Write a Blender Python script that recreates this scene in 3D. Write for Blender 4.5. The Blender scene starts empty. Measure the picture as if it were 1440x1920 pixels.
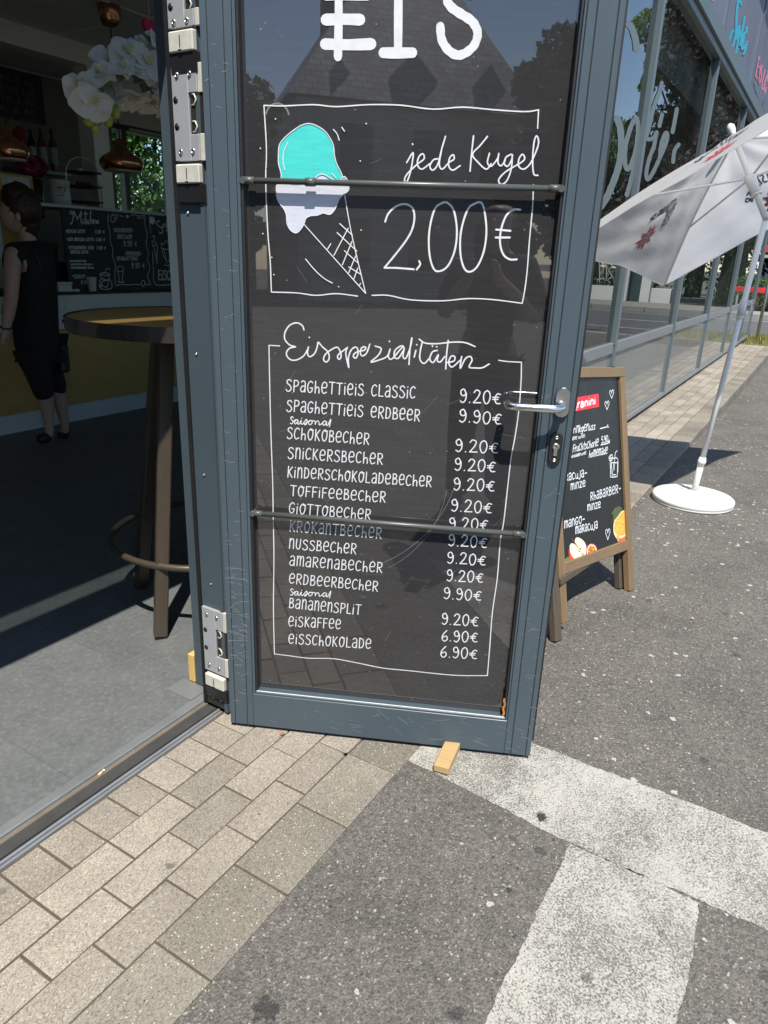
import bpy, bmesh, math, random
import numpy as np
from mathutils import Vector, Matrix, noise as mnoise
random.seed(7)
S = bpy.context.scene
COL = S.collection
# ------------------------------------------------------------------ camera, sky, sun, exposure
RC = np.array([[0.5205620425830275, -0.27216260959251837, 0.8092852857686075],
               [-0.8530785616512128, -0.20538222078912444, 0.4796614546060851],
               [0.03566689603658238, -0.9400774741070641, -0.33909028]])   # columns: camera right, down, forward
CAM = np.array([0.0, 0.0, 1.42]); FPX = 1331.0
cd = bpy.data.cameras.new("camera"); cam = bpy.data.objects.new("camera", cd); COL.objects.link(cam)
cd.sensor_fit = 'VERTICAL'; cd.sensor_height = 24.0; cd.lens = 24.0 * FPX / 1920.0
cd.clip_start = 0.02; cd.clip_end = 600
cm = Matrix.Identity(4)
for i in range(3):
    cm[i][0] = RC[i, 0]; cm[i][1] = -RC[i, 1]; cm[i][2] = -RC[i, 2]; cm[i][3] = CAM[i]
cam.matrix_world = cm
S.camera = cam
SUN_EL = 60.0; SUN_DIR = 38.0          # shadows run 38 degrees from the facade line (+X) into the shop (+Y)
w = bpy.data.worlds.new("World"); S.world = w; w.use_nodes = True
wn = w.node_tree.nodes; wl = w.node_tree.links
sky = wn.new('ShaderNodeTexSky'); sky.sky_type = 'NISHITA'; sky.sun_disc = False
sky.sun_elevation = math.radians(SUN_EL); sky.sun_rotation = math.radians(270 - SUN_DIR)
sky.air_density = 1.0; sky.dust_density = 0.1; sky.ozone_density = 2.5
wl.new(sky.outputs[0], wn['Background'].inputs[0]); wn['Background'].inputs[1].default_value = 0.125
sd = bpy.data.lights.new("sun", 'SUN'); sd.energy = 4.2; sd.angle = math.radians(0.53); sd.color = (1.0, 0.955, 0.88)
sun = bpy.data.objects.new("sun", sd); COL.objects.link(sun)
tosun = Vector((-math.cos(math.radians(SUN_DIR)) * math.cos(math.radians(SUN_EL)),
                -math.sin(math.radians(SUN_DIR)) * math.cos(math.radians(SUN_EL)), math.sin(math.radians(SUN_EL))))
sun.rotation_euler = tosun.to_track_quat('Z', 'Y').to_euler(); sun.location = tosun * 40
S.view_settings.view_transform = 'Standard'; S.view_settings.look = 'None'
S.view_settings.exposure = 0.8; S.view_settings.gamma = 1.0
S.render.engine = 'CYCLES'
S.cycles.use_denoising = True
S.cycles.max_bounces = 10; S.cycles.diffuse_bounces = 5; S.cycles.glossy_bounces = 5
S.cycles.transparent_max_bounces = 12; S.cycles.transmission_bounces = 6
S.cycles.caustics_reflective = False; S.cycles.caustics_refractive = False
S.cycles.sample_clamp_indirect = 6.0

# ------------------------------------------------------------------ geometry helpers
def ray(px, py):
    return RC @ np.array([px - 720.0, py - 960.0, FPX])
def at_plane(px, py, P, n):
    r = ray(px, py); n = np.array(n, float)
    return CAM + r * (((np.array(P) - CAM) @ n) / (r @ n))
def at_z(px, py, z=0.0): return at_plane(px, py, (0, 0, z), (0, 0, 1))
def at_y(px, py, y): return at_plane(px, py, (0, y, 0), (0, 1, 0))
def at_x(px, py, x): return at_plane(px, py, (x, 0, 0), (1, 0, 0))

def link(name, me, mat=None, parent=None):
    o = bpy.data.objects.new(name, me); COL.objects.link(o)
    if mat is not None:
        for m in (mat if isinstance(mat, (list, tuple)) else [mat]): me.materials.append(m)
    if parent is not None: o.parent = parent
    return o
def tag(o, label=None, cat=None, group=None, kind=None):
    if label: o['label'] = label
    if cat: o['category'] = cat
    if group: o['group'] = group
    if kind: o['kind'] = kind
    return o
def empty(name, loc=(0, 0, 0), rz=0.0, label=None, cat=None, group=None):
    o = bpy.data.objects.new(name, None); COL.objects.link(o); o.location = loc; o.rotation_euler = (0, 0, rz)
    o.empty_display_size = 0.1
    return tag(o, label, cat, group)
def copy_tree(o, parent=None):
    c = o.copy(); COL.objects.link(c)
    if parent is not None: c.parent = parent
    for ch in o.children: copy_tree(ch, c)
    return c

class MB:
    """collects shapes for ONE mesh object"""
    def __init__(s): s.v = []; s.f = []; s.m = []; s.sm = []; s.c = []
    def add(s, vs, fs, mi=0, smooth=False, col=None):
        b = len(s.v); s.v += [tuple(map(float, p)) for p in vs]
        for f in fs: s.f.append([i + b for i in f]); s.m.append(mi); s.sm.append(smooth); s.c.append(col)
        return s
    def box(s, x0, x1, y0, y1, z0, z1, mi=0, bev=0.0, M=None, col=None):
        x0, x1 = min(x0, x1), max(x0, x1); y0, y1 = min(y0, y1), max(y0, y1); z0, z1 = min(z0, z1), max(z0, z1)
        bev = min(bev, (x1 - x0) * .45, (y1 - y0) * .45, (z1 - z0) * .45)
        if bev <= 0:
            vs = [(x, y, z) for z in (z0, z1) for x, y in ((x0, y0), (x1, y0), (x1, y1), (x0, y1))]
            fs = [(3, 2, 1, 0), (4, 5, 6, 7), (0, 1, 5, 4), (1, 2, 6, 5), (2, 3, 7, 6), (3, 0, 4, 7)]
        else:
            bm = bmesh.new(); bmesh.ops.create_cube(bm, size=1.0)
            for v in bm.verts:
                v.co = Vector(((x0 + x1) / 2 + v.co.x * (x1 - x0), (y0 + y1) / 2 + v.co.y * (y1 - y0), (z0 + z1) / 2 + v.co.z * (z1 - z0)))
            bmesh.ops.bevel(bm, geom=bm.edges[:], offset=bev, segments=1, affect='EDGES', profile=.5)
            bm.verts.index_update()
            vs = [v.co[:] for v in bm.verts]; fs = [[v.index for v in f.verts] for f in bm.faces]; bm.free()
        if M is not None: vs = [(M @ Vector(p))[:] for p in vs]
        return s.add(vs, fs, mi, False, col)
    def bar(s, p, q, wx, wy, mi=0, up=(0, 0, 1), bev=0.0):
        """square section bar from p to q"""
        p = Vector(p); q = Vector(q); d = q - p; L = d.length; d.normalize()
        u = Vector(up); a = d.cross(u)
        if a.length < 1e-4: a = d.cross(Vector((1, 0, 0)))
        a.normalize(); b = d.cross(a)
        M = Matrix(((a.x, b.x, d.x, p.x), (a.y, b.y, d.y, p.y), (a.z, b.z, d.z, p.z), (0, 0, 0, 1)))
        return s.box(-wx / 2, wx / 2, -wy / 2, wy / 2, 0, L, mi, bev, M)
    def tube(s, pts, r, n=10, mi=0, caps=True, closed=False):
        pts = [Vector(p) for p in pts]; N = len(pts); rs = r if isinstance(r, (list, tuple)) else [r] * N
        vs = []; fs = []; pa = None
        for i, p in enumerate(pts):
            if closed: d = pts[(i + 1) % N] - pts[i - 1]
            else: d = pts[min(i + 1, N - 1)] - pts[max(i - 1, 0)]
            d.normalize()
            if pa is None:
                a = d.cross(Vector((0, 0, 1)))
                if a.length < 1e-3: a = d.cross(Vector((1, 0, 0)))
            else: a = pa - d * pa.dot(d)
            a.normalize(); pa = a; b = d.cross(a)
            for k in range(n):
                t = 2 * math.pi * k / n
                vs.append((p + (a * math.cos(t) + b * math.sin(t)) * rs[i])[:])
        for i in range(N if closed else N - 1):
            j = (i + 1) % N
            for k in range(n):
                k2 = (k + 1) % n
                fs.append((i * n + k, i * n + k2, j * n + k2, j * n + k))
        s.add(vs, fs, mi, True)
        if caps and not closed:
            b0 = len(s.v) - N * n
            s.f.append([b0 + k for k in range(n)][::-1]); s.m.append(mi); s.sm.append(False); s.c.append(None)
            s.f.append([b0 + (N - 1) * n + k for k in range(n)]); s.m.append(mi); s.sm.append(False); s.c.append(None)
        return s
    def lathe(s, prof, c=(0, 0, 0), n=24, mi=0, smooth=True, M=None):
        vs = []; fs = []
        for r, z in prof:
            for k in range(n):
                t = 2 * math.pi * k / n
                p = Vector((r * math.cos(t), r * math.sin(t), z))
                if M is not None: p = M @ p
                vs.append((p.x + c[0], p.y + c[1], p.z + c[2]))
        for i in range(len(prof) - 1):
            for k in range(n):
                k2 = (k + 1) % n; fs.append((i * n + k, i * n + k2, (i + 1) * n + k2, (i + 1) * n + k))
        fs.append(list(range(n))[::-1]); fs.append([(len(prof) - 1) * n + k for k in range(n)])
        return s.add(vs, fs, mi, smooth)
    def prism(s, poly, y0, y1, mi=0, M=None):
        """polygon in x,z extruded along y"""
        n = len(poly); vs = [(x, y0, z) for x, z in poly] + [(x, y1, z) for x, z in poly]
        if M is not None: vs = [(M @ Vector(p))[:] for p in vs]
        fs = [list(range(n)), list(range(n, 2 * n))[::-1]] + [(i, (i + 1) % n, n + (i + 1) % n, n + i) for i in range(n)]
        return s.add(vs, fs, mi)
    def ball(s, c, r, nu=12, nv=8, mi=0, sc=(1, 1, 1)):
        prof = [(max(1e-4, math.sin(math.pi * i / nv)) * r, -math.cos(math.pi * i / nv) * r) for i in range(nv + 1)]
        vs = []; fs = []
        for rr, z in prof:
            for k in range(nu):
                t = 2 * math.pi * k / nu; vs.append((c[0] + rr * math.cos(t) * sc[0], c[1] + rr * math.sin(t) * sc[1], c[2] + z * sc[2]))
        for i in range(nv):
            for k in range(nu):
                k2 = (k + 1) % nu; fs.append((i * nu + k, i * nu + k2, (i + 1) * nu + k2, (i + 1) * nu + k))
        return s.add(vs, fs, mi, True)
    def build(s, name, mat, parent=None, fixn=True):
        me = bpy.data.meshes.new(name); me.from_pydata(s.v, [], s.f)
        if fixn:
            bm = bmesh.new(); bm.from_mesh(me); bmesh.ops.recalc_face_normals(bm, faces=bm.faces); bm.to_mesh(me); bm.free()
        me.polygons.foreach_set('material_index', s.m); me.polygons.foreach_set('use_smooth', s.sm)
        if any(c is not None for c in s.c):
            at = me.color_attributes.new('tint', 'FLOAT_COLOR', 'CORNER')
            for p, c in zip(me.polygons, s.c):
                c = c if c is not None else 1.0
                for li in p.loop_indices: at.data[li].color = (c, c, c, 1)
        me.update()
        return link(name, me, mat, parent)

def spline(pts, k=6):
    if len(pts) < 3: return [tuple(p) for p in pts]
    P = [np.array(p, float) for p in pts]; P = [2 * P[0] - P[1]] + P + [2 * P[-1] - P[-2]]; out = []
    for i in range(1, len(P) - 2):
        a, b, c, d = P[i - 1:i + 3]
        for j in range(k):
            t = j / k
            out.append(tuple(.5 * (2 * b + (c - a) * t + (2 * a - 5 * b + 4 * c - d) * t * t + (3 * b - a - 3 * c + d) * t ** 3)))
    out.append(tuple(P[-2])); return out

_dz = [0]
def ribbons(mb, strokes, wid, to3, mi=0, caps=True, var=.05):
    """painted strokes: 2-D polylines in metres -> thin strips on a surface; to3(u, v, lift) -> point"""
    for st in strokes:
        P = [np.array(p, float) for p in st]
        Q = [P[0]]
        for p in P[1:]:
            if np.hypot(*(p - Q[-1])) > 1e-5: Q.append(p)
        P = Q
        _dz[0] = (_dz[0] + 1) % 29; lift = _dz[0] * 2.5e-5
        if len(P) == 1: P = [P[0] - [wid * .2, 0], P[0] + [wid * .2, 0]]
        n = len(P); L = []; Rr = []
        for i in range(n):
            d1 = P[i] - P[i - 1] if i else P[1] - P[0]; d2 = P[i + 1] - P[i] if i < n - 1 else d1
            d1 = d1 / np.hypot(*d1); d2 = d2 / np.hypot(*d2); d = d1 + d2
            if np.hypot(*d) < .3: d = d1
            d = d / np.hypot(*d); nn = np.array([-d[1], d[0]])
            ww = wid * .5 * (1 + var * math.sin(i * 1.3 + _dz[0]))
            L.append(P[i] + nn * ww); Rr.append(P[i] - nn * ww)
        vs = [to3(p[0], p[1], lift + i * 1e-6) for i, p in enumerate(L)] + [to3(p[0], p[1], lift + i * 1e-6) for i, p in enumerate(Rr)]
        fs = [(i, i + 1, n + i + 1, n + i) for i in range(n - 1)]
        if caps:
            for e, sgn in ((0, -1), (n - 1, 1)):
                c = P[e]; d = (P[min(e + 1, n - 1)] - P[max(e - 1, 0)]); d = d / np.hypot(*d) * sgn; nn = np.array([-d[1], d[0]])
                b = len(vs)
                for k in range(6):
                    t = -math.pi / 2 + math.pi * k / 5
                    q = c + (d * math.cos(t) + nn * math.sin(t)) * wid * .5
                    vs.append(to3(q[0], q[1], lift + (n + 2) * 1.5e-6 if e else lift - 3e-6))
                fs.append(tuple(range(b, b + 6)))
        mb.add(vs, fs, mi)

# stroke alphabet (x right, y up, capital height 1)
G = {
'S': (.44, [[(.4, .85), (.27, .99), (.08, .9), (.08, .68), (.3, .5), (.42, .24), (.28, .01), (.1, .02), (.02, .14)]]),
'P': (.42, [[(.05, 0), (.05, 1)], [(.05, .97), (.3, .97), (.4, .75), (.3, .53), (.06, .46)]]),
'a': (.42, [[(.06, .84), (.2, .97), (.36, .85), (.38, .5), (.38, .01)], [(.38, .5), (.15, .5), (.02, .25), (.12, .03), (.28, .06), (.38, .28)]]),
'G': (.44, [[(.4, .86), (.25, .99), (.06, .78), (.02, .35), (.16, .02), (.36, .12), (.4, .4)], [(.42, .41), (.22, .41)]]),
'h': (.4, [[(.05, 1), (.05, 0)], [(.05, .32), (.2, .52), (.34, .42), (.36, 0)]]),
'e': (.46, [[(.05, .5), (.38, .54), (.4, .85), (.22, .99), (.06, .78), (.03, .35), (.17, .02), (.42, .13)]]),
'T': (.46, [[(0, .97), (.46, .97)], [(.24, .97), (.24, 0)]]),
'i': (.12, [[(.06, .68), (.06, 0)], [(.06, .92), (.065, .94)]]),
'C': (.42, [[(.4, .86), (.25, .99), (.06, .78), (.02, .35), (.16, .02), (.4, .14)]]),
'L': (.38, [[(.05, 1), (.05, .02)], [(.05, .02), (.38, .02)]]),
'R': (.44, [[(.05, 0), (.05, 1)], [(.05, .97), (.3, .97), (.4, .75), (.3, .53), (.06, .46)], [(.16, .46), (.42, 0)]]),
'D': (.44, [[(.05, 0), (.05, 1)], [(.05, .97), (.3, .88), (.4, .5), (.3, .1), (.05, .02)]]),
'B': (.42, [[(.05, 0), (.05, 1)], [(.05, .97), (.28, .96), (.32, .68), (.08, .53)], [(.08, .53), (.36, .45), (.36, .08), (.05, .02)]]),
'K': (.42, [[(.05, 1), (.05, 0)], [(.38, .97), (.07, .45)], [(.12, .5), (.4, 0)]]),
'O': (.46, [[(.24, .98), (.08, .8), (.03, .42), (.16, .02), (.34, .1), (.43, .5), (.38, .86), (.22, .99), (.3, .85), (.46, .88)]]),
'n': (.42, [[(.05, .96), (.05, 0)], [(.05, .66), (.2, .95), (.35, .82), (.38, 0)]]),
'm': (.6, [[(.05, .96), (.05, 0)], [(.05, .66), (.18, .95), (.29, .8), (.3, .02)], [(.3, .66), (.42, .95), (.54, .8), (.56, 0)]]),
'F': (.38, [[(.05, 0), (.05, .97)], [(.05, .97), (.38, .97)], [(.05, .52), (.32, .52)]]),
'U': (.42, [[(.05, 1), (.04, .3), (.18, .01), (.34, .2), (.38, 1)]]),
'J': (.3, [[(.26, .95), (.26, .2), (.15, -.15), (.0, -.05)]]),
'w': (.56, [[(.05, .9), (.05, .2), (.16, .01), (.27, .2), (.28, .85)], [(.28, .2), (.4, .01), (.5, .2), (.5, .9)]]),
'c': (.4, [[(.36, .8), (.22, .92), (.05, .7), (.04, .25), (.18, .01), (.36, .12)]]),
'z': (.4, [[(.03, .92), (.38, .92)], [(.38, .92), (.03, .02)], [(.03, .02), (.4, .02)]]),
'M': (.6, [[(.05, 0), (.05, 1)], [(.05, 1), (.3, .4)], [(.3, .4), (.55, 1)], [(.55, 1), (.55, 0)]]),
'E': (.4, [[(.05, 0), (.05, 1)], [(.05, .98), (.38, .98)], [(.05, .52), (.34, .52)], [(.05, .02), (.4, .02)]]),
'N': (.46, [[(.05, 0), (.05, 1)], [(.05, 1), (.42, 0)], [(.42, 0), (.42, 1)]]),
'I': (.1, [[(.05, 0), (.05, 1)]]),
'A': (.44, [[(.02, 0), (.22, 1)], [(.22, 1), (.42, 0)], [(.1, .35), (.35, .35)]]),
'l': (.14, [[(.05, 1), (.05, .1), (.12, .02)]]),
't': (.34, [[(.17, 1), (.17, .15), (.28, .02)], [(.02, .7), (.33, .7)]]),
'r': (.3, [[(.05, .66), (.05, 0)], [(.05, .4), (.15, .62), (.28, .62)]]),
'u': (.4, [[(.05, .64), (.06, .15), (.2, .01), (.34, .2), (.36, .64)], [(.36, .3), (.38, 0)]]),
's': (.32, [[(.28, .56), (.16, .66), (.05, .52), (.26, .2), (.16, 0), (.02, .08)]]),
'o': (.38, [[(.2, .65), (.05, .45), (.06, .1), (.2, 0), (.34, .2), (.33, .5), (.2, .65)]]),
'f': (.3, [[(.3, .92), (.2, 1), (.13, .8), (.1, -.25)], [(.0, .6), (.26, .62)]]),
'k': (.36, [[(.05, 1), (.05, 0)], [(.33, .62), (.08, .3), (.34, 0)]]),
'd': (.4, [[(.34, .55), (.15, .62), (.03, .3), (.14, 0), (.34, .2)], [(.35, 1), (.36, 0)]]),
'g': (.38, [[(.33, .55), (.15, .64), (.03, .3), (.15, .02), (.33, .25)], [(.34, .64), (.33, -.2), (.18, -.35), (.04, -.22)]]),
'v': (.36, [[(.03, .64), (.17, 0)], [(.17, 0), (.34, .64)]]),
'ä': (.4, [[(.33, .55), (.15, .62), (.03, .3), (.14, 0), (.33, .2)], [(.35, .62), (.36, 0)]]),
'0': (.48, [[(.24, .98), (.08, .8), (.04, .42), (.16, .03), (.34, .1), (.44, .5), (.38, .86), (.24, .98)]]),
'2': (.46, [[(.03, .78), (.17, .98), (.38, .84), (.28, .46), (.02, .03)], [(.02, .03), (.46, .05)]]),
'9': (.42, [[(.36, .7), (.22, .98), (.04, .82), (.1, .54), (.28, .52), (.37, .72), (.36, .25), (.2, 0), (.04, .1)]]),
'6': (.42, [[(.33, .97), (.1, .62), (.03, .25), (.18, 0), (.38, .18), (.32, .46), (.06, .34)]]),
'5': (.42, [[(.38, .97), (.1, .97)], [(.1, .97), (.07, .56), (.3, .58), (.4, .3), (.25, .02), (.03, .1)]]),
'7': (.4, [[(.03, .97), (.38, .97)], [(.38, .97), (.14, 0)]]),
'1': (.24, [[(.03, .75), (.18, .98)], [(.18, .98), (.18, 0)]]), '3': (.42, [[(.05, .9), (.2, .99), (.35, .8), (.16, .55), (.38, .35), (.2, .0), (.03, .12)]]), '4': (.44, [[(.3, 1), (.03, .35)], [(.03, .35), (.42, .35)], [(.32, .6), (.32, 0)]]),
'W': (.6, [[(.03, 1), (.16, 0)], [(.16, 0), (.3, .7)], [(.3, .7), (.44, 0)], [(.44, 0), (.57, 1)]]), 'H': (.44, [[(.05, 0), (.05, 1)], [(.4, 0), (.4, 1)], [(.05, .5), (.4, .5)]]), 'Y': (.42, [[(.03, 1), (.2, .5)], [(.4, 1), (.15, -.02)]]),
'8': (.42, [[(.2, .53), (.06, .75), (.2, .98), (.34, .75), (.2, .53), (.03, .25), (.2, .01), (.38, .25), (.2, .53)]]),
'.': (.16, [[(.06, .03), (.07, .05)]]), ',': (.16, [[(.08, .06), (.03, -.14)]]),
'-': (.36, [[(.05, .45), (.34, .47)]]), '*': (.2, [[(.1, .7), (.1, .5)], [(.02, .62), (.18, .58)]]),
'&': (.5, [[(.5, .0), (.1, .75), (.2, .98), (.33, .8), (.06, .35), (.12, .02), (.32, .05), (.46, .42)]]),
'€': (.5, [[(.46, .76), (.28, .8), (.13, .45), (.24, .08), (.46, .08)], [(.0, .52), (.36, .54)], [(.0, .36), (.32, .38)]]),
' ': (.34, []),
}
def text_strokes(txt, p0, p1, h, gap=.13, slant=0.0, jit=.02):
    """lay txt along the 2-D line p0->p1 (baseline), capital height h (same unit)"""
    tot = sum(G[c][0] + gap for c in txt) - gap
    p0 = np.array(p0, float); p1 = np.array(p1, float); L = np.hypot(*(p1 - p0)); d = (p1 - p0) / L; up = np.array([-d[1], d[0]])
    sx = L / tot; out = []; x = 0
    for c in txt:
        gw, st = G[c]; jy = random.uniform(-jit, jit); js = 1 + random.uniform(-jit, jit)
        for s in st:
            q = spline(s, 5) if len(s) > 2 else s
            out.append([tuple(p0 + d * ((x + a) * sx + slant * b * h) + up * ((b * js + jy) * h)) for a, b in q])
        x += gw + gap
    return out
# ------------------------------------------------------------------ materials (all procedural)
class NT:
    def __init__(s, name):
        s.m = bpy.data.materials.new(name); s.m.use_nodes = True; s.t = s.m.node_tree; s.t.nodes.clear()
        s.out = s.n('ShaderNodeOutputMaterial')
    def n(s, typ, **kw):
        x = s.t.nodes.new(typ)
        for k, v in kw.items():
            if k.startswith('_'): setattr(x, k[1:], v)
            else:
                key = int(k[1:]) if k[0] == 'i' and k[1:].isdigit() else k.replace('__', ' ')
                s.set(x.inputs[key], v)
        return x
    def set(s, sock, v):
        if isinstance(v, bpy.types.NodeSocket): s.t.links.new(v, sock)
        elif isinstance(v, bpy.types.Node): s.t.links.new(v.outputs[0], sock)
        else:
            if isinstance(v, (tuple, list)) and len(v) == 3 and sock.type == 'RGBA': v = (*v, 1)
            sock.default_value = v
    def coord(s, scale=(1, 1, 1), kind='Object', rot=(0, 0, 0)):
        tc = s.n('ShaderNodeTexCoord'); mp = s.n('ShaderNodeMapping', Vector=tc.outputs[kind], Scale=scale, Rotation=rot)
        return mp.outputs[0]
    def noise(s, vec, scale, detail=3, rough=.55, col=False):
        x = s.n('ShaderNodeTexNoise', Vector=vec, Scale=scale, Detail=detail, Roughness=rough); return x.outputs['Color' if col else 'Fac']
    def voro(s, vec, scale, feat='F1', rand=1.0):
        x = s.n('ShaderNodeTexVoronoi', _feature=feat, Vector=vec, Scale=scale)
        if feat != 'DISTANCE_TO_EDGE': x.inputs['Randomness'].default_value = rand
        return x
    def ramp(s, fac, stops, interp='LINEAR'):
        x = s.n('ShaderNodeValToRGB', Fac=fac); r = x.color_ramp; r.interpolation = interp
        while len(r.elements) < len(stops): r.elements.new(.5)
        for e, (p, c) in zip(r.elements, stops):
            e.position = p; e.color = (c, c, c, 1) if not isinstance(c, (tuple, list)) else (*c[:3], 1)
        return x.outputs[0]
    def mix(s, fac, a, b, mode='MIX'):
        x = s.n('ShaderNodeMix', _data_type='RGBA', _blend_type=mode); s.set(x.inputs[0], fac); s.set(x.inputs[6], a); s.set(x.inputs[7], b)
        return x.outputs[2]
    def math(s, op, a, b=0.0, c=None):
        x = s.n('ShaderNodeMath', _operation=op); s.set(x.inputs[0], a); s.set(x.inputs[1], b)
        if c is not None: s.set(x.inputs[2], c)
        return x.outputs[0]
    def bump(s, h, strength=.3, dist=.002, normal=None):
        x = s.n('ShaderNodeBump', Height=h, Strength=strength, Distance=dist)
        if normal is not None: s.set(x.inputs['Normal'], normal)
        return x.outputs[0]
    def princ(s, color, rough=.6, metal=0.0, normal=None, ior=1.5, coat=0.0, **kw):
        x = s.n('ShaderNodeBsdfPrincipled', Roughness=rough, Metallic=metal, IOR=ior); s.set(x.inputs['Base Color'], color)
        if normal is not None: s.set(x.inputs['Normal'], normal)
        if coat: x.inputs['Coat Weight'].default_value = coat
        for k, v in kw.items(): s.set(x.inputs[k.replace('__', ' ')], v)
        return x
    def done(s, sh):
        s.t.links.new(sh.outputs[0] if isinstance(sh, bpy.types.Node) else sh, s.out.inputs[0]); return s.m

def sc(c, k): return tuple(x * k for x in c)
def simple(name, col, rough=.6, metal=0.0, var=.15, vs=6.0, bs=0.0, bsc=60.0, ior=1.5, stretch=(1, 1, 1), fine=0.0):
    """a colour broken up by two scales of noise, uneven gloss and a little relief"""
    t = NT(name); v = t.coord(stretch)
    a = t.noise(v, vs, 4); c = t.mix(a, sc(col, 1 - var), tuple(min(1, x * (1 + var)) for x in col))
    if fine:
        b = t.noise(v, vs * 30, 2); c = t.mix(t.math('MULTIPLY', b, fine), c, sc(col, .35))
    r = t.math('MULTIPLY_ADD', t.noise(v, vs * 2.3, 3), rough * .5, rough * .75)
    n = t.bump(t.noise(v, bsc, 3), bs, .003) if bs else None
    return t.done(t.princ(c, r, metal, n, ior))

def asphalt_color(t, v):
    big = t.noise(v, .9, 4); mid = t.noise(v, 9, 4)
    base = t.mix(big, (.101, .093, .079), (.136, .126, .107))
    base = t.mix(t.math('MULTIPLY', mid, .5), base, (.118, .112, .098))
    base = t.mix(1.0, base, t.ramp(t.noise(v, 2.6, 6, .7), [(.3, .72), (.5, 1.0), (.75, 1.16)]), 'MULTIPLY')
    stone_ = t.voro(v, 115); sc2 = t.n('ShaderNodeSeparateColor', Color=stone_.outputs['Color']); base = t.mix(1.0, base, t.ramp(sc2.outputs[0], [(0, .78), (.5, 1.0), (.9, 1.12), (1, 1.3)]), 'MULTIPLY')
    g = t.voro(v, 300); gc = t.n('ShaderNodeSeparateColor', Color=g.outputs['Color'])
    grain = t.ramp(gc.outputs[0], [(0, .66), (.35, .88), (.75, 1.08), (1, 1.4)])
    base = t.mix(1.0, base, grain, 'MULTIPLY')
    # pale stone chips of two sizes and dark ones, irregular outlines
    w = t.n('ShaderNodeVectorMath', _operation='ADD'); t.set(w.inputs[0], v)
    nz = t.noise(v, 75, 2, col=True); s2 = t.n('ShaderNodeVectorMath', _operation='SCALE'); t.set(s2.inputs[0], nz); s2.inputs['Scale'].default_value = .016
    t.set(w.inputs[1], s2.outputs[0])
    for scl, th, rad, col in ((27, .80, .2, (.42, .40, .36)), (44, .80, .2, (.36, .34, .30)), (75, .78, .22, (.28, .265, .23)), (46, .86, .2, (.03, .03, .03)), (95, .8, .22, (.05, .048, .045)), (120, .8, .2, (.3, .27, .22))):
        c = t.voro(w.outputs[0], scl); cc = t.n('ShaderNodeSeparateColor', Color=c.outputs['Color'])
        pick = t.math('GREATER_THAN', cc.outputs[1], th)
        rr = t.math('MULTIPLY_ADD', cc.outputs[2], rad * 1.3, rad * .35)
        inside = t.math('LESS_THAN', c.outputs['Distance'], rr)
        base = t.mix(t.math('MULTIPLY', t.math('MULTIPLY', pick, inside), .9), base, col)
    return base, t.voro(v, 160).outputs['Distance']
def spots(t, v, base, lst, col=(.022, .022, .022)):
    """old chewing gum and tar spots at their own places"""
    wob = t.noise(v, 70, 3)
    for x, y, r, k in lst:
        d = t.n('ShaderNodeVectorMath', _operation='DISTANCE'); t.set(d.inputs[0], v); d.inputs[1].default_value = (x, y, 0)
        e = t.math('ADD', d.outputs['Value'], t.math('MULTIPLY_ADD', wob, .05 * (r / .025), -.025 * (r / .025)))
        sf = t.n('ShaderNodeMath', _operation='MULTIPLY', _use_clamp=True); t.set(sf.inputs[0], t.math('SUBTRACT', r, e)); sf.inputs[1].default_value = 1 / (.38 * r)
        base = t.mix(t.math('MULTIPLY', sf.outputs[0], k), base, col)
    return base
GUM = []
for px_, py_, r_, k_ in ((1015, 1531, .019, .95), (500, 1890, .032, .75), (1015, 1595, .016, .5), (955, 1668, .008, .8), (855, 1902, .022, .6),
                         (1320, 1425, .02, .45), (1100, 1835, .016, .5), (1240, 1750, .012, .4), (1215, 1126, .02, .5), (1360, 1150, .02, .5), (1380, 1227, .02, .6), (1440, 1830, .02, .5), (960, 1570, .01, .4)):
    q = at_z(px_, py_); GUM.append((float(q[0]), float(q[1]), r_, k_))

def m_asphalt():
    t = NT('asphalt'); v = t.coord(); c, h = asphalt_color(t, v); c = spots(t, v, c, GUM)
    n = t.bump(h, .55, .004); n = t.bump(t.noise(v, 26, 4), .25, .01, n)
    return t.done(t.princ(c, .82, 0, n, 1.4))
def m_paint():
    t = NT('worn_white_paint'); v = t.coord(); a, h = asphalt_color(t, v)
    p = t.mix(t.noise(v, 14, 4), (.34, .325, .28), (.45, .432, .385))
    st = t.coord((1, 1, 1), rot=(0, 0, .5)); stm = t.n('ShaderNodeMapping', Vector=st, Scale=(1, .7, 1))
    pit = t.noise(stm.outputs[0], 240, 4, .7); wear = t.noise(v, 4.2, 5, .6)
    e = t.math('ADD', t.math('MULTIPLY_ADD', wear, .42, -.21), t.math('MULTIPLY_ADD', t.noise(v, 38, 3), .2, -.1))
    k = t.ramp(t.math('ADD', pit, e), [(.49, 0), (.565, 1)])
    k = t.math('MULTIPLY', t.math('SUBTRACT', 1, k), 1.0)
    c = t.mix(t.math('MULTIPLY', t.math('SUBTRACT', 1, k), .85), p, a)
    c = spots(t, v, c, GUM)
    n = t.bump(t.math('ADD', h, t.math('MULTIPLY', k, .8)), .45, .003)
    return t.done(t.princ(c, .7, 0, n, 1.4))
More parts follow.
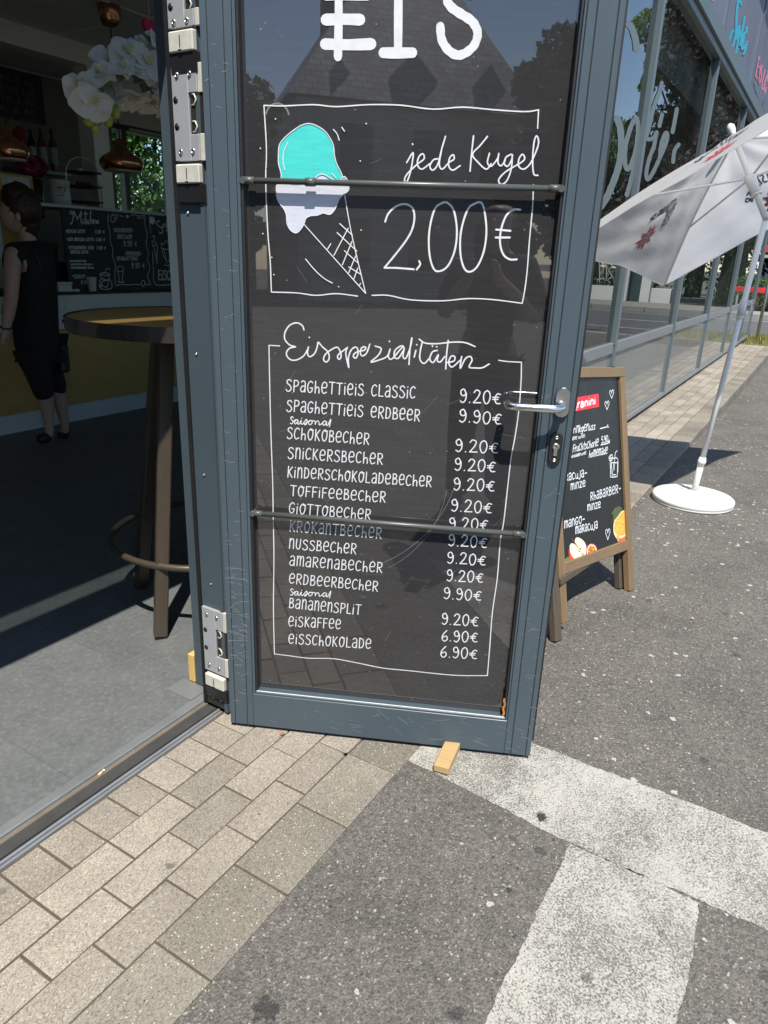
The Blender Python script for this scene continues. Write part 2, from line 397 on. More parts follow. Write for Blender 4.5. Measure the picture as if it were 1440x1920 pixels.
def m_paver(name, lo, hi, speck=.5):
    t = NT(name); v = t.coord(); vc = t.n('ShaderNodeVertexColor', _layer_name='tint')
    c = t.mix(t.noise(v, 5, 4), lo, hi); c = t.mix(t.math('MULTIPLY', t.noise(v, 38, 3), .45), c, sc(lo, .75))
    c = t.mix(1.0, c, vc.outputs[0], 'MULTIPLY')
    g = t.voro(v, 330); gc = t.n('ShaderNodeSeparateColor', Color=g.outputs['Color'])
    c = t.mix(1.0, c, t.ramp(gc.outputs[0], [(0, .62), (.4, .95), (.8, 1.06), (1, 1.35)]), 'MULTIPLY')
    for scl, th, rad, col in ((150, .88, .3, (.62, .58, .48)), (210, .9, .35, (.07, .06, .05)), (90, .955, .22, (.06, .055, .05)), (120, .95, .25, (.36, .25, .14))):
        q = t.voro(v, scl); cc = t.n('ShaderNodeSeparateColor', Color=q.outputs['Color'])
        k = t.math('MULTIPLY', t.math('GREATER_THAN', cc.outputs[1], th), t.math('LESS_THAN', q.outputs['Distance'], rad))
        c = t.mix(t.math('MULTIPLY', k, speck), c, col)
    q = at_z(320, 1623); q2 = at_z(5, 1670); q3 = at_z(485, 1527)
    c = spots(t, v, c, [(float(q[0]), float(q[1]), .014, .6), (float(q2[0]), float(q2[1]), .014, .5), (float(q3[0]), float(q3[1]), .006, .6)], (.06, .055, .05))
    st = t.ramp(t.noise(v, 2.2, 5), [(.35, .78), (.6, 1.0)]); c = t.mix(1.0, c, st, 'MULTIPLY')
    n = t.bump(g.outputs['Distance'], .35, .0025); n = t.bump(t.noise(v, 60, 3), .2, .004, n)
    return t.done(t.princ(c, .85, 0, n, 1.4))
def m_vinyl():
    t = NT('dark_floor_tile'); v = t.coord()
    c = t.mix(t.noise(v, 7, 6, .65), (.05, .054, .054), (.15, .155, .152)); c = t.mix(t.math('MULTIPLY', t.noise(v, 70, 4), .6), c, (.15, .155, .15))
    sp = t.ramp(t.noise(v, 60, 6, .75), [(.48, 0), (.72, 1)]); c = t.mix(t.math('MULTIPLY', sp, .38), c, (.26, .27, .265))
    br = t.n('ShaderNodeTexBrick', Vector=v, Scale=1.0); br.inputs['Mortar Size'].default_value = .0012; br.inputs['Brick Width'].default_value = .95; br.inputs['Row Height'].default_value = .48
    br.inputs['Color1'].default_value = (1, 1, 1, 1); br.inputs['Color2'].default_value = (.86, .88, .88, 1); br.inputs['Mortar'].default_value = (.72, .73, .73, 1)
    c = t.mix(1.0, c, br.outputs[0], 'MULTIPLY')
    return t.done(t.princ(c, t.math('MULTIPLY_ADD', t.noise(v, 12, 4), .3, .36), 0, t.bump(t.noise(v, 60, 4), .15, .002), 1.45))
def m_glass(name, tint=(.56, .60, .59), ior=2.3, rough=.0, dirt=.02):
    """window pane: mirror-like at a glance, see-through straight on"""
    t = NT(name); v = t.coord()
    fr0 = t.n('ShaderNodeFresnel', IOR=ior); ge = t.n('ShaderNodeNewGeometry'); fr = t.math('MULTIPLY', fr0.outputs[0], t.math('SUBTRACT', 1.0, ge.outputs['Backfacing']))
    tr = t.n('ShaderNodeBsdfTransparent', Color=tint); gl = t.n('ShaderNodeBsdfGlossy', Roughness=rough, Color=(.96, .98, .97))
    a = t.n('ShaderNodeMixShader', i0=fr, i1=tr.outputs[0], i2=gl.outputs[0])
    df = t.n('ShaderNodeBsdfDiffuse', Color=(.5, .5, .48)); k = t.math('MULTIPLY', t.ramp(t.noise(v, 3, 5), [(.4, .2), (.7, 1)]), dirt)
    return t.done(t.n('ShaderNodeMixShader', i0=k, i1=a.outputs[0], i2=df.outputs[0]))
def m_board(name, col, rough=.04, ior=1.6, dust=.5):
    t = NT(name); v = t.coord(); c = t.mix(t.noise(v, 3, 5), sc(col, .8), sc(col, 1.25))
    st = t.n('ShaderNodeMapping', Vector=v, Scale=(3, 3, 40)); sm = t.noise(st.outputs[0], 3, 4)
    c = t.mix(t.math('MULTIPLY', t.ramp(sm, [(.5, 0), (.75, 1)]), .25 * dust), c, (.09, .09, .09))
    sp = t.voro(v, 90); cc = t.n('ShaderNodeSeparateColor', Color=sp.outputs['Color'])
    k = t.math('MULTIPLY', t.math('GREATER_THAN', cc.outputs[0], .975), t.math('LESS_THAN', sp.outputs['Distance'], .13))
    c = t.mix(t.math('MULTIPLY', k, dust), c, (.5, .5, .5))
    return t.done(t.princ(c, rough, 0, None, ior))
def m_wood(name, lo, hi, axis='X', scale=6.0, rough=.55, stretch=14):
    t = NT(name); k = {'X': (1, stretch, stretch), 'Y': (stretch, 1, stretch), 'Z': (stretch, stretch, 1)}[axis]
    v = t.coord(k); a = t.noise(v, scale * .35, 5, .65); b = t.noise(v, scale * 2.2, 4)
    c = t.mix(a, lo, hi); c = t.mix(t.math('MULTIPLY', b, .45), c, sc(lo, .6))
    kn = t.ramp(t.noise(t.coord(), 9, 4), [(.66, 0), (.75, 1)]); c = t.mix(t.math('MULTIPLY', kn, .35), c, sc(lo, .35))
    return t.done(t.princ(c, t.math('MULTIPLY_ADD', a, .25, rough - .1), 0, t.bump(b, .35, .0012), 1.45))
def m_leaf(name, lo, hi, trans=.25):
    t = NT(name); v = t.coord(); vc = t.n('ShaderNodeVertexColor', _layer_name='tint')
    c = t.mix(t.noise(v, 1.1, 3), lo, hi); c = t.mix(1.0, c, vc.outputs[0], 'MULTIPLY')
    d = t.princ(c, .6, 0, None, 1.4); tl = t.n('ShaderNodeBsdfTranslucent', Color=c)
    return t.done(t.n('ShaderNodeMixShader', i0=trans, i1=d.outputs[0], i2=tl.outputs[0]))
def m_cloth(name, col, trans=.3, wr=.12):
    t = NT(name); v = t.coord()
    c = t.mix(t.noise(v, 4, 4), sc(col, .95), col)
    h = t.noise(v, 7, 5, .6); n = t.bump(h, wr, .03); n = t.bump(t.noise(v, 420, 2), .08, .001, n)
    d = t.n('ShaderNodeBsdfDiffuse', Color=c, Normal=n); tl = t.n('ShaderNodeBsdfTranslucent', Color=c, Normal=n)
    return t.done(t.n('ShaderNodeMixShader', i0=trans, i1=d.outputs[0], i2=tl.outputs[0]))
def m_slate():
    t = NT('slate_roof'); v = t.coord(kind='UV')
    br = t.n('ShaderNodeTexBrick', Vector=v, Scale=1.0); br.inputs['Brick Width'].default_value = .34; br.inputs['Row Height'].default_value = .22; br.inputs['Mortar Size'].default_value = .014
    br.inputs['Color1'].default_value = (.16, .165, .18, 1); br.inputs['Color2'].default_value = (.36, .36, .37, 1); br.inputs['Mortar'].default_value = (.02, .02, .022, 1)
    c = t.mix(1.0, br.outputs[0], t.ramp(t.noise(v, .8, 5), [(.3, .6), (.7, 1.3)]), 'MULTIPLY')
    return t.done(t.princ(c, .5, 0, t.bump(br.outputs['Fac'], -.5, .02), 1.5))
def m_metal(name, col, rough=.25, streak=(1, 1, 1)):
    t = NT(name); v = t.coord(streak); a = t.noise(v, 40, 4)
    c = t.mix(a, sc(col, .8), col); r = t.math('MULTIPLY_ADD', a, rough * .7, rough * .65)
    return t.done(t.princ(c, r, 1.0, t.bump(a, .05, .001)))
def m_print(name, c0, c1, scale, mode='orange'):
    t = NT(name); v = t.coord()
    a = t.noise(v, scale, 3); c = t.mix(t.ramp(a, [(.4, 0), (.6, 1)]), c0, c1)
    return t.done(t.princ(c, .35))

M = {}
M['asphalt'] = m_asphalt(); M['paint'] = m_paint()
M['paver'] = m_paver('tan_paver', (.285, .247, .196), (.40, .352, .285)); M['slab'] = m_paver('grey_kerb_slab', (.215, .19, .15), (.30, .27, .215), .8)
M['joint'] = simple('sand_joint', (.10, .078, .055), .95, var=.5, vs=12, fine=.5, bs=.5, bsc=150)
M['vinyl'] = m_vinyl()
M['frame'] = simple('blue_grey_paint', (.064, .088, .104), .38, var=.16, vs=5, bs=.05, bsc=70, stretch=(1, 1, .35), fine=.16)
M['frame2'] = simple('blue_grey_frame', (.10, .128, .14), .42, var=.08, vs=3)
M['scratch'] = simple('bare_scratch', (.30, .335, .35), .5)
M['rubber'] = simple('black_rubber', (.014, .014, .015), .55, var=.3, vs=20)
M['darkrod'] = simple('grey_green_rod', (.075, .08, .075), .35, var=.1, vs=10)
M['board'] = m_board('black_door_panel', (.033, .032, .0325), .012, 1.9)
M['chalk'] = simple('white_marker', (.66, .67, .68), .7, var=.16, vs=45, fine=.12)
M['teal'] = simple('teal_marker', (.05, .56, .50), .6, var=.22, vs=22, stretch=(1, 1, 7))
M['whitefill'] = simple('white_marker_fill', (.56, .57, .64), .6, var=.2, vs=22, stretch=(1, 1, 7))
M['steel'] = m_metal('brushed_steel', (.74, .74, .73), .24, (1, 1, 8))
M['zinc'] = simple('zinc_plate', (.40, .41, .42), .42, .25, var=.08, vs=20)
M['screw'] = m_metal('steel_screw', (.7, .7, .7), .3)
M['alu'] = simple('grey_aluminium', (.23, .24, .24), .45, .3, var=.3, vs=7, fine=.35)
M['dirtywhite'] = simple('dirty_white_cap', (.6, .58, .5), .6, var=.3, vs=40, fine=.3)
M['blackplastic'] = simple('black_plastic', (.02, .02, .022), .35)
M['brass'] = m_metal('lock_cylinder', (.78, .72, .6), .3)
M['sill'] = simple('weathered_sill', (.34, .345, .345), .35, .5, var=.25, vs=9, fine=.35)
M['sillink'] = simple('dirty_sill_track', (.06, .06, .058), .6, .1, var=.4, vs=14, fine=.4)
M['brownstrip'] = simple('brown_sill_strip', (.17, .145, .11), .8, var=.5, vs=14, fine=.5)
M['glass'] = m_glass('window_glass')
M['lowglass'] = None
M['wallgrey'] = simple('grey_wall', (.6, .59, .56), .8, var=.05)
M['wallbeige'] = simple('beige_wall', (.8, .78, .72), .8, var=.05)
M['ceil'] = simple('ceiling_panel', (.72, .71, .68), .85, var=.05)
M['counterwhite'] = simple('white_counter', (.62, .64, .62), .5, var=.04)
M['counterwood'] = m_wood('light_oak_front', (.50, .31, .09), (.66, .44, .15), 'X', 5, .5, 9)
M['blackboard'] = simple('black_menu_board', (.010, .013, .013), .6, var=.3, vs=6)
M['chalkdim'] = simple('grey_chalk', (.5, .52, .5), .8, var=.25, vs=50)
M['tabletop'] = m_wood('oak_table_top', (.52, .28, .08), (.74, .44, .15), 'X', 8, .35, 12)
M['darksteel'] = simple('blackened_steel', (.06, .055, .05), .38, .55, var=.3, vs=10, stretch=(6, 6, 1))
M['wornsteel'] = simple('raw_brown_steel', (.085, .068, .05), .38, .45, var=.22, vs=12, stretch=(6, 6, .6))
M['copper'] = m_metal('copper', (.66, .30, .16), .2)
M['petal'] = m_cloth('orchid_petal', (.82, .82, .78), .35, .06)
M['stem'] = simple('orchid_stem', (.20, .22, .06), .55)
M['bud'] = simple('orchid_bud', (.34, .40, .06), .5)
M['pink'] = simple('pink_felt', (.5, .02, .12), .8)
M['skin'] = simple('skin', (.52, .33, .25), .5, var=.08, vs=12)
M['hair'] = simple('dark_brown_hair', (.035, .022, .014), .5, var=.4, vs=30, bs=.8, bsc=70)
M['blackcloth'] = simple('black_cloth', (.012, .012, .013), .9, var=.2, vs=10, bs=.3, bsc=30)
M['jeans'] = simple('dark_trousers', (.02, .022, .03), .9, var=.2, vs=10, bs=.3, bsc=30)
M['shoe'] = simple('black_shoe', (.012, .012, .012), .6)
M['signwood'] = m_wood('weathered_brown_wood', (.135, .085, .042), (.30, .20, .105), 'Z', 7, .6, 10)
M['signwoodh'] = m_wood('weathered_brown_rail', (.135, .085, .045), (.29, .20, .11), 'X', 7, .6, 10)
M['signboard'] = simple('sign_chalkboard', (.012, .013, .013), .45, var=.3, vs=8)
M['red'] = simple('red_print', (.78, .012, .03), .35, var=.03)
M['canopy'] = m_cloth('white_canopy', (.84, .84, .85), .7, .09)
M['whitemetal'] = simple('white_lacquer', (.74, .74, .72), .35, var=.05, vs=8)
M['whiteplastic'] = simple('white_plastic_base', (.70, .70, .67), .45, var=.12, vs=9, fine=.2)
M['navy_through'] = simple('navy_seen_through_cloth', (.12, .13, .19), .8, var=.2, vs=30); M['red_through'] = simple('red_seen_through_cloth', (.36, .09, .10), .8, var=.15, vs=20)
M['navy'] = simple('navy_print', (.03, .04, .12), .7, var=.2, vs=30)
M['redprint'] = simple('red_star_print', (.50, .05, .07), .7, var=.15, vs=20)
M['frost'] = simple('frosted_lettering', (.12, .145, .14), .45, var=.06, vs=8)
M['fascia'] = simple('grey_violet_fascia', (.19, .205, .26), .22, var=.12, vs=1.2, stretch=(1, 1, .3))
M['tealprint'] = simple('teal_script', (.02, .34, .44), .4)
M['pinkprint'] = simple('pink_script', (.62, .16, .26), .4)
M['rail_alu'] = simple('grey_window_rail', (.22, .235, .245), .35, .25, var=.1, vs=4)
M['wedge'] = m_wood('raw_wood_wedge', (.38, .25, .11), (.60, .42, .20), 'Y', 10, .7, 8)
M['yellowwood'] = m_wood('yellow_wood_block', (.62, .40, .11), (.8, .55, .18), 'Z', 10, .5, 6)
M['grass'] = simple('dry_grass', (.17, .17, .05), .9, var=.5, vs=9)
M['road'] = simple('road_asphalt', (.10, .10, .10), .85, var=.15, vs=2, fine=.4)
M['kerb'] = simple('concrete_kerb', (.30, .285, .25), .8, var=.18, vs=6, bs=.3, bsc=90, fine=.4)
M['white'] = simple('white_wall', (.72, .70, .64), .8, var=.1, vs=2)
M['plaster'] = simple('cream_plaster', (.5, .46, .4), .85, var=.08, vs=2)
M['slate'] = m_slate()
M['greenleaf'] = m_leaf('green_leaf', (.035, .085, .018), (.10, .19, .035))
M['darkleaf'] = m_leaf('dark_green_leaf', (.018, .045, .014), (.05, .10, .025))
M['limeleaf'] = m_leaf('lime_leaf', (.10, .17, .025), (.22, .32, .05), .4)
M['beechleaf'] = m_leaf('copper_beech_leaf', (.022, .016, .014), (.075, .048, .034), .15)
M['bark'] = simple('bark', (.07, .055, .04), .9, var=.4, vs=8, bs=.6, bsc=30)
M['paleglass'] = m_glass('dark_house_glass', (.1, .1, .1), 1.6)
M['redpaint'] = simple('red_paint', (.55, .03, .03), .45)
M['greymetal'] = simple('galvanised_post', (.40, .41, .40), .45, .2, var=.15, vs=8)
def m_low():
    t = NT('grey_enamelled_glass'); v = t.coord()
    return t.done(t.princ(t.mix(t.noise(v, 2, 4), (.18, .185, .17), (.225, .23, .21)), t.math('MULTIPLY_ADD', t.noise(v, 5, 4), .05, .015), 0, None, 1.5))
M['lowglass'] = m_low()
# ------------------------------------------------------------------ ground
def zg(x):
    """asphalt falls away from the pavement along the facade, so a kerb appears"""
    t = min(1, max(0, (x - 3.2) / 9.0)); t = t * t * (3 - 2 * t)
    return -.14 * t
YE = 0.808                                          # edge between kerb slabs and asphalt
def sheet(name, xs, ys, zf, mat):
    vs = [(x, y, zf(x, y)) for y in ys for x in xs]; n = len(xs)
    fs = [(j * n + i, j * n + i + 1, (j + 1) * n + i + 1, (j + 1) * n + i) for j in range(len(ys) - 1) for i in range(n - 1)]
    mb = MB().add(vs, fs); o = mb.build(name, mat, None, False); return tag(o, kind='structure')
xs = [-60, -30, -10] + [-5 + .5 * i for i in range(46)]
tag(sheet('asphalt_ground', xs, [-60, -20, -8, -3, -1, 0, .4, YE], lambda x, y: zg(x) - .002, M['asphalt']))
xl = [17.6, 19.4, 30.5, 46, 90, 260]
sheet('road', [17.6, 19, 21, 24, 27, 28.6], [-90, -40, -15, -6, 0, 8, 20, 60], lambda x, y: -.20, M['road'])
sheet('far_ground', [28.6, 34, 60, 160, 400], [-300, -90, -40, 0, 40, 120, 400], lambda x, y: -.16, simple('far_ground_soil', (.12, .115, .08), .95, var=.3, vs=.5))
sheet('back_ground', [-400, -60, 17.6], [-300, -150, -60], lambda x, y: -.03, M['road'])
sheet('rear_ground', [-60, -10, 10, 28.6], [9.3, 14, 30, 80], lambda x, y: -.05, simple('rear_lawn', (.05, .07, .02), .95, var=.4, vs=2))
far_pave = MB(); far_pave.box(28.62, 32.3, -60, 60, -.19, -.02); tag(far_pave.build('far_pavement', simple('far_paving', (.27, .25, .21), .85, var=.12, vs=1.5, fine=.3)), kind='structure')
kb = MB()
y = -60
while y < 60: kb.box(28.45, 28.6, y, y + .985, -.22, -.01, bev=.01); y += 1.0
tag(kb.build('far_kerb', M['kerb']), kind='structure')
kb = MB(); y = -40
while y < -.6: kb.box(17.45, 17.62, y, y + .985, -.25, -.10, bev=.012); y += 1.0
tag(kb.build('near_road_kerb', M['kerb']), kind='structure')
lm = MB()
for X0, wd, dash in ((20.6, .11, 0), (23.9, .12, 1), (27.6, .11, 0)):
    y = -60
    while y < 60:
        lm.add([(X0, y, -.196), (X0 + wd, y, -.196), (X0 + wd, y + (2.6 if dash else 4.0), -.196), (X0, y + (2.6 if dash else 4.0), -.196)], [(0, 1, 2, 3)])
        y += 5.2 if dash else 4.0
tag(lm.build('road_lines', simple('faded_road_paint', (.5, .5, .47), .8, var=.2, vs=3), None, False), kind='structure')
# grass verge between the pavement end and the road
vg = MB(); vg.box(16.55, 19.2, -.35, 9, -.25, -.03); vgo = tag(vg.build('verge_ground', M['grass']), kind='structure')
gr = MB()
for i in range(5200):
    x = random.uniform(16.6, 19.15); y = random.uniform(-.3, 5.5); h = random.uniform(.03, .10); a = random.uniform(0, 6.28); dx, dy = math.cos(a) * .012, math.sin(a) * .012
    lx, ly = random.uniform(-.04, .04), random.uniform(-.04, .04)
    gr.add([(x - dx, y - dy, -.035), (x + dx, y + dy, -.035), (x + lx, y + ly, h)], [(0, 1, 2)], 0, False, random.uniform(.5, 1.7))
tag(gr.build('verge_grass', m_leaf('dry_grass_blade', (.16, .15, .04), (.30, .27, .09)), None, False), kind='stuff')
ke = MB(); ke.box(16.35, 16.53, -.4, 9, -.2, .005, bev=.012); tag(ke.build('verge_kerb', simple('dark_edging', (.12, .10, .075), .9, var=.3, vs=6)), kind='structure')
ke = MB(); ke.box(19.22, 19.4, -.6, 20, -.25, -.07, bev=.012); tag(ke.build('verge_kerb', M['kerb']), kind='structure')

# paving along the shop front, laid stone by stone
pv = MB(); sl = MB(); bed = MB()
bed.box(-6, 16.34, YE + .004, 1.50, -.2, -.005); tag(bed.build('pavement_base', M['joint']), kind='structure')
def stone(mb, x0, x1, y0, y1, g=.0026, b=.0035):
    dz = random.uniform(-.0018, .0018); zt = dz
    x0 += g * random.uniform(.7, 1.2); x1 -= g * random.uniform(.7, 1.2); y0 += g * .9; y1 -= g * .9
    col = random.uniform(.80, 1.14)
    vs = []
    tl = [random.uniform(-.0013, .0013) for _ in range(4)]
    for z, k in ((-.03, 0), (zt - b, 0), (zt, b)):
        vs += [(x0 + k, y0 + k, z + tl[0]), (x1 - k, y0 + k, z + tl[1]), (x1 - k, y1 - k, z + tl[2]), (x0 + k, y1 - k, z + tl[3])]
    fs = [(8, 9, 10, 11)] + [(4 * l + i, 4 * l + (i + 1) % 4, 4 * l + 4 + (i + 1) % 4, 4 * l + 4 + i) for l in (0, 1) for i in range(4)]
    mb.add(vs, fs, 0, False, col)
def row(mb, y0, y1, pitch, org, x0=-4.5, x1=16.3):
    k = math.floor((x0 - org) / pitch); x = org + k * pitch
    while x < x1:
        stone(mb, x, min(x + pitch, x1), y0, y1); x += pitch
row(pv, 1.292, 1.426, .1025, .661); row(pv, 1.190, 1.292, .205, .661); row(pv, 1.083, 1.190, .205, .563); row(pv, .977, 1.083, .205, .661)
row(pv, 1.426, 1.49, .1025, .661 + 8 * .1025, 1.5)
tag(pv.build('pavement', M['paver'], None, False), kind='structure')
x = -4.5 + (.738 + 4.5) % .25 - .25
while x < 16.3:
    stone(sl, x, min(x + .25, 16.33), YE, .977, .0026)
    if zg(x + .12) < -.004:
        sl.add([(x + .004, YE + .003, -.006), (x + .246, YE + .003, -.006), (x + .246, YE - .001, -.2), (x + .004, YE - .001, -.2)], [(0, 1, 2, 3)], 0, False, .95)
    x += .25
tag(sl.build('kerb_slabs', M['slab'], None, False), kind='structure')

# worn white bay marking: band along -Y and a leg along -X, ragged edges
def ragged(pts, step=.006, amp=.0045):
    out = []
    for a, b in zip(pts, pts[1:] + pts[:1]):
        a = np.array(a); b = np.array(b); L = np.hypot(*(b - a)); n = max(1, int(L / step)); d = (b - a) / L; nn = np.array([-d[1], d[0]])
        for i in range(n):
            p = a + (b - a) * i / n; q = p * 38
            out.append(tuple(p + nn * amp * (1.5 * mnoise.noise((q[0] * .22, q[1] * .22, 3.1)) + .9 * mnoise.noise((q[0] * .8, q[1] * .8, 7.7)) + .6 * mnoise.noise((q[0] * 2.7, q[1] * 2.7, 1.3)) + .25 * random.uniform(-1, 1)) * (0 if i == 0 else 1)))
    return out
G2 = lambda px, py: tuple(at_z(px, py)[:2])
w_a, w_b, w_c = G2(772, 1427), G2(1070, 1580), G2(1315, 1690)
w_far = (w_c[0] - .03, -1.9); w_far2 = (G2(1440, 1560)[0], -1.9)
w_top = G2(1440, 1560); w_top2 = G2(1000, 1394); w_l = (1.955, YE - .002)
leg_b = G2(905, 1925); leg_c = G2(1268, 1925)
dl = np.array(leg_b) - np.array(w_b); leg_b2 = tuple(np.array(w_b) + dl * 2.2); dl = np.array(leg_c) - np.array(w_c); leg_c2 = tuple(np.array(w_c) + dl * 2.2)
me = bpy.data.meshes.new('road_marking'); bm = bmesh.new(); g_ = .0035
for poly in (ragged([(w_a[0], YE - .003), w_b, w_c, w_far, w_far2, w_top, w_top2, w_l]), ragged([(w_b[0] - g_, w_b[1]), leg_b2, leg_c2, (w_c[0] - g_, w_c[1])])):
    f = bm.faces.new([bm.verts.new((p[0], p[1], -.0006 + zg(p[0]))) for p in poly]); f.normal_update()
    if f.normal.z < 0: f.normal_flip()
    bmesh.ops.triangulate(bm, faces=[f])
bm.to_mesh(me); bm.free()
tag(link('road_marking', me, M['paint']), kind='structure')

# ------------------------------------------------------------------ the shop building
YF = 1.47                                            # glass line of the front
MULL = [3.55, 5.97, 8.50, 10.97, 13.45, 15.92]
XEND = 17.6
ZR = .83; ZB = 3.36; ZT = 4.55                       # window rail, beam, roof edge
fl = MB(); fl.box(-5, XEND - .1, 1.5415, 9.0, -.10, .012); tag(fl.build('shop_floor', M['vinyl']), kind='structure')
shop = empty('shop_building', (XEND / 2, 5, 0), 0, 'low glazed cafe building with grey blue frames behind the open door', 'building')
shop.location = (0, 0, 0)
def part(name, mb, mat, par=shop, **k):
    return mb.build(name, mat, par, **k)
# roof, ceiling, back and side walls
r = MB(); r.box(-5.2, XEND + .1, 1.62, 9.2, 2.95, 4.5); part('roof', r, M['ceil'])
sw = MB(); sw.box(-5.2, -5.0, 1.62, 9.2, 0, 2.949); part('side_wall', sw, M['wallgrey'])
bw = MB()
WX0, WX1, WZ0, WZ1 = 5.86, 9.6, 1.05, 2.74
bw.box(-5, WX0, 7.4, 7.6, 0, 2.949); bw.box(WX0, WX1, 7.4, 7.6, 0, WZ0); bw.box(WX0, WX1, 7.4, 7.6, WZ1, 2.949); bw.box(WX1, XEND, 7.4, 7.6, 0, 2.949)
part('back_wall', bw, M['wallbeige'])
wf = MB(); wf.box(WX0, WX1, 7.43, 7.5, WZ0, WZ0 + .05); wf.box(WX0, WX1, 7.43, 7.5, WZ1 - .05, WZ1)
for X in (WX0 + .03, 6.28, 6.95, 7.7, 8.4, 9.1, WX1 - .03): wf.box(X - .035, X + .035, 7.42, 7.51, WZ0 + .05, WZ1 - .05)
bwin = part('rear_window', wf, M['blackplastic'])
rg = MB(); rg.box(WX0 + .07, WX1 - .07, 7.462, 7.466, WZ0 + .05, WZ1 - .05); rg.build('pane', m_glass('clear_rear_glass', (.8, .85, .82), 1.3, 0, .01), bwin)
wb = MB(); wb.box(6.35, 6.9, 7.40, 7.425, 2.69, 2.715); wb.box(7.0, 7.65, 7.40, 7.425, 2.69, 2.715); wb.build('blind_rail', M['wallgrey'], bwin)
# ceiling joints
cj = MB()
for X in np.arange(-4.4, XEND, 1.22): cj.box(X, X + .012, 1.7, 7.05, 2.944, 2.951)
for Y in np.arange(2.1, 7.3, 1.22): cj.box(-5, XEND - .2, Y, Y + .012, 2.9425, 2.9495)
part('ceiling_joints', cj, simple('ceiling_joint', (.8, .79, .75), .8))
# portal: header beam and pillar in front of the dark kitchen recess
po = MB(); po.box(-5, 4.58, 5.6, 5.78, 2.80, 2.949); po.box(4.42, 4.58, 5.6, 5.78, 0, 2.80); pass
part('portal', po, M['wallbeige'])
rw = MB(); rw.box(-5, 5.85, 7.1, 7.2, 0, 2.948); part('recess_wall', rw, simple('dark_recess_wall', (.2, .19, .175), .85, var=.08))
# east end wall
ew = MB(); ew.box(XEND - .1, XEND + .05, 1.62, 9.2, 0, 2.949); part('end_wall', ew, M['plaster'])
# front glazing
def glazing(x0, x1):
    g = MB(); g.box(x0 + .035, x1 - .035, YF - .006, YF, ZR, ZB - .03); part('window_pane', g, M['glass'])
    g = MB(); g.box(x0 + .02, x1 - .02, YF - .02, YF, .09, ZR - .09); part('lower_panel', g, M['lowglass'])
edges = [1.52] + MULL + [XEND]
for a, b in zip(edges, edges[1:]): glazing(a, b)
for X in MULL + [XEND - .04]:
    m_ = MB()
    m_.box(X - .030, X - .004, YF - .045, YF + .05, ZR - .02, ZB, bev=.003); m_.box(X + .004, X + .030, YF - .045, YF + .05, ZR - .02, ZB, bev=.003)
    m_.box(X - .0045, X + .0045, YF - .03, YF + .05, ZR - .02, ZB, 1)
    m_.box(X - .024, X + .024, YF - .046, YF + .04, .06, ZR - .021, bev=.003)
    part('mullion', m_, [M['frame2'], M['rubber']])
rl = MB()
for a, b in zip(edges, edges[1:]):
    rl.box(a + .035, b - .035, YF - .035, YF + .04, ZR - .085, ZR, bev=.004)
part('window_rail', rl, M['rail_alu'])
bs = MB(); bs.box(1.52, XEND, YF - .045, YF + .05, .045, .089, bev=.004); bs.box(1.52, XEND, YF - .02, YF + .04, -.02, .045, 1); part('base_rail', bs, [M['rail_alu'], M['rubber']])
bmn = MB(); bmn.box(1.5, XEND, YF - .055, YF + .06, ZB - .03, ZB + .03, bev=.004); bmn.box(1.5, XEND, YF - .085, YF - .02, ZB + .03, ZB + .16, bev=.004); bmn.box(1.5, XEND, YF - .03, YF + .08, ZB + .16, ZB + .20, 1)
part('lintel_beam', bmn, [M['frame2'], M['rubber']])
fb = MB()
fe = [-5, -.6, 1.1, 3.55] + MULL[1:] + [XEND]
for a, b in zip(fe, fe[1:]):
    fb = MB(); fb.box(a + .03, b - .03, YF - .035, YF + .1, (ZB + .2) if a > .5 else 3.3, ZT); part('fascia_panel', fb, M['fascia'])
for X in fe[1:-1]: fm = MB(); fm.box(X - .03, X + .03, YF - .05, YF + .1, (ZB + .16) if X > 1 else 3.3, ZT); part('fascia_joint', fm, M['frame2'])
ft = MB(); ft.box(-5.2, XEND + .1, YF - .12, 1.9, ZT, ZT + .11, bev=.01); ft.box(-5.2, XEND + .1, YF - .06, 1.9, ZT + .11, ZT + .2, 1); ft.box(-5.2, XEND + .1, YF - .15, 1.9, ZT + .2, ZT + .34, bev=.01)
part('roof_edge', ft, [M['frame'], M['alu']])
# wall left of the doorway (outside the picture), door head and transom
lw = MB()
for X in (-5.1, -2.95, -.80): lw.box(X - .05, X + .05, 1.45, 1.6, 0, 3.52)
lw.box(-5.05, -.85, 1.46, 1.59, 0, .12); lw.box(-5.05, -.85, 1.46, 1.59, 2.95, 3.52); part('front_wall', lw, M['frame2'])
lw = MB(); lw.box(-5.05, -.85, 1.52, 1.526, .12, 2.95); part('window_pane', lw, M['glass'])
H1, H2 = 2.09, 2.45
hd = MB(); hd.box(-.75, 1.52, 1.485, 1.60, H1, H2, bev=.004); hd.box(-.75, 1.52, 1.487, 1.598, 3.05, 3.5); part('door_head', hd, M['frame2'])
tg = MB(); tg.box(-.75, 1.5, 1.54, 1.546, H2, 3.05); part('transom_pane', tg, M['glass'])

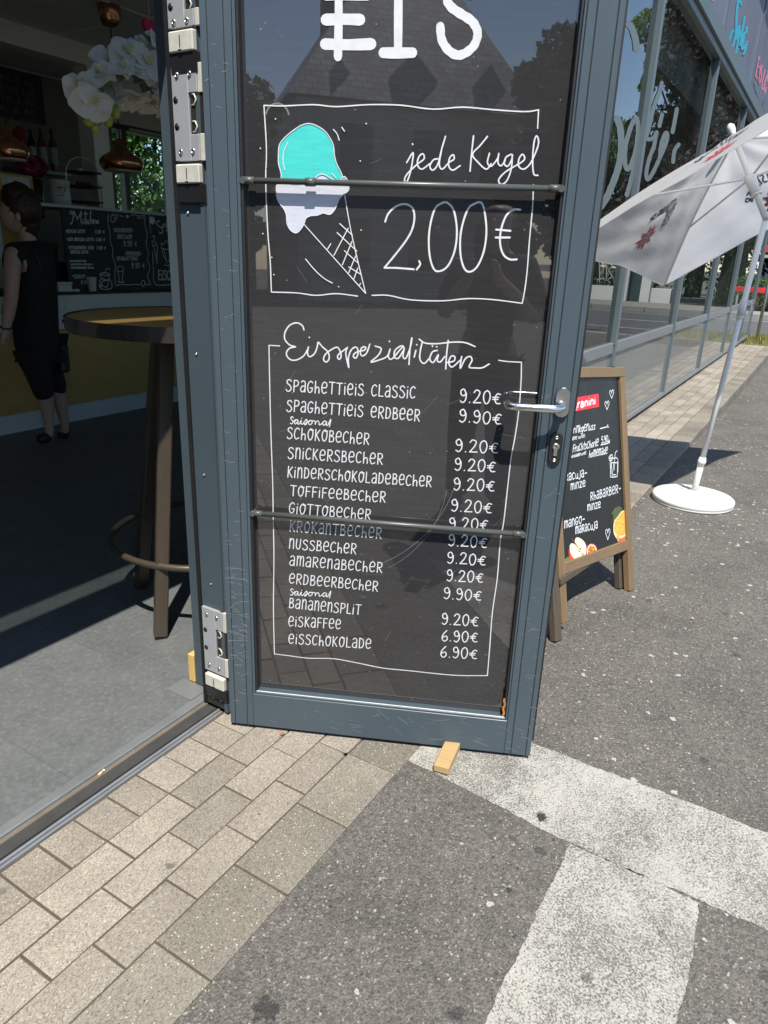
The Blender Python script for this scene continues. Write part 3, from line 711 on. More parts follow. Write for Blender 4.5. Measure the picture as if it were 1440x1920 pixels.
# jamb at the hinge side with its gasket, hinge plates etc. is one thing: the door frame
jf = empty('door_jamb', (1.45, 1.5, 0), 0, 'blue grey fixed door jamb with steel hinge plates left of the open leaf', 'door jamb')
jf.location = (0, 0, 0)
j = MB(); j.box(1.425, 1.52, 1.395, 1.495, .012, H1, bev=.003); j.box(1.418, 1.425, 1.398, 1.412, .012, H1); j.box(1.425, 1.50, 1.366, 1.394, .03, H1, bev=.003)
j.build('outer_post', M['frame'], jf)
j = MB(); j.box(1.480, 1.56, 1.508, 1.606, .012, H1, bev=.004); j.box(1.477, 1.4802, 1.535, 1.538, .02, H1); j.build('inner_post', M['frame'], jf)
j = MB(); j.box(1.421, 1.5, 1.4955, 1.5075, .012, H1); j.box(1.4185, 1.421, 1.500, 1.503, .012, H1); j.build('gasket', M['rubber'], jf)
j = MB(); j.box(1.4215, 1.4245, 1.41, 1.488, .018, .062); 
for yy in (1.43, 1.465): j.lathe([(.004, 0), (.004, .0015), (.002, .003)], n=10, M=Matrix.Translation((1.4215, yy, .045)) @ Matrix.Rotation(-math.pi / 2, 4, 'Y'), mi=1)
j.build('foot_plate', [M['darksteel'], M['zinc']], jf)
def screw(mb, y, z, r=.006, x=1.4135, mi=0):
    mb.lathe([(r, 0), (r, .0015), (r * .6, .0035), (r * .55, .0022), (.0005, .0015)], n=14, mi=mi, M=Matrix.Translation((x, y, z)) @ Matrix.Rotation(-math.pi / 2, 4, 'Y'))
HX = 1.414
hinge_px = [(-60, 52, 1), (122, 302, 1), (1143, 1262, 1)]
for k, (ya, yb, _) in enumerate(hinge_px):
    xa = {0: 320, 1: 330, 2: 392}[k]
    q0 = at_x(xa + 4, ya, HX); q1 = at_x(xa + 12, yb, HX); zt, zb = q0[2], q1[2]; H = zt - zb
    y1 = 1.486; y0 = 1.402
    h = MB()
    # plate with a rectangular notch on the leaf side and a returned flange
    nz0, nz1 = zb + H * .28, zb + H * .71; yn = y0 + .030
    h.box(HX, 1.4245, yn, y1, zb, zt, bev=.0012)
    for a, b in ((zb, nz0), (nz1, zt)):
        h.box(HX, 1.4245, y0, yn, a, b, bev=.0012); h.box(HX + .001, 1.4245, y0 - .014, y0 - .0015, a - .001, b + .001, 1, bev=.0012)
    hp = h.build('hinge_plate', [M['zinc'], M['dirtywhite']], jf)
    for fz in (.90, .10):
        for fy in (.22, .72): s_ = MB(); screw(s_, y0 + (y1 - y0) * fy + .003, zb + H * fz, .0065); s_.build('screw', M['screw'], hp)
    for fz in (.65, .37): s_ = MB(); s_.lathe([(.0078, 0), (.0078, .0004)], n=16, M=Matrix.Translation((HX - .0006, y1 - .012, zb + H * fz)) @ Matrix.Rotation(-math.pi / 2, 4, 'Y')); s_.build('hole', M['blackplastic'], hp)
    s_ = MB()
    for fz in (.64, .36):
        zc = zb + H * fz; s_.tube([(HX + .005, y0 + .024, zc + .012), (HX + .002, y0 + .012, zc + .011), (HX + .001, y0 + .005, zc), (HX + .002, y0 + .012, zc - .011), (HX + .005, y0 + .024, zc - .012)], .0022, 6)
    s_.box(1.4185, 1.4242, y0 - .01, yn - .002, nz0 + .002, nz1 - .002, 1)
    s_.build('latch_loop', [M['dirtywhite'], M['darksteel']], hp)
    s_ = MB(); s_.box(1.405, 1.4245, y0 - .002, y1 - .006, zb - .052, zb - .008, bev=.003); s_.box(1.4038, 1.405, (y0 + y1) / 2 - .004, (y0 + y1) / 2 - .002, zb - .042, zb - .018, 1); s_.box(1.4038, 1.405, (y0 + y1) / 2 - .007, (y0 + y1) / 2 + .003, zb - .05, zb - .047, 1)
    s_.build('bearing_cap', [M['dirtywhite'], M['blackplastic']], jf)
    s_ = MB(); s_.prism([(1.409, zb - .053), (1.4245, zb - .053), (1.4245, zb - .1), (1.413, zb - .095)], y0 - .006, y1 - .004); s_.build('cap_shade_block', M['blackplastic'], jf)  # black wedge standing in for the shadow beneath the cap
for px_, py_ in ((353, 399), (369, 663), (383, 890), (396, 1095)):
    q = at_x(px_, py_, 1.425); s_ = MB(); screw(s_, q[1], q[2], .0035, 1.4245); s_.build('small_screw', M['screw'], jf)
# threshold: aluminium plate inside, brown strip, sunk track, bright nose
sill = empty('door_threshold', (0, 0, 0), 0, 'worn metal door threshold with a sunken track along the dark floor edge', 'threshold')
t_ = MB(); t_.box(-.75, 1.479, 1.5085, 1.541, -.02, .017, bev=.003); t_.build('inner_plate', M['alu'], sill)
t_ = MB(); t_.box(-.75, 1.425, 1.4935, 1.508, -.02, .008); t_.build('brown_strip', M['brownstrip'], sill)
t_ = MB(); t_.box(-.75, 1.425, 1.456, 1.493, -.02, .004); t_.box(-.75, 1.425, 1.4465, 1.4555, -.02, -.004); t_.build('track', M['sillink'], sill)
t_ = MB(); t_.box(-.75, 1.425, 1.4285, 1.437, -.02, .004, bev=.002); t_.box(-.75, 1.425, 1.4375, 1.446, -.02, .010, bev=.003); t_.build('nose', M['sill'], sill)
t_ = MB(); q = [at_z(x_, y_, .0125) for x_, y_ in ((361, 1290), (395, 1272), (405, 1292), (390, 1305))]
t_.box(1.40, 1.479, 1.545, 1.66, .0125, .0145); t_.build('corner_plate', M['alu'], sill)
# frosted lettering on the panes and printed script on the fascia (traced on the plane of the glass)
def on_front(strokes, wid, name, mat, y, par):
    mb = MB()                                         # wid in picture-trace units; the outline is traced on the plane of the glass
    def to(u, v, l):
        q = at_y(u, v, y - 8 * l); return (float(q[0]), y - 8 * l, float(q[2]))
    for s in strokes: mb = MB(); ribbons(mb, [spline(s, 8)], wid, to, var=.05); mb.build(name, mat, par, fixn=False)
YL = YF - .0085
z8 = lambda L: [[(1120 + a / 4.5, 200 + b / 4.5) for a, b in s] for s in L]
z9 = lambda L: [[(1130 + a / 5.188, 30 + b / 5.188) for a, b in s] for s in L]
on_front(z9([[(255, 80), (290, 130), (320, 230), (330, 320)], [(140, 1000), (172, 1100), (180, 1300), (150, 1480), (90, 1650), (20, 1800), (-60, 1900)]]), 12.5, 'frosted_lettering', M['frost'], YL, shop)
on_front(z9([[(320, 985), (270, 1090), (225, 1250), (215, 1400), (235, 1490), (275, 1450), (325, 1290), (345, 1110), (335, 1010), (320, 985)], [(365, 1160), (350, 1260), (310, 1450), (270, 1620), (235, 1740)]]), 8.5, 'frosted_lettering', M['frost'], YL, shop)
on_front(z9([[(575, 650), (560, 720), (500, 880), (450, 1090), (425, 1180), (450, 1200), (500, 1180), (525, 1130)], [(520, 1150), (500, 1260), (450, 1400), (425, 1530), (440, 1590), (490, 1520), (560, 1370), (615, 1240), (630, 1160), (610, 1140), (570, 1250), (555, 1380)], [(578, 960), (565, 1010), (552, 1070)], [(722, 905), (705, 1000), (680, 1130)], [(740, 1250), (700, 1310), (685, 1420)]]), 7.5, 'frosted_lettering', M['frost'], YL, shop)
on_front([[(1122, 483 + 0), (1124, 500), (1124, 528)], [(1120, 524), (1133, 522)], [(1137, 500), (1137, 522)], [(1147, 500), (1141, 507), (1145, 513), (1147, 519), (1141, 523)]], 2.2, 'frosted_lettering', M['frost'], YL, shop)
YP = YF - .0365
z3 = lambda L: [[(1240 + a / 7.2, a2 / 7.2) for a, a2 in s] for s in L]
on_front(z3([[(1075, 60), (1060, 0), (1035, 30), (1015, 200), (1010, 400), (985, 560), (945, 660), (915, 690), (905, 640), (915, 540), (945, 450), (975, 410)],
             [(1060, 350), (1030, 420), (1020, 520), (1045, 500), (1060, 400)], [(1045, 470), (1020, 640), (990, 770)], [(1065, 480), (1085, 440), (1085, 540), (1060, 600)], [(1125, 230), (1095, 400), (1065, 610)], [(1095, 470), (1085, 600), (1110, 560)], [(1125, 440), (1100, 560), (1090, 660), (1115, 640), (1135, 600)], [(1155, 370), (1145, 440)], [(1155, 560), (1140, 640), (1125, 700), (1110, 730)]]), 4.2, 'teal_script', M['tealprint'], YP, shop)
on_front(z3([[(1315, 760), (1300, 880), (1270, 1020)], [(1315, 760), (1330, 800)], [(1295, 880), (1320, 910)], [(1270, 1020), (1295, 1060)], [(1340, 880), (1315, 1090)], [(1365, 880), (1345, 960), (1350, 1040), (1325, 1120)], [(1400, 940), (1370, 1080), (1360, 1200), (1395, 1180)], [(1425, 1020), (1395, 1130), (1390, 1230), (1420, 1180)], [(1415, 1190), (1400, 1270)], [(1440, 960), (1430, 1100)]]), 2.2, 'pink_script', M['pinkprint'], YP, shop)
on_front(z3([[(1245, 1110), (1280, 1260), (1340, 1430)], [(1385, 1360), (1365, 1420)]]), 1.8, 'dark_flourish', M['navy'], YP, shop)
on_front([[(1336, -2), (1337, 1)]], 3.0, 'pink_script', M['pinkprint'], YP, shop)
# ------------------------------------------------------------------ the open door leaf
DA = np.array([1.3842602, 1.3544068, 0.0]); DD = np.array([0.40814871, -0.91291546, 0.0]); DN = np.array([-0.91291546, -0.40814871, 0.0])
def dpx(px, py, y=0.0):
    q = at_plane(px, py, DA - DN * y, DN) - (DA - DN * y)
    return float(q @ DD), float(q[2])
leaf = empty('door_leaf', tuple(DA), math.atan2(DD[1], DD[0]), 'open blue grey glazed door with black panel carrying hand drawn ice cream menu', 'door')
LW, LH, Z0 = .934, 2.075, .014
GL, GR, GB, GT = .086, .846, .142, 2.0
f = MB()
def stile(x0, x1, g1, g2):
    for a, b in ((x0, g1 - .0008), (g1 + .0008, g2 - .0008), (g2 + .0008, x1)): f.box(a, b, 0, .06, Z0, LH, bev=.0012)
    f.box(x0 + .002, x1 - .002, .003, .058, Z0 + .001, LH - .002, 1)
stile(0, GL - .012, .016, .055); stile(GR + .010, LW, GR + .03, LW - .014)
f.box(GL - .0115, GR + .0095, .0004, .06, Z0, GB - .012, bev=.0012)
f.box(GL - .0115, GR + .0095, .0004, .06, GT + .012, LH, bev=.0012)
for a in (.052, GR + .045): pass
f.box(-.004, LW + .004, .061, .074, Z0 + .008, LH - .004, bev=.0012)
f.box(.03, LW - .002, .01, .058, .006, Z0 - .0005, 1)
lf = f.build('leaf_frame', [M['frame'], M['rubber']], leaf)
b = MB()                                              # glazing beads, bright at the sill
b.box(GL - .011, GL - .0035, .0015, .04, GB - .0115, GT + .0115, bev=.001); b.box(GR + .0035, GR + .009, .0015, .04, GB - .0115, GT + .0115, bev=.001)
b.box(GL - .003, GR + .003, .002, .04, GB - .0115, GB - .004, bev=.001)
b.build('glazing_bead', M['frame'], leaf)
b = MB()
b.box(GL - .003, GL + .003, .006, .034, GB - .003, GT, bev=.001); b.box(GR - .003, GR + .003, .006, .034, GB - .003, GT, bev=.001); b.build('glazing_gasket', M['rubber'], leaf)
b = MB(); b.box(GL, GR, .004, .007, GB - .0036, GB - .0022, bev=.0003); b.build('bright_bead_edge', M['chalk'], leaf)
b = MB(); b.box(LW + .0045, LW + .014, .063, .073, Z0 + .01, LH - .01); b.box(-.002, LW, .0745, .08, .004, .02); b.build('edge_seal', M['rubber'], leaf)
PY = .030
p = MB(); p.box(GL - .002, GR + .002, PY, PY + .02, GB - .004, GT + .01); panel = p.build('panel', M['board'], leaf)
# --- drawing and lettering
to3 = lambda u, v, l: (u, PY - .0006 - l, v)
z5 = lambda L: [[(430 + a / 2.149, b_ / 2.149) for a, b_ in s] for s in L]
z6 = lambda L: [[(430 + a / 2.149, 580 + b_ / 2.149) for a, b_ in s] for s in L]
z4 = lambda L: [[(480 + a / 5.054, 180 + b_ / 5.054) for a, b_ in s] for s in L]
zq = lambda L: [[(430 + a / 5.333, 560 + b_ / 5.333) for a, b_ in s] for s in L]
def D2(L, k=6): return [[dpx(a, b_, PY) for a, b_ in spline(s, k)] for s in L]
def draw(name, sets, mat, lift=0.0):
    mb = MB()
    for st, wd, k in sets: ribbons(mb, D2(st, k), wd, (lambda u, v, l: (u, PY - .0006 - lift - l, v)))
    return mb.build(name, mat, panel, fixn=False)
# EIS: broad brush letters
draw('heading_lettering', [
    (z5([[(438, -170), (440, -60), (441, 60), (438, 229)]]), .0185, 2), (z5([[(388, 80), (460, 78), (528, 80)]]), .0225, 2), (z5([[(385, 178), (480, 181), (573, 178)]]), .0225, 2), (z5([[(392, -20), (470, -22), (560, -22)]]), .0225, 2),
    (z5([[(682, -120), (681, 50), (680, 205)]]), .0185, 2), (z5([[(620, 213), (680, 214), (738, 213)]]), .0215, 2), (z5([[(625, -30), (680, -32), (735, -31)]]), .0215, 2),
    (z5([[(975, -20), (930, -48), (890, -30), (878, 0), (895, 30), (935, 58), (975, 84), (996, 115), (1000, 145), (985, 185), (950, 215), (915, 222), (880, 200), (856, 160), (850, 108)]]), .0185, 6)], M['chalk'], .0004)
BOX = [[(140, 425), (220, 427), (340, 422), (430, 430), (560, 422), (690, 424), (820, 440), (940, 432), (1060, 442), (1190, 450), (1246, 443)], [(1246, 443), (1242, 517)],
       [(140, 425), (150, 600), (147, 730), (155, 930), (165, 1050), (170, 1177)], [(170, 1177), (270, 1180), (350, 1190), (430, 1183), (517, 1193)],
       [(575, 1190), (640, 1190), (730, 1208), (860, 1212), (960, 1203), (1060, 1207), (1180, 1222)], [(1225, 745), (1222, 830), (1210, 960), (1200, 1090), (1190, 1170), (1180, 1222)]]
draw('drawn_frame', [(z5(BOX), .0028, 4)], M['chalk'])
KUG = [[(738, 580), (739, 582)], [(715, 655), (740, 615), (738, 650), (728, 700), (714, 735), (706, 722), (722, 695), (760, 660), (785, 640), (780, 620), (764, 632), (758, 662), (775, 682), (808, 660)],
       [(840, 640), (822, 645), (808, 670), (820, 686), (840, 662), (856, 600), (871, 550)], [(856, 600), (846, 660), (858, 682), (885, 655), (905, 642), (903, 624), (888, 636), (884, 668), (900, 686), (930, 668)],
       [(984, 548), (976, 620), (970, 690)], [(1040, 550), (1012, 585), (980, 622), (1003, 655), (1035, 682), (1055, 660)], [(1048, 618), (1040, 655), (1055, 670), (1080, 640), (1086, 618), (1082, 655), (1096, 668), (1112, 645)],
       [(1135, 622), (1114, 635), (1108, 660), (1122, 670), (1138, 642), (1140, 622), (1136, 680), (1118, 728), (1096, 743), (1085, 725), (1110, 695), (1150, 670), (1176, 655), (1190, 640), (1182, 622), (1168, 638), (1165, 668), (1185, 682), (1212, 660), (1238, 605), (1246, 570), (1238, 548), (1228, 572), (1222, 640), (1226, 700), (1243, 707)]]
draw('script_lettering', [(z5(KUG), .0034, 5)], M['chalk'])
PRC = [[(628, 893), (640, 862), (668, 834), (705, 822), (736, 836), (746, 872), (738, 920), (715, 965), (672, 1022), (625, 1079)], [(625, 1079), (680, 1080), (743, 1085)], [(765, 1052), (769, 1066), (755, 1086)],
       [(862, 815), (828, 842), (806, 930), (806, 1020), (822, 1080), (845, 1093), (880, 1072), (908, 1010), (917, 930), (905, 850), (880, 818), (862, 815)],
       [(1000, 815), (962, 842), (934, 930), (931, 1020), (946, 1080), (970, 1095), (1000, 1072), (1026, 1010), (1036, 930), (1028, 850), (1016, 818), (1000, 815)],
       [(1172, 845), (1145, 845), (1115, 870), (1095, 925), (1091, 980), (1104, 1025), (1130, 1045), (1158, 1045)], [(1075, 925), (1133, 930)], [(1073, 957), (1130, 957)]]
draw('price_lettering', [(z5(PRC), .0044, 6)], M['chalk'])
# ice cream cone
def fill(name, pts, mat, lift):
    P = [dpx(a, b_, PY) for a, b_ in spline(pts + [pts[0]], 5)[:-1]]
    me = bpy.data.meshes.new(name); bm = bmesh.new(); fc = bm.faces.new([bm.verts.new((u, PY - lift, v)) for u, v in P])
    bmesh.ops.triangulate(bm, faces=[fc]); bm.to_mesh(me); bm.free(); return link(name, me, mat, panel)
TEAL = [(236, 810), (240, 740), (216, 640), (216, 560), (226, 460), (290, 380), (380, 310), (440, 275), (510, 262), (580, 285), (650, 330), (700, 395), (735, 470), (745, 560), (765, 640), (800, 710), (822, 760), (800, 795), (765, 802), (700, 772), (640, 744), (590, 752), (555, 800), (430, 840), (330, 840)]
WHT = [(205, 800), (193, 860), (195, 930), (215, 1000), (265, 1070), (292, 1130), (300, 1210), (330, 1270), (380, 1298), (420, 1270), (455, 1215), (475, 1160), (520, 1135), (580, 1130), (640, 1110), (700, 1122), (745, 1080), (775, 1010), (800, 960), (850, 920), (882, 880), (868, 800), (840, 764), (815, 775), (770, 810), (700, 785), (640, 750), (590, 758), (550, 800), (420, 795), (380, 790), (300, 805)]
fill('ice_cream_drawing', z4([WHT])[0], M['whitefill'], .0004); fill('mint_scoop_drawing', z4([TEAL])[0], M['teal'], .0008)
CONE = [[(235, 800), (240, 740), (215, 640), (214, 560), (225, 460), (290, 380), (380, 310), (440, 275), (510, 262), (580, 285), (650, 330), (700, 395), (735, 470), (745, 560), (765, 640), (800, 710), (820, 765), (795, 798), (760, 803), (700, 775), (640, 742), (590, 752), (555, 795)],
        [(195, 850), (195, 930), (215, 1000), (265, 1070), (290, 1130), (296, 1210), (330, 1272), (380, 1298), (420, 1270), (455, 1215), (475, 1160), (520, 1135), (580, 1130), (640, 1110), (700, 1122), (745, 1080), (775, 1010), (800, 960), (850, 920), (882, 880), (868, 800), (840, 764), (815, 778)],
        [(305, 440), (265, 530), (258, 620), (275, 702)], [(720, 735), (755, 772)]]
CONE2 = [[(460, 1220), (1040, 1870)], [(842, 945), (912, 1330), (1040, 1870)], [(795, 1210), (915, 1320)], [(770, 1295), (957, 1470)], [(840, 1467), (970, 1585)], [(880, 1620), (995, 1690)], [(710, 1400), (680, 1450)], [(875, 1253), (740, 1510)], [(911, 1378), (820, 1600)], [(946, 1515), (880, 1675)], [(966, 1630), (930, 1730)], [(993, 1775), (978, 1797)],
         [(735, 318), (770, 360), (790, 420)], [(815, 298), (840, 335)], [(472, 1545), (560, 1650), (650, 1730), (725, 1772)]]
DOTS = [[(186, 217), (188, 219)], [(43, 496), (45, 497)], [(1045, 262), (1047, 264)], [(988, 615), (990, 617)], [(996, 1270), (998, 1272)], [(66, 1303), (68, 1305)], [(150, 1528), (152, 1530)], [(170, 1692), (172, 1694)], [(783, 1806), (785, 1807)], [(97, 675), (99, 677)]]
draw('cone_drawing', [(z4(CONE), .0022, 5), (z4(CONE2), .0024, 4), (z4(DOTS), .003, 1)], M['chalk'], .0012)
# lower menu frame, heading and lines
BOX2 = [[(203, 147), (160, 145)], [(160, 145), (163, 300), (168, 500), (175, 700), (177, 830), (180, 1000), (178, 1200), (182, 1388)], [(182, 1388), (240, 1395), (320, 1405), (420, 1407), (520, 1425), (620, 1445), (720, 1455), (860, 1470), (940, 1475), (1040, 1475)],
        [(1085, 205), (1120, 210), (1177, 213)], [(1177, 213), (1175, 300), (1165, 420), (1150, 520), (1135, 600), (1120, 730), (1105, 860), (1092, 930), (1080, 1080), (1060, 1220), (1050, 1350), (1040, 1475)]]
draw('drawn_frame', [(z6(BOX2), .0027, 4)], M['chalk'])
HEAD1 = [[(747, 312), (735, 275), (700, 248), (655, 243), (600, 270), (560, 330), (552, 390), (570, 430), (610, 465), (665, 482), (610, 492), (575, 530), (578, 575), (620, 612), (680, 610), (745, 570), (785, 505), (793, 478), (783, 530), (790, 570), (815, 578), (855, 545), (880, 480), (890, 435), (930, 480), (985, 530), (1000, 590), (975, 632), (945, 615), (950, 575), (990, 530), (1075, 485), (1110, 530), (1118, 580), (1100, 605), (1083, 585), (1100, 550), (1180, 490)],
         [(1182, 487), (1165, 540), (1178, 620), (1196, 690), (1190, 600), (1215, 520), (1255, 485), (1283, 500), (1285, 560), (1262, 595), (1240, 575), (1255, 545), (1300, 525), (1350, 515), (1365, 490), (1345, 480), (1318, 500), (1312, 550), (1335, 572), (1375, 540), (1405, 455)], [(800, 386), (802, 388)]]
HEAD2 = [[(588, 148), (612, 158), (600, 185), (570, 212), (600, 205), (635, 190), (648, 160)], [(648, 160), (641, 190), (655, 200), (690, 160), (702, 150), (690, 148), (668, 165), (665, 192), (682, 196), (705, 160)], [(705, 155), (700, 190), (712, 196), (730, 150), (736, 112), (728, 160), (724, 222)], [(645, 128), (646, 130)],
         [(752, 165), (745, 192)], [(755, 142), (756, 143)], [(778, 130), (770, 165), (768, 200), (785, 218), (808, 195)], [(765, 120), (790, 136), (840, 138), (900, 132), (950, 134), (990, 150)], [(838, 165), (818, 172), (808, 200), (822, 214), (842, 182), (838, 205), (850, 212), (868, 190)], [(818, 147), (819, 149)], [(835, 150), (836, 151)],
         [(882, 125), (875, 185), (872, 240)], [(874, 215), (905, 208), (908, 190), (893, 190), (884, 215), (898, 232), (930, 205)], [(936, 190), (930, 238), (950, 200), (970, 190), (978, 205), (966, 232), (990, 236), (1020, 235), (1047, 220)]]
draw('script_lettering', [(zq(HEAD1), .0036, 5), (z6(HEAD2), .0036, 5)], M['chalk'])
LINES = [("SPaGHeTTieiS CLaSSiC".replace('H', 'h'), (228, 330), (748, 359), 47), ("SPaGheTTieiS eRDBeeR", (230, 410), (766, 450), 46),
         ("SChOKOBeCheR", (232, 520), (562, 545), 46), ("SniCKeRSBeCheR", (236, 600), (617, 625), 45), ("KinDeRSChOKOLaDeBeCheR", (234, 675), (813, 716), 43), ("TOFFiFeeBeCheR", (245, 750), (628, 778), 42),
         ("GiOTTOBeCheR", (240, 820), (568, 848), 42), ("KROKanTBeCheR", (243, 893), (612, 923), 42), ("nUSSBeCheR", (240, 963), (510, 986), 41), ("amaRenaBeCheR", (242, 1031), (615, 1061), 41),
         ("eRDBeeRBeCheR", (240, 1103), (597, 1136), 41), ("BananenSPLiT", (240, 1203), (528, 1230), 40), ("eiSKaFFee", (238, 1275), (448, 1288), 40), ("eiSSChOKOLaDe", (238, 1345), (570, 1367), 40)]
PRICES = [("9.20€", (928, 374), (1093, 383), 54), ("9.90€", (925, 453), (1095, 466), 52), ("9.20€", (910, 573), (1082, 582), 52), ("9.20€", (907, 648), (1072, 657), 50), ("9.20€", (903, 727), (1068, 735), 50), ("9.20€", (893, 813), (1057, 823), 50), ("9.20€", (885, 885), (1042, 891), 48),
          ("9.20€", (882, 952), (1037, 963), 47), ("9.20€", (877, 1023), (1032, 1033), 46), ("9.20€", (875, 1093), (1022, 1102), 46), ("9.90€", (863, 1165), (1015, 1175), 46), ("9.20€", (855, 1268), (1002, 1278), 46), ("6.90€", (855, 1336), (1000, 1343), 45), ("6.90€", (850, 1400), (998, 1409), 45)]
SAIS = [(.0, .9), (-.12, 1.0), (-.28, .85), (-.2, .6), (-.02, .35), (-.1, .05), (-.3, .1)]
SAI = [[(.28, .85), (.16, 1.02), (.03, .85), (.12, .6), (.27, .35), (.18, .05), (.02, .12)], [(.27, .3), (.5, .62), (.72, .6), (.55, .62), (.42, .3), (.5, .05), (.68, .3), (.74, .6), (.74, .1), (.9, .12), (1.05, .6), (1.03, .15), (1.2, .1), (1.42, .55), (1.55, .75), (1.6, .4), (1.5, .02), (1.35, .08), (1.6, .35), (1.85, .55), (2.05, .6), (1.85, .6), (1.75, .3), (1.85, .05), (2.05, .2), (2.1, .5), (2.05, .6), (2.35, .55), (2.4, .1), (2.45, .45), (2.65, .6), (2.75, .3), (2.78, .08), (3.0, .25), (3.2, .6), (3.4, .6), (3.2, .62), (3.1, .3), (3.2, .05), (3.4, .3), (3.46, .6), (3.45, .1), (3.6, .15), (3.85, .95), (3.75, -.1)], [(1.07, .85), (1.08, .86)]]
def sais(p0, p1, h):
    p0 = np.array(p0, float); p1 = np.array(p1, float); d = (p1 - p0) / 3.85; up = np.array([.06, -1.0]) * h
    return [[tuple(p0 + d * a + up * b_) for a, b_ in s] for s in SAI]
def line(name, tx, a, b_, h, wd, gap):
    mb = MB(); st = text_strokes(tx, (a[0], -a[1]), (b_[0], -b_[1]), h, gap)
    ribbons(mb, [[dpx(430 + q[0] / 2.149, 580 - q[1] / 2.149, PY) for q in s] for s in st], wd, to3); return mb.build(name, M['chalk'], panel, fixn=False)
for tx, a, b_, h in LINES: line('menu_line', tx, a, b_, h, .0029, .15)
for tx, a, b_, h in PRICES: line('price_line', tx, a, b_, h, .0032, .12)
for a, b_, h in (((245, 462), (408, 470), 30), ((245, 1152), (408, 1160), 27)):
    m1 = MB(); ribbons(m1, D2(z6(sais(a, b_, h)), 4), .0026, to3); m1.build('seasonal_note', M['chalk'], panel, fixn=False)
# --- push bars in front of the panel
for ya, yb, jx in (((448, 340), (1062, 352), 582), ((473, 963), (984, 1001), 0)):
    r = MB(); z1 = dpx(*ya, .008)[1]; z2 = dpx(*yb, .008)[1]; zc = (z1 + z2) / 2
    r.tube([(GL + .002, .008, zc), (GR - .002, .008, zc)], .0070, 12)
    bar = r.build('push_bar', M['darkrod'], leaf)
    for sx in (GL + .003, GR - .003):
        e = MB(); e.tube([(sx - .001, .008, zc), (sx + (.028 if sx < .4 else -.028), .008, zc)], .0088, 12); e.tube([(sx, -.001, zc), (sx, .028, zc)], .008, 10); e.build('bar_clamp', M['darkrod'], bar)
    if jx: s_, _ = dpx(jx, 345, .008); e = MB(); e.tube([(s_ - .012, .008, zc), (s_ + .012, .008, zc)], .0098, 12); e.build('bar_sleeve', M['darkrod'], bar)
# --- lever handle, rosette, lock
sh, zh = dpx(1052, 757, 0)
def oval(mb, cx_, cz, rx, rz, y0, y1, mi=0, n=28, taper=.9):
    def ring(k, y):
        out = []
        for i in range(n):
            t = 2 * math.pi * i / n; c_, s_ = math.cos(t), math.sin(t)
            out.append((cx_ + k * rx * c_, y, cz + (rz - rx) * (1 if s_ > 0 else -1) + k * rx * s_))
        return out
    vs = ring(1, y1) + ring(1, y0 + (y1 - y0) * .4) + ring(taper, y0)
    fs = [(l * n + i, l * n + (i + 1) % n, (l + 1) * n + (i + 1) % n, (l + 1) * n + i) for l in (0, 1) for i in range(n)] + [tuple(range(2 * n, 3 * n))]
    mb.add(vs, fs, mi, False)
hd_ = MB(); oval(hd_, sh + .002, zh + .004, .0185, .038, -.011, 0); handle = hd_.build('handle_rosette', M['steel'], leaf)
lv = MB(); zg_ = zh - .004; gl = dpx(952, 765, -.055)[0]
arc = [(sh, -.008, zg_), (sh, -.032, zg_), (sh - .004, -.044, zg_), (sh - .012, -.052, zg_), (sh - .024, -.056, zg_)]
pts = arc + [(sh - .06, -.056, zg_), (gl + .05, -.056, zg_), (gl + .024, -.056, zg_), (gl + .010, -.052, zg_), (gl + .003, -.043, zg_), (gl, -.030, zg_), (gl, -.012, zg_)]
lv.tube([p for p in pts], .0098, 16); lv.build('lever', M['steel'], handle)
sl_, zl_ = dpx(1041, 840, 0)
lk = MB(); oval(lk, sl_, zl_, .0165, .042, -.009, 0); lock = lk.build('lock_plate', M['blackplastic'], leaf)
c = MB(); Rm = Matrix.Translation((sl_, 0, zl_ + .006)) @ Matrix.Rotation(math.pi / 2, 4, 'X')
c.lathe([(.0088, .008), (.0088, .0125), (.0075, .0135), (.002, .0135), (.0018, .011)], n=20, M=Rm); c.box(sl_ - .0048, sl_ + .0048, -.0125, -.008, zl_ - .018, zl_ - .001, bev=.001)
c.box(sl_ - .0009, sl_ + .0009, -.0139, -.0134, zl_ + .001, zl_ + .011, 1); c.build('cylinder', [M['brass'], M['blackplastic']], lock)
for dz in (.029, -.03): c = MB(); c.lathe([(.005, .009), (.0045, .0115), (.002, .0115), (.0018, .0105)], n=14, M=Matrix.Translation((sl_, 0, zl_ + dz)) @ Matrix.Rotation(math.pi / 2, 4, 'X')); c.build('screw', M['brass'], lock)
# --- scratches in the paint and dried sealant in the corner
sm = MB(); rs = random.Random(5)
def scr(u0, v0, L, a, wd):
    n = 5; pts = []; cu = rs.uniform(-.25, .25)
    for i in range(n):
        t = i / (n - 1); pts.append((u0 + L * t * math.cos(a + cu * t), v0 + L * t * math.sin(a + cu * t)))
    ribbons(sm, [spline(pts, 3)], wd, lambda u, v, l: (u, -.0004 - l, v))
for i in range(58): scr(rs.uniform(.004, .06), max(.03, rs.gauss(.36, .13)), rs.uniform(.004, .026), rs.uniform(-.5, .5), rs.uniform(.0004, .0011))
for i in range(46): scr(rs.uniform(.006, .06), rs.uniform(.4, 1.9), rs.uniform(.003, .02), rs.uniform(-.4, .4), rs.uniform(.0004, .001))
for i in range(36): scr(rs.uniform(.1, .84), rs.uniform(.03, .125), rs.uniform(.006, .05), rs.uniform(-.9, .3), rs.uniform(.0003, .0009))
for i in range(40): scr(rs.uniform(.86, .925), rs.uniform(.05, 1.0) ** 1.4, rs.uniform(.003, .03), rs.uniform(-.5, .5), rs.uniform(.0003, .0009))
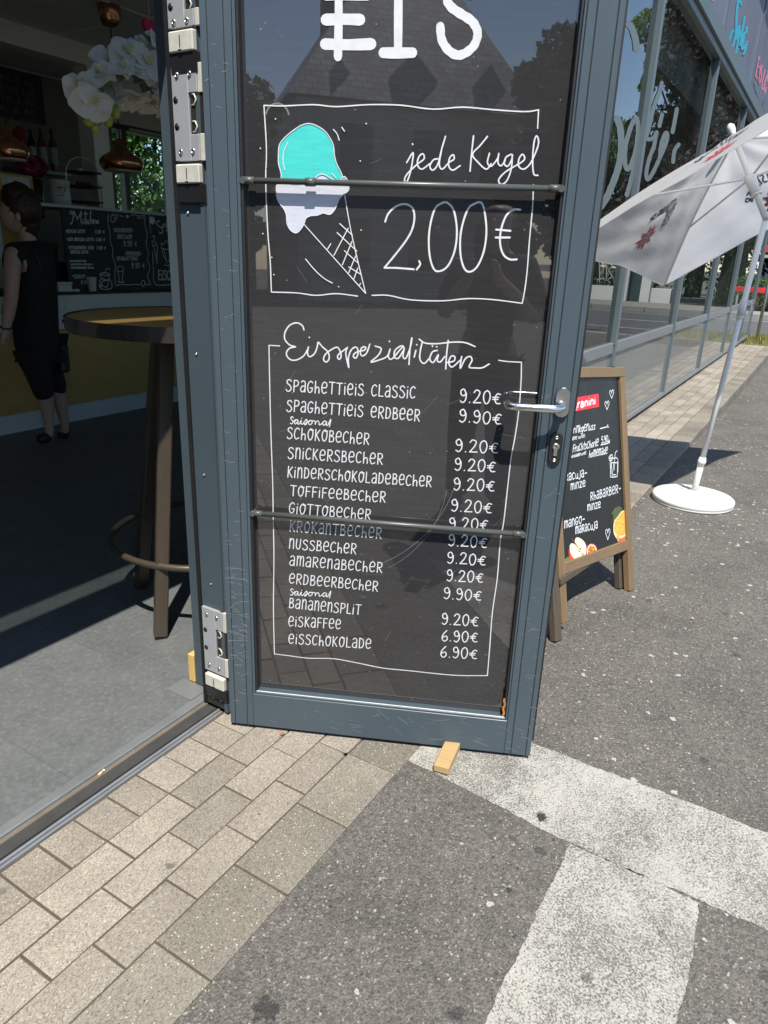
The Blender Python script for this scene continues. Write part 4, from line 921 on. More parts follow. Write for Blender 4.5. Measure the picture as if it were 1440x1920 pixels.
for v0 in (.52, .345, .31, .55): scr(.004, v0, .06, rs.uniform(-.1, .25), .0009)
sm.build('scratches', M['scratch'], leaf, fixn=False)
sc_ = MB()
pts = [(GR + .001, GB + .001), (GR + .001, GB + .07)]
ribbons(sc_, [[(GR - .004 + .002 * math.sin(i * 1.7), GB + .004 + i * .008) for i in range(8)]], .006, lambda u, v, l: (u, .0055 - l, v)); sc_.build('sealant_rest', simple('orange_sealant', (.42, .16, .04), .8, var=.4, vs=60), leaf, fixn=False)
mk = MB()                                             # rubbed arcs on the panel
for cx_, cz, r_, a0, a1, wd in ((.28, .93, .38, -1.1, -.2, .0012), (.3, .86, .33, -1.0, -.1, .001), (.17, 1.72, .028, .2, 2.9, .004)):
    ribbons(mk, [[(cx_ + r_ * math.cos(a0 + (a1 - a0) * i / 14), cz + r_ * math.sin(a0 + (a1 - a0) * i / 14)) for i in range(15)]], wd, lambda u, v, l: (u, PY - .0003 - l * .2, v))
for i in range(26): 
    u0, v0 = rs.uniform(.1, .8), rs.uniform(.2, 1.9); a = rs.uniform(-1.2, 1.2); L = rs.uniform(.01, .07)
    ribbons(mk, [[(u0, v0), (u0 + L * math.cos(a), v0 + L * math.sin(a))]], .0006, lambda u, v, l: (u, PY - .0003 - l * .2, v))
mk.build('rub_marks', simple('rub_mark', (.16, .16, .16), .8), panel, fixn=False)
# wedge that holds the leaf, block behind the jamb, small litter
def oriented_box(name, cxyz, rz, sx, sy, sz, mat, label, cat, taper=0.0, bev=.002):
    mb = MB(); mb.box(-sx / 2, sx / 2, -sy / 2, sy / 2, 0, sz, bev=bev); mb.v = [(x, y, z * (1 - taper * (x / sx + .5))) for x, y, z in mb.v]
    o = mb.build(name, mat); o.location = cxyz; o.rotation_euler = (0, 0, rz); return tag(o, label, cat)
qa = at_z(826, 1452, .0); qb = at_z(846, 1410, .0); dv = qb - qa; ang = math.atan2(dv[1], dv[0])
wc = qa + dv / np.hypot(dv[0], dv[1]) * .075
oriented_box('door_wedge', (wc[0], wc[1], .0045), ang, .15, .046, .024, M['wedge'], 'short raw wood wedge under the open door leaf', 'door wedge', -.25)
qa = at_z(376, 1277, .012)
oriented_box('wood_block', (1.495, 1.622, .0150), 0, .03, .026, .105, M['yellowwood'], 'small yellow wood block standing behind the door jamb', 'wood block')
qa = at_z(196, 1452, .02); qb = at_z(203, 1447, .02)
cg = MB(); cg.tube([(-.011, 0, 0), (.006, 0, 0)], .004, 10); cg.tube([(.006, 0, 0), (.012, .0005, 0)], .0039, 10, 1)
o = cg.build('cigarette_butt', [simple('filter_paper', (.68, .45, .2), .8), M['whiteplastic']]); o.location = (at_z(196, 1452, .012)[0], 1.5000, .0125); o.rotation_euler = (0, 0, .15); tag(o, 'orange cigarette butt lying on the door threshold track', 'cigarette butt')
def leaf_bit(px_, py_, r_, col, label, name='dry_leaf', z=.003):
    q = at_z(px_, py_); mb = MB(); n = 9
    ring = [(math.cos(2 * math.pi * i / n) * r_ * random.uniform(.35, 1.1), math.sin(2 * math.pi * i / n) * r_ * random.uniform(.35, 1), random.uniform(0, .35) * r_) for i in range(n)]
    mb.add([(0, 0, .1 * r_)] + ring, [(0, 1 + i, 1 + (i + 1) % n) for i in range(n)]); o = mb.build(name, col, fixn=False); o.location = (q[0], q[1], z + zg(q[0])); return tag(o, label, 'leaf litter' if name == 'dry_leaf' else 'petal')
leaf_bit(529, 1378, .011, simple('dead_leaf', (.3, .12, .05), .8), 'small orange dead leaf on the pavers by the door bottom')
leaf_bit(1298, 1161, .010, simple('yellow_petal', (.75, .60, .2), .7), 'yellow petal lying on the asphalt near the sign board', 'petal')
w_ = MB(); q = at_z(648, 1415)
for i in range(26):
    a = random.uniform(0, 6.28); l = random.uniform(.004, .013); d = np.array([math.cos(a), math.sin(a)])
    w_.add([(d[1] * .0015, -d[0] * .0015, 0), (-d[1] * .0015, d[0] * .0015, 0), (d[0] * l, d[1] * l, random.uniform(.002, .009))], [(0, 1, 2)])
o = w_.build('weed', M['limeleaf'], fixn=False); o.location = (q[0], q[1], .001); tag(o, 'tiny green weed growing in a paver joint', 'weed')
# ------------------------------------------------------------------ inside the cafe
YC = 5.27
def tface(o, label, cat, group=None): return tag(o, label, cat, group)
ct = empty('service_counter', (4, YC, 0), 0, 'long service counter with oak front, white upper panel and white plinth', 'counter'); ct.location = (0, 0, 0)
c = MB(); c.box(-3, 8.8, YC, YC + .1, .012, .16); c.build('plinth', M['counterwhite'], ct)
c = MB()
for a, b in ((-3, 1.45), (1.453, 3.62), (3.623, 5.8), (5.803, 8.8)): c.box(a, b, YC - .02, YC + .1, .163, .772)
c.build('oak_front', M['counterwood'], ct)
c = MB()
for a, b in ((-3, 1.5), (1.503, 3.73), (3.733, 4.73), (4.733, 8.8)): c.box(a, b, YC - .012, YC + .1, .775, 1.036)
c.build('upper_panel', M['counterwhite'], ct)
c = MB(); c.box(-3, 8.8, YC - .03, YC + .75, 1.037, 1.058, bev=.003); c.build('worktop', M['blackboard'], ct)
c = MB(); c.box(3.56, 8.8, YC + .12, YC + .62, 1.69, 1.715, bev=.003); c.box(8.7, 8.8, YC + .12, YC + .6, 1.06, 1.69); c.box(3.56, 3.6, YC + .5, YC + .6, 1.06, 1.69); c.build('raised_shelf', M['counterwhite'], ct)
c = MB(); c.box(3.0, 3.83, YC + .56, YC + .6, 1.06, 1.685); c.build('back_panel', M['counterwood'], ct)
# chalk menu boards leaning on the counter
YB = YC + .02
def chalkboard(xl, xr, ptop, pbot, label):
    e = empty('menu_board', (0, 0, 0), 0, label, 'menu board', 'chalk menu boards on the counter')
    x0 = at_y(xl, ptop, YB)[0]; x1 = at_y(xr, ptop, YB)[0]
    b = MB(); b.box(x0 + .004, x1 - .004, YB, YB + .012, 1.06, 1.688); b.build('board', M['blackboard'], e); return e
b1 = chalkboard(113, 204, 390, 545, 'dark menu board with tea latte drinks and a chalk drinking glass')
b2 = chalkboard(204, 279, 396, 545, 'dark menu board with wavy chalk border listing strawberry sundaes')
b3 = chalkboard(279, 400, 400, 545, 'dark menu board with sundae glass drawing half hidden by the door jamb')
zi = lambda L: [[(100 + a / 6, 380 + b_ / 6) for a, b_ in s] for s in L]
def chalk(par, name, strokes, wd, mat=None, k=4):
    if name == 'menu_lettering':
        gs = list(GROUPS); GROUPS.clear()
        for g in gs: chalk(par, 'menu_line', g, wd, mat, k)
        return
    mb = MB(); ribbons(mb, [[(float(q[0]), float(q[2])) for q in (at_y(a, b_, YB - .001) for a, b_ in spline(s, k))] for s in zi(strokes)], wd, lambda u, v, l: (u, YB - .001 - l, v))
    return mb.build(name, mat or M['chalkdim'], par, fixn=False)
GROUPS = []
def ctext(tx, a, b_, h, gap=.14):
    st = text_strokes(tx, (a[0], -a[1]), (b_[0], -b_[1]), h, gap, 0, .03); GROUPS.append([[(q[0], -q[1]) for q in s] for s in st]); return GROUPS[-1]
chalk(b1, 'heading_lettering', [[(215, 110), (195, 95), (190, 120), (215, 125), (230, 95), (225, 160), (205, 235), (190, 235)], [(230, 95), (275, 175), (315, 95)], [(315, 95), (310, 200), (325, 240)], [(240, 110), (270, 190)], [(375, 185), (345, 190), (335, 215), (350, 235), (372, 200), (372, 238)], [(340, 125), (385, 125)], [(362, 100), (360, 165)], [(400, 200), (385, 215), (390, 235), (410, 232)], [(420, 95), (415, 235)], [(415, 200), (435, 190), (440, 235)], [(450, 195), (450, 235), (462, 200), (475, 200), (480, 235)], [(505, 200), (488, 210), (490, 230), (505, 215), (507, 235)]], .010)
chalk(b1, 'menu_lettering', ctext("*maTCha LaTTe", (138, 338), (355, 338), 34) + ctext("5.90 €", (470, 345), (575, 345), 36) + ctext("*iCeD maTCha LaTTe", (152, 428), (452, 430), 34) + ctext("6.90 €", (478, 430), (580, 430), 34) + ctext("*STRaWBeRRY iCeD".replace('W', 'w').replace('Y', 'v'), (168, 522), (455, 522), 34) + ctext("7.90 €", (488, 525), (588, 525), 34) + ctext("maTCha LaTTe", (197, 570), (390, 572), 32)
      + ctext("WahLweiSe miT".replace('W', 'w'), (188, 664), (370, 664), 15) + ctext("haFeR-SOJa-", (195, 702), (445, 702), 16) + ctext("LaKTOSeFReieR miLCh", (198, 740), (455, 740), 17) + ctext("*SiRUP", (212, 850), (357, 850), 40) + ctext("0.80", (312, 915), (400, 915), 40), .0065)
chalk(b1, 'drink_drawing', [[(580, 800), (595, 745), (615, 740), (638, 752)], [(525, 800), (570, 788), (630, 800), (625, 815), (570, 820), (525, 805)], [(525, 810), (540, 850), (525, 890), (540, 970), (650, 965), (655, 900), (630, 860), (632, 810)], [(540, 850), (600, 870), (630, 860)], [(560, 880), (540, 920), (600, 950), (620, 880), (560, 880)], [(515, 930), (530, 960), (545, 930), (520, 925)]], .007)
chalk(b2, 'drawn_frame', [[(620, 130), (615, 200), (635, 330), (645, 450), (670, 520), (665, 600), (695, 700), (690, 820), (705, 935)], [(740, 145), (790, 155)], [(860, 150), (910, 135), (960, 150), (1028, 140)], [(1028, 140), (1030, 250), (1055, 350), (1045, 470), (1070, 560), (1060, 640), (1085, 740), (1060, 830), (1090, 910)], [(705, 935), (760, 920), (850, 925), (930, 918), (985, 925)], [(1030, 920), (1095, 920)]], .006)
chalk(b2, 'menu_lettering', ctext("eRDBeeR-", (680, 330), (905, 335), 44) + ctext("BeCheR", (722, 402), (885, 408), 46) + ctext("9.90 €", (790, 490), (940, 490), 60) + ctext("eRDBeeR-", (815, 592), (995, 594), 42) + ctext("SPaGheTTieiS", (714, 648), (948, 648), 40) + ctext("9.90 €", (880, 735), (1028, 735), 60), .0062)
chalk(b2, 'strawberry_drawing', [[(645, 155), (670, 140), (695, 155), (690, 200), (665, 220), (645, 190), (645, 155)], [(690, 140), (715, 130), (722, 160), (700, 190)], [(660, 135), (668, 120)], [(990, 890), (1010, 875), (1030, 895), (1012, 945), (990, 910), (990, 890)], [(720, 770), (715, 730), (740, 715), (780, 720), (785, 770), (720, 772)], [(725, 775), (740, 850), (735, 890), (770, 890), (775, 850), (785, 775)], [(730, 895), (800, 895)], [(945, 170), (990, 175)], [(1000, 150), (1015, 180)]], .0062)
chalk(b3, 'heading_lettering', [[(1195, 205), (1165, 215), (1170, 250), (1220, 290), (1230, 330), (1200, 345), (1195, 330)], [(1230, 245), (1225, 275), (1250, 270), (1250, 240), (1230, 245)], [(1265, 200), (1290, 195)], [(1270, 200), (1275, 325)], [(1270, 260), (1300, 255)], [(1318, 230), (1318, 320)], [(1318, 205), (1319, 207)]], .011)
chalk(b3, 'sundae_drawing', [[(1215, 510), (1215, 455), (1240, 470), (1270, 425), (1300, 470), (1340, 440)], [(1215, 515), (1280, 525), (1345, 515)], [(1225, 530), (1245, 610), (1275, 660), (1280, 680)], [(1340, 530), (1320, 610), (1295, 660)], [(1255, 690), (1260, 705), (1340, 705)], [(1245, 530), (1270, 640)], [(1105, 380), (1140, 375), (1130, 430), (1165, 470), (1120, 480), (1110, 430)], [(1125, 490), (1150, 590), (1168, 690)], [(1170, 490), (1165, 600), (1168, 690)], [(1080, 130), (1085, 250), (1095, 345)], [(1115, 550), (1125, 760), (1150, 920), (1360, 915)], [(1070, 125), (1200, 128), (1330, 140)]], .007)
chalk(b3, 'menu_lettering', ctext("EISCaFe".replace('I', 'i'), (1180, 868), (1440, 868), 108, .1), .011)
for par, x_, y_, r_ in ((b3, 1110, 200, .032), (b2, 830, 155, .014)):
    q = at_y(100 + x_ / 6, 380 + y_ / 6, YB); s_ = MB(); s_.lathe([(r_, 0), (r_, .003), (r_ * .9, .005)], n=20, M=Matrix.Translation((q[0], YB, q[2])) @ Matrix.Rotation(math.pi / 2, 4, 'X')); s_.build('magnet', M['counterwhite'], par)
# things on the counter edge
def cup(px_, py0, py1, yy, name='paper_cup', label='white paper cup standing in front of the drinks menu board'):
    q0 = at_y(px_, py1, yy); h = at_y(px_, py0, yy)[2] - q0[2]; m_ = MB()
    m_.lathe([(.028, 0), (.030, .002), (.042, h - .004), (.044, h - .001), (.042, h), (.040, h - .004)], n=24); o = m_.build(name, M['counterwhite']); o.location = (q0[0], yy, 1.058); return tag(o, label, 'cup')
cup(173, 517, 544, YC + .0)
def ctbox(x0, x1, py0, name, label, cat, yy=YC + .0):
    a = at_y(x0, 545, yy); b_ = at_y(x1, 545, yy); z1 = at_y(x0, py0, yy)[2]; m_ = MB()
    return a, b_, z1, m_
a, b_, z1, m_ = ctbox(109, 135, 529, '', '', '')
m_.box(a[0], b_[0], YC - .01, YC + .12, 1.058, z1 - .02, bev=.006); m_.box(a[0] - .004, b_[0] + .004, YC - .014, YC + .124, z1 - .019, z1, bev=.004)
tag(m_.build('takeaway_box', M['counterwhite']), 'white takeaway box on the counter beside the standing person', 'box')
m_ = MB(); q = at_y(144, 545, YC)
for i in range(3): m_.lathe([(.042, 0), (.043, .004), (.036, .007), (.034, .007)], (q[0], YC + .03, 1.058 + i * .006), 22)
tag(m_.build('cup_lids', M['whitemetal']), 'flat stack of white cup lids between the box and the paper cup', 'cup lid')
m_ = MB(); q = at_y(84, 460, YC + .3); m_.lathe([(.06, 0), (.06, .19), (.055, .2), (.02, .21), (.02, .23)], (q[0], YC + .3, 1.2), 24); m_.lathe([(.07, 0), (.07, .14)], (q[0], YC + .3, 1.058), 24, 1); tag(m_.build('blender_jug', [M['steel'], M['blackplastic']]), 'silver blender jug on the worktop behind the standing person', 'blender')
m_ = MB(); q = at_y(105, 500, YC + .25); m_.box(q[0] - .1, q[0] + .08, YC + .18, YC + .4, 1.058, 1.28, bev=.015); m_.box(q[0] - .08, q[0] + .06, YC + .17, YC + .182, 1.12, 1.23, 1); tag(m_.build('till', [M['blackplastic'], M['darksteel']]), 'small black till on the worktop behind the takeaway box', 'till')
# on the raised shelf: canister, tiered stand, framed print, flowers
ZS = 1.715; yy = YC + .3
q0, q1 = at_y(101, 385, yy), at_y(131, 385, yy); r_ = (q1[0] - q0[0]) / 2; h = at_y(115, 338, yy)[2] - ZS
e = empty('tea_canister', ((q0[0] + q1[0]) / 2, yy, ZS), 0, 'cream round tea canister on the shelf beside the wire stand', 'canister')
m_ = MB(); m_.lathe([(r_, 0), (r_, h - .03)], n=28); m_.build('body', M['counterwhite'], e)
m_ = MB(); m_.lathe([(r_ + .002, h - .029), (r_ + .002, h - .004), (r_ * .9, h), (.01, h + .001)], n=28); m_.build('lid', M['counterwhite'], e)
m_ = MB(); phi0 = math.atan2(-yy, -q0[0])
for i, (tx, zz, hh, wdt) in enumerate((("TEA", h * .5, .035, .07), ("LOOSe", h * .66, .012, .06), ("LeaF", h * .36, .012, .045))):
    st = text_strokes(tx, (-wdt / 2, zz), (wdt / 2, zz), hh, .15, 0, 0); ribbons(m_, st, .004 if i == 0 else .0025, lambda u, v, l: ((r_ + .0012 + l) * math.cos(phi0 + .1 + u / r_), (r_ + .0012 + l) * math.sin(phi0 + .1 + u / r_), v))
m_.build('lettering', M['blackboard'], e, fixn=False)
q0, q1 = at_y(130, 388, yy), at_y(192, 388, yy); xc = (q0[0] + q1[0]) / 2; rw_ = (q1[0] - q0[0]) / 2; ht = at_y(160, 296, yy)[2] - ZS
e = empty('tiered_stand', (xc, yy, ZS), 0, 'wire tiered serving stand with three dark plates on the shelf', 'serving stand')
m_ = MB(); pts = [(-rw_, 0, .0), (-rw_ * 1.0, 0, ht * .62)] + [(-rw_ * math.cos(t), 0, ht * .62 + ht * .38 * math.sin(t)) for t in np.linspace(.15, math.pi - .15, 12)] + [(rw_, 0, ht * .62), (rw_, 0, .0)]
m_.tube(pts, .004, 8); m_.tube([(-rw_, -.05, .004), (-rw_, .05, .004)], .004, 6); m_.tube([(rw_, -.05, .004), (rw_, .05, .004)], .004, 6); m_.build('wire_frame', M['steel'], e)
for zz in (.03, ht * .38, ht * .66):
    m_ = MB(); m_.lathe([(rw_ * .5, zz), (rw_ * .9, zz + .012), (rw_ * .92, zz + .018), (rw_ * .88, zz + .016), (rw_ * .5, zz + .006)], n=28); m_.build('plate', M['darksteel'], e)
m_ = MB()
for i in range(5): m_.ball((-.06 + i * .03, random.uniform(-.02, .02), ht * .38 + .034), .018, 8, 6)
o = m_.build('chocolates', M['blackplastic']); o.location = (xc, yy, ZS); tag(o, 'dark chocolates on the middle plate of the tiered stand', 'sweets')
m_ = MB(); m_.ball((-.02, 0, ht * .66 + .03), .022, 10, 7, 0, (1.4, 1, .7)); o = m_.build('meringue', M['counterwhite']); o.location = (xc, yy, ZS); tag(o, 'white meringue on the top plate of the tiered stand', 'sweets')
q0, q1 = at_y(11, 385, yy), at_y(72, 385, yy); h = at_y(40, 327, yy)[2] - ZS
e = empty('framed_print', ((q0[0] + q1[0]) / 2, yy + .05, ZS), 0, 'small wooden framed white print on the shelf above the standing person', 'framed print')
w2 = (q1[0] - q0[0]) / 2; m_ = MB()
for a0, a1, b0, b1 in ((-w2, w2, 0, .015), (-w2, w2, h - .015, h), (-w2, -w2 + .015, .015, h - .015), (w2 - .015, w2, .015, h - .015)): m_.box(a0, a1, -.012, .012, b0, b1)
m_.build('frame', M['counterwood'], e); m_ = MB(); m_.box(-w2 + .014, w2 - .014, -.004, .004, .014, h - .014); m_.build('print', simple('marbled_print', (.5, .52, .5), .4, var=.5, vs=14), e)
# flowers in a pot behind the print
q = at_y(60, 312, yy + .3); e = empty('flower_pot', (q[0], yy + .3, ZS - .1), 0, 'dark pink flower bunch above the framed print', 'flowers')
m_ = MB(); m_.lathe([(.05, .0), (.07, .3), (.065, .3)], n=18); m_.build('pot', M['darksteel'], e)
m_ = MB()
for i in range(260):
    v = Vector((random.gauss(0, 1), random.gauss(0, 1), random.gauss(0, 1))).normalized() * .105; c_ = Vector((0, 0, q[2] - ZS + .1)) + Vector((v.x * 1.1, v.y, v.z * .8)); a = Vector((random.gauss(0, 1), random.gauss(0, 1), random.gauss(0, 1))).normalized() * .016; b2 = v.cross(a).normalized() * .016
    m_.add([c_ - a, c_ + b2, c_ + a, c_ - b2], [(0, 1, 2, 3)], 0, False, random.uniform(.5, 1.5))
m_.build('blossom', m_leaf('pink_blossom', (.22, .01, .07), (.45, .03, .14)), e, fixn=False)
# bottles and red tin on the wall shelf, big menu board above
YW = 6.95
q0, q1 = at_y(20, 312, YW), at_y(122, 314, YW); m_ = MB(); m_.box(q0[0], q1[0], 6.86, 7.1, q0[2] - .03, q0[2] - .004)
sh = m_.build('wall_shelf', simple('dark_glass_shelf', (.10, .13, .12), .2)); tag(sh, 'thin dark wall shelf carrying three bottles in the kitchen recess', 'shelf')
zsf = q0[2] - .004
LBL = ['very dark syrup bottle standing right beside the red tin', 'amber syrup bottle standing between two other bottles', 'amber syrup bottle nearest the free shelf end']
for i, px_ in enumerate((64, 83, 103)):
    q = at_y(px_, 312, YW); h = at_y(px_, 243, YW)[2] - zsf
    e = empty('syrup_bottle', (q[0], YW, zsf), 0, LBL[i], 'bottle', 'syrup bottles on the wall shelf')
    m_ = MB(); m_.lathe([(.036, 0), (.038, .01), (.038, h * .62), (.03, h * .72), (.014, h * .82), (.014, h * .9)], n=18); m_.build('glass', simple('amber_bottle', (.16, .07, .02) if i else (.05, .02, .012), .12), e)
    m_ = MB(); m_.lathe([(.0385, h * .2), (.0388, h * .21), (.0388, h * .56), (.0385, h * .57)], n=18); m_.build('label', simple('bottle_label', (.35, .36, .36), .6, var=.5, vs=25), e)
    m_ = MB(); m_.lathe([(.0155, h * .88), (.0155, h * .99), (.012, h)], n=14); m_.build('cap', M['darksteel'], e)
q0, q1 = at_y(34, 312, YW), at_y(54, 312, YW); m_ = MB(); m_.lathe([((q1[0] - q0[0]) / 2, 0), ((q1[0] - q0[0]) / 2, .33), (.03, .345), (.03, .36)], n=20); o = m_.build('red_tin', simple('dark_red_tin', (.32, .02, .03), .4)); o.location = ((q0[0] + q1[0]) / 2, YW, zsf); tag(o, 'tall red tin beside the bottles on the wall shelf', 'tin')
YM = 7.07; q0, q1 = at_y(-60, 108, YM), at_y(76, 136, YM); zb_ = at_y(78, 233, YM)[2]
e = empty('wall_menu', (0, 0, 0), 0, 'large black menu board high on the dark wall of the recess', 'menu board')
m_ = MB(); m_.box(q0[0], q1[0], YM, YM + .03, zb_, q1[2]); m_.build('board', M['blackboard'], e)
m_ = MB()
for i, tx in enumerate(("KaFFee 2.90", "CaPPUCCinO 3.60", "LaTTe 3.90", "Tee 2.80", "KaKaO 3.50")):
    zz = q1[2] - .14 - i * .085; ribbons(m_, text_strokes(tx, (q1[0] - .62, zz), (q1[0] - .1, zz), .04, .15), .005, lambda u, v, l: (u, YM - .001 - l, v))
m_.build('menu_lettering', simple('dim_chalk', (.18, .19, .19), .8), e, fixn=False)
# copper pendant lamps
def pendant(px_, pyt, pyb, wpx, yy, label, copy=None, rose=True):
    q = at_y(px_, pyb, yy); top = at_y(px_, pyt, yy); R_ = (at_y(px_ + wpx / 2, pyb, yy)[0] - at_y(px_ - wpx / 2, pyb, yy)[0]) / 2
    e = empty('pendant_lamp', (q[0], yy, q[2]), 0, label, 'pendant lamp', 'copper pendant lamps'); h = top[2] - q[2]; k = R_
    m_ = MB(); m_.lathe([(k * .80, 0), (k * .93, h * .08), (k, h * .22), (k * .97, h * .33), (k * .82, h * .45), (k * .55, h * .56), (k * .34, h * .68), (k * .22, h * .82), (k * .17, h), (k * .1, h * 1.01)], n=36)
    m_.build('shade', M['copper'], e)
    m_ = MB(); m_.lathe([(k * .82, -.004), (k * .82, .004), (k * .72, .012), (k * .70, .0)], n=36); m_.build('shade_rim', simple('pale_rim', (.6, .45, .35), .5), e)
    m_ = MB(); m_.tube([(0, 0, h), (0, 0, 2.945 - q[2])], .0045, 8); m_.build('cord', M['blackplastic'], e)
    m_ = MB(); zc = 2.945 - q[2]; m_.lathe([(.004, zc - .13), (.05, zc - .115), (.07, zc - .08), (.075, zc - .02), (.075, zc)], n=24); m_.build('ceiling_rose', M['copper'], e)
    return e
pendant(229, 262, 321, 64, 4.6, 'copper pendant lamp hanging in front of the rear window')
pendant(20, 235, 299, 62, 4.6, 'copper pendant lamp above the standing person, cut by the picture edge')
# pink felt heart on a thread
q = at_y(281, 52, 3.1); m_ = MB(); hp_ = [(.16 * math.sin(t) ** 3 * .28, (.13 * math.cos(t) - .05 * math.cos(2 * t) - .02 * math.cos(3 * t) - .01 * math.cos(4 * t)) * .28) for t in np.linspace(0, 2 * math.pi, 28)[:-1]]
m_.prism([(a, b_) for a, b_ in hp_], -.008, .008); m_.tube([(0, 0, .02), (0, 0, 2.945 - q[2])], .0012, 6, 1); o = m_.build('felt_heart', [M['pink'], M['chalk']]); o.location = tuple(q); tag(o, 'pink felt heart hanging behind the white orchid', 'decoration')
# bar table
TC = Vector((2.05, 2.07, 0)); TZ = 1.175; TR = .483; ZF = .012
tb = empty('bar_table', tuple(TC), 0, 'round bar table with oak top, steel rim and splayed square legs', 'bar table')
m_ = MB(); m_.lathe([(TR - .008, TZ - .03), (TR - .008, TZ - .001), (TR - .012, TZ)], n=72); m_.build('table_top', M['tabletop'], tb)
m_ = MB(); n = 72; vs = []
for r0, z in ((TR - .007, TZ - .046), (TR, TZ - .046), (TR, TZ + .004), (TR - .007, TZ + .004)): vs += [(r0 * math.cos(2 * math.pi * k / n), r0 * math.sin(2 * math.pi * k / n), z) for k in range(n)]
m_.add(vs, [(l * n + k, l * n + (k + 1) % n, ((l + 1) % 4) * n + (k + 1) % n, ((l + 1) % 4) * n + k) for l in range(4) for k in range(n)])
rim = m_.build('steel_rim', M['darksteel'], tb)
m_ = MB()
for px_ in (206, 132): 
    q = at_z(px_, 628 if px_ > 150 else 602, TZ - .02); d = Vector(q) - TC; d.z = 0; d.normalize(); p_ = d * (TR + .001); p_.z = TZ - .021
    m_.tube([p_ - d * .003, p_ + d * .008], .007, 10); t_ = Vector((-d.y, d.x, 0)); m_.bar(p_ + t_ * .006 - Vector((0, 0, .022)), p_ + t_ * .006 + Vector((0, 0, .022)), .003, .004)
m_.build('rim_bolt', M['darksteel'], rim)
for ft_, tp_ in (((1.632, 1.945), (1.80, 1.985)), ((1.885, 2.345), (1.965, 2.20)), ((2.42, 1.90), (2.25, 1.985))):
    f_ = Vector((ft_[0], ft_[1], ZF)) - TC; t_ = Vector((tp_[0], tp_[1], TZ - .03)) - TC; dh = Vector((f_.x, f_.y, 0)).normalized()
    m_ = MB(); m_.bar(f_ + Vector((0, 0, .006)), t_, .050, .050, 0, (dh.x * .8 - dh.y * .6, dh.y * .8 + dh.x * .6, 0), bev=.004); lg = m_.build('leg', M['wornsteel'], tb)
    m_ = MB(); m_.bar(f_ - Vector((0, 0, .0)), f_ + Vector((0, 0, .0055)), .045, .045, 0, (dh.x * .8 - dh.y * .6, dh.y * .8 + dh.x * .6, 0)); m_.build('foot_cap', M['rubber'], lg)
m_ = MB(); m_.tube([(.385 * math.cos(t) - .03, .385 * math.sin(t) - .01, .30) for t in np.linspace(0, 2 * math.pi, 49)[:-1]], .0135, 12, closed=True); m_.build('foot_ring', M['wornsteel'], tb)
# orchid in a vase on the table
oc = empty('orchid', (2.13, 2.12, TZ + .001), 0, 'white orchid arching from a vase on the bar table', 'orchid')
m_ = MB(); m_.lathe([(.05, 0), (.065, .03), (.06, .16), (.05, .22), (.045, .22), (.05, .15)], n=28); m_.build('vase', M['whitemetal'], oc)
OB = np.array([2.13, 2.12, TZ + .001])
def op(px_, py_, dy=0.0): return Vector(at_y(px_, py_, 2.2 + dy) - OB)
m_ = MB()
stem = [Vector((0, 0, .2)), Vector((.02, .02, .5)), Vector((.0, .05, .72)), op(318, 172), op(292, 146), op(262, 143), op(240, 139), op(218, 146), op(206, 156), op(194, 170), op(197, 195), op(199, 212)]
m_.tube([Vector(p) for p in spline([tuple(p) for p in stem], 5)], .0042, 8)
for L in ([(240, 139), (226, 150), (220, 153)], [(220, 145), (214, 128)], [(206, 156), (214, 172), (214, 180)], [(199, 200), (187, 205), (184, 217)], [(200, 206), (204, 215), (205, 226)], [(292, 146), (300, 165), (282, 166)], [(262, 143), (255, 128), (250, 124)], [(194, 170), (176, 163), (170, 166)], [(199, 212), (188, 232), (180, 240)], [(292, 146), (296, 132)], [(270, 146), (274, 155), (250, 155)]):
    m_.tube([Vector(p) for p in spline([tuple(op(a, b_, random.uniform(-.02, .02))) for a, b_ in L], 4)], .0024, 6)
m_.build('stem', M['stem'], oc)
def petal(mb, c, d, up, L, W, cup_=.25, nu=5, nv=4):
    d = d.normalized(); s_ = d.cross(up).normalized(); nrm = s_.cross(d); vs = []
    for i in range(nu + 1):
        t = i / nu; wv = W * math.sin(math.pi * min(1, t * .86 + .12)) ** .75
        for j in range(nv + 1):
            u = j / nv * 2 - 1; vs.append((c + d * L * t + s_ * wv * u + nrm * (L * cup_ * (t * t) * -.8 + wv * .35 * u * u + L * .04 * math.sin(9 * t + 4 * u)))[:])
    mb.add(vs, [(i * (nv + 1) + j, i * (nv + 1) + j + 1, (i + 1) * (nv + 1) + j + 1, (i + 1) * (nv + 1) + j) for i in range(nu) for j in range(nv)], 0, True)
rb = random.Random(11)
def bloom(px_, py_, dy, face, roll, k=1.0):
    k *= .9; c = op(px_, py_, dy); f_ = Vector(face).normalized(); a = f_.cross(Vector((0, 0, 1)))
    a = a.normalized(); b_ = a.cross(f_) * -1; mb = MB()
    for ang, L, W in ((90, .062, .03), (90 + 118, .06, .028), (90 - 118, .06, .028), (90 + 62, .068, .046), (90 - 62, .068, .046)):
        t = math.radians(ang + roll + rb.uniform(-9, 9)); d = a * math.cos(t) + b_ * math.sin(t) + f_ * rb.uniform(.0, .3)
        petal(mb, c + f_ * rb.uniform(-.003, .003), d, f_, L * k * rb.uniform(.9, 1.1), W * k, rb.uniform(.1, .5))
    bo = mb.build('bloom', M['petal'], oc, fixn=False)
    mb = MB(); t = math.radians(270 + roll); d = a * math.cos(t) + b_ * math.sin(t)
    for s_ in (-1, 1): petal(mb, c + f_ * .004, d * .5 + f_ + a * .5 * s_, f_, .022 * k, .010, .8, 3, 2)
    petal(mb, c + f_ * .004, d + f_ * .9, f_, .03 * k, .010, -.6, 4, 2); mb.ball(tuple(c + f_ * .01), .005, 8, 6)
    mb.build('lip', simple('orchid_lip', (.62, .58, .36), .6), bo, fixn=False)
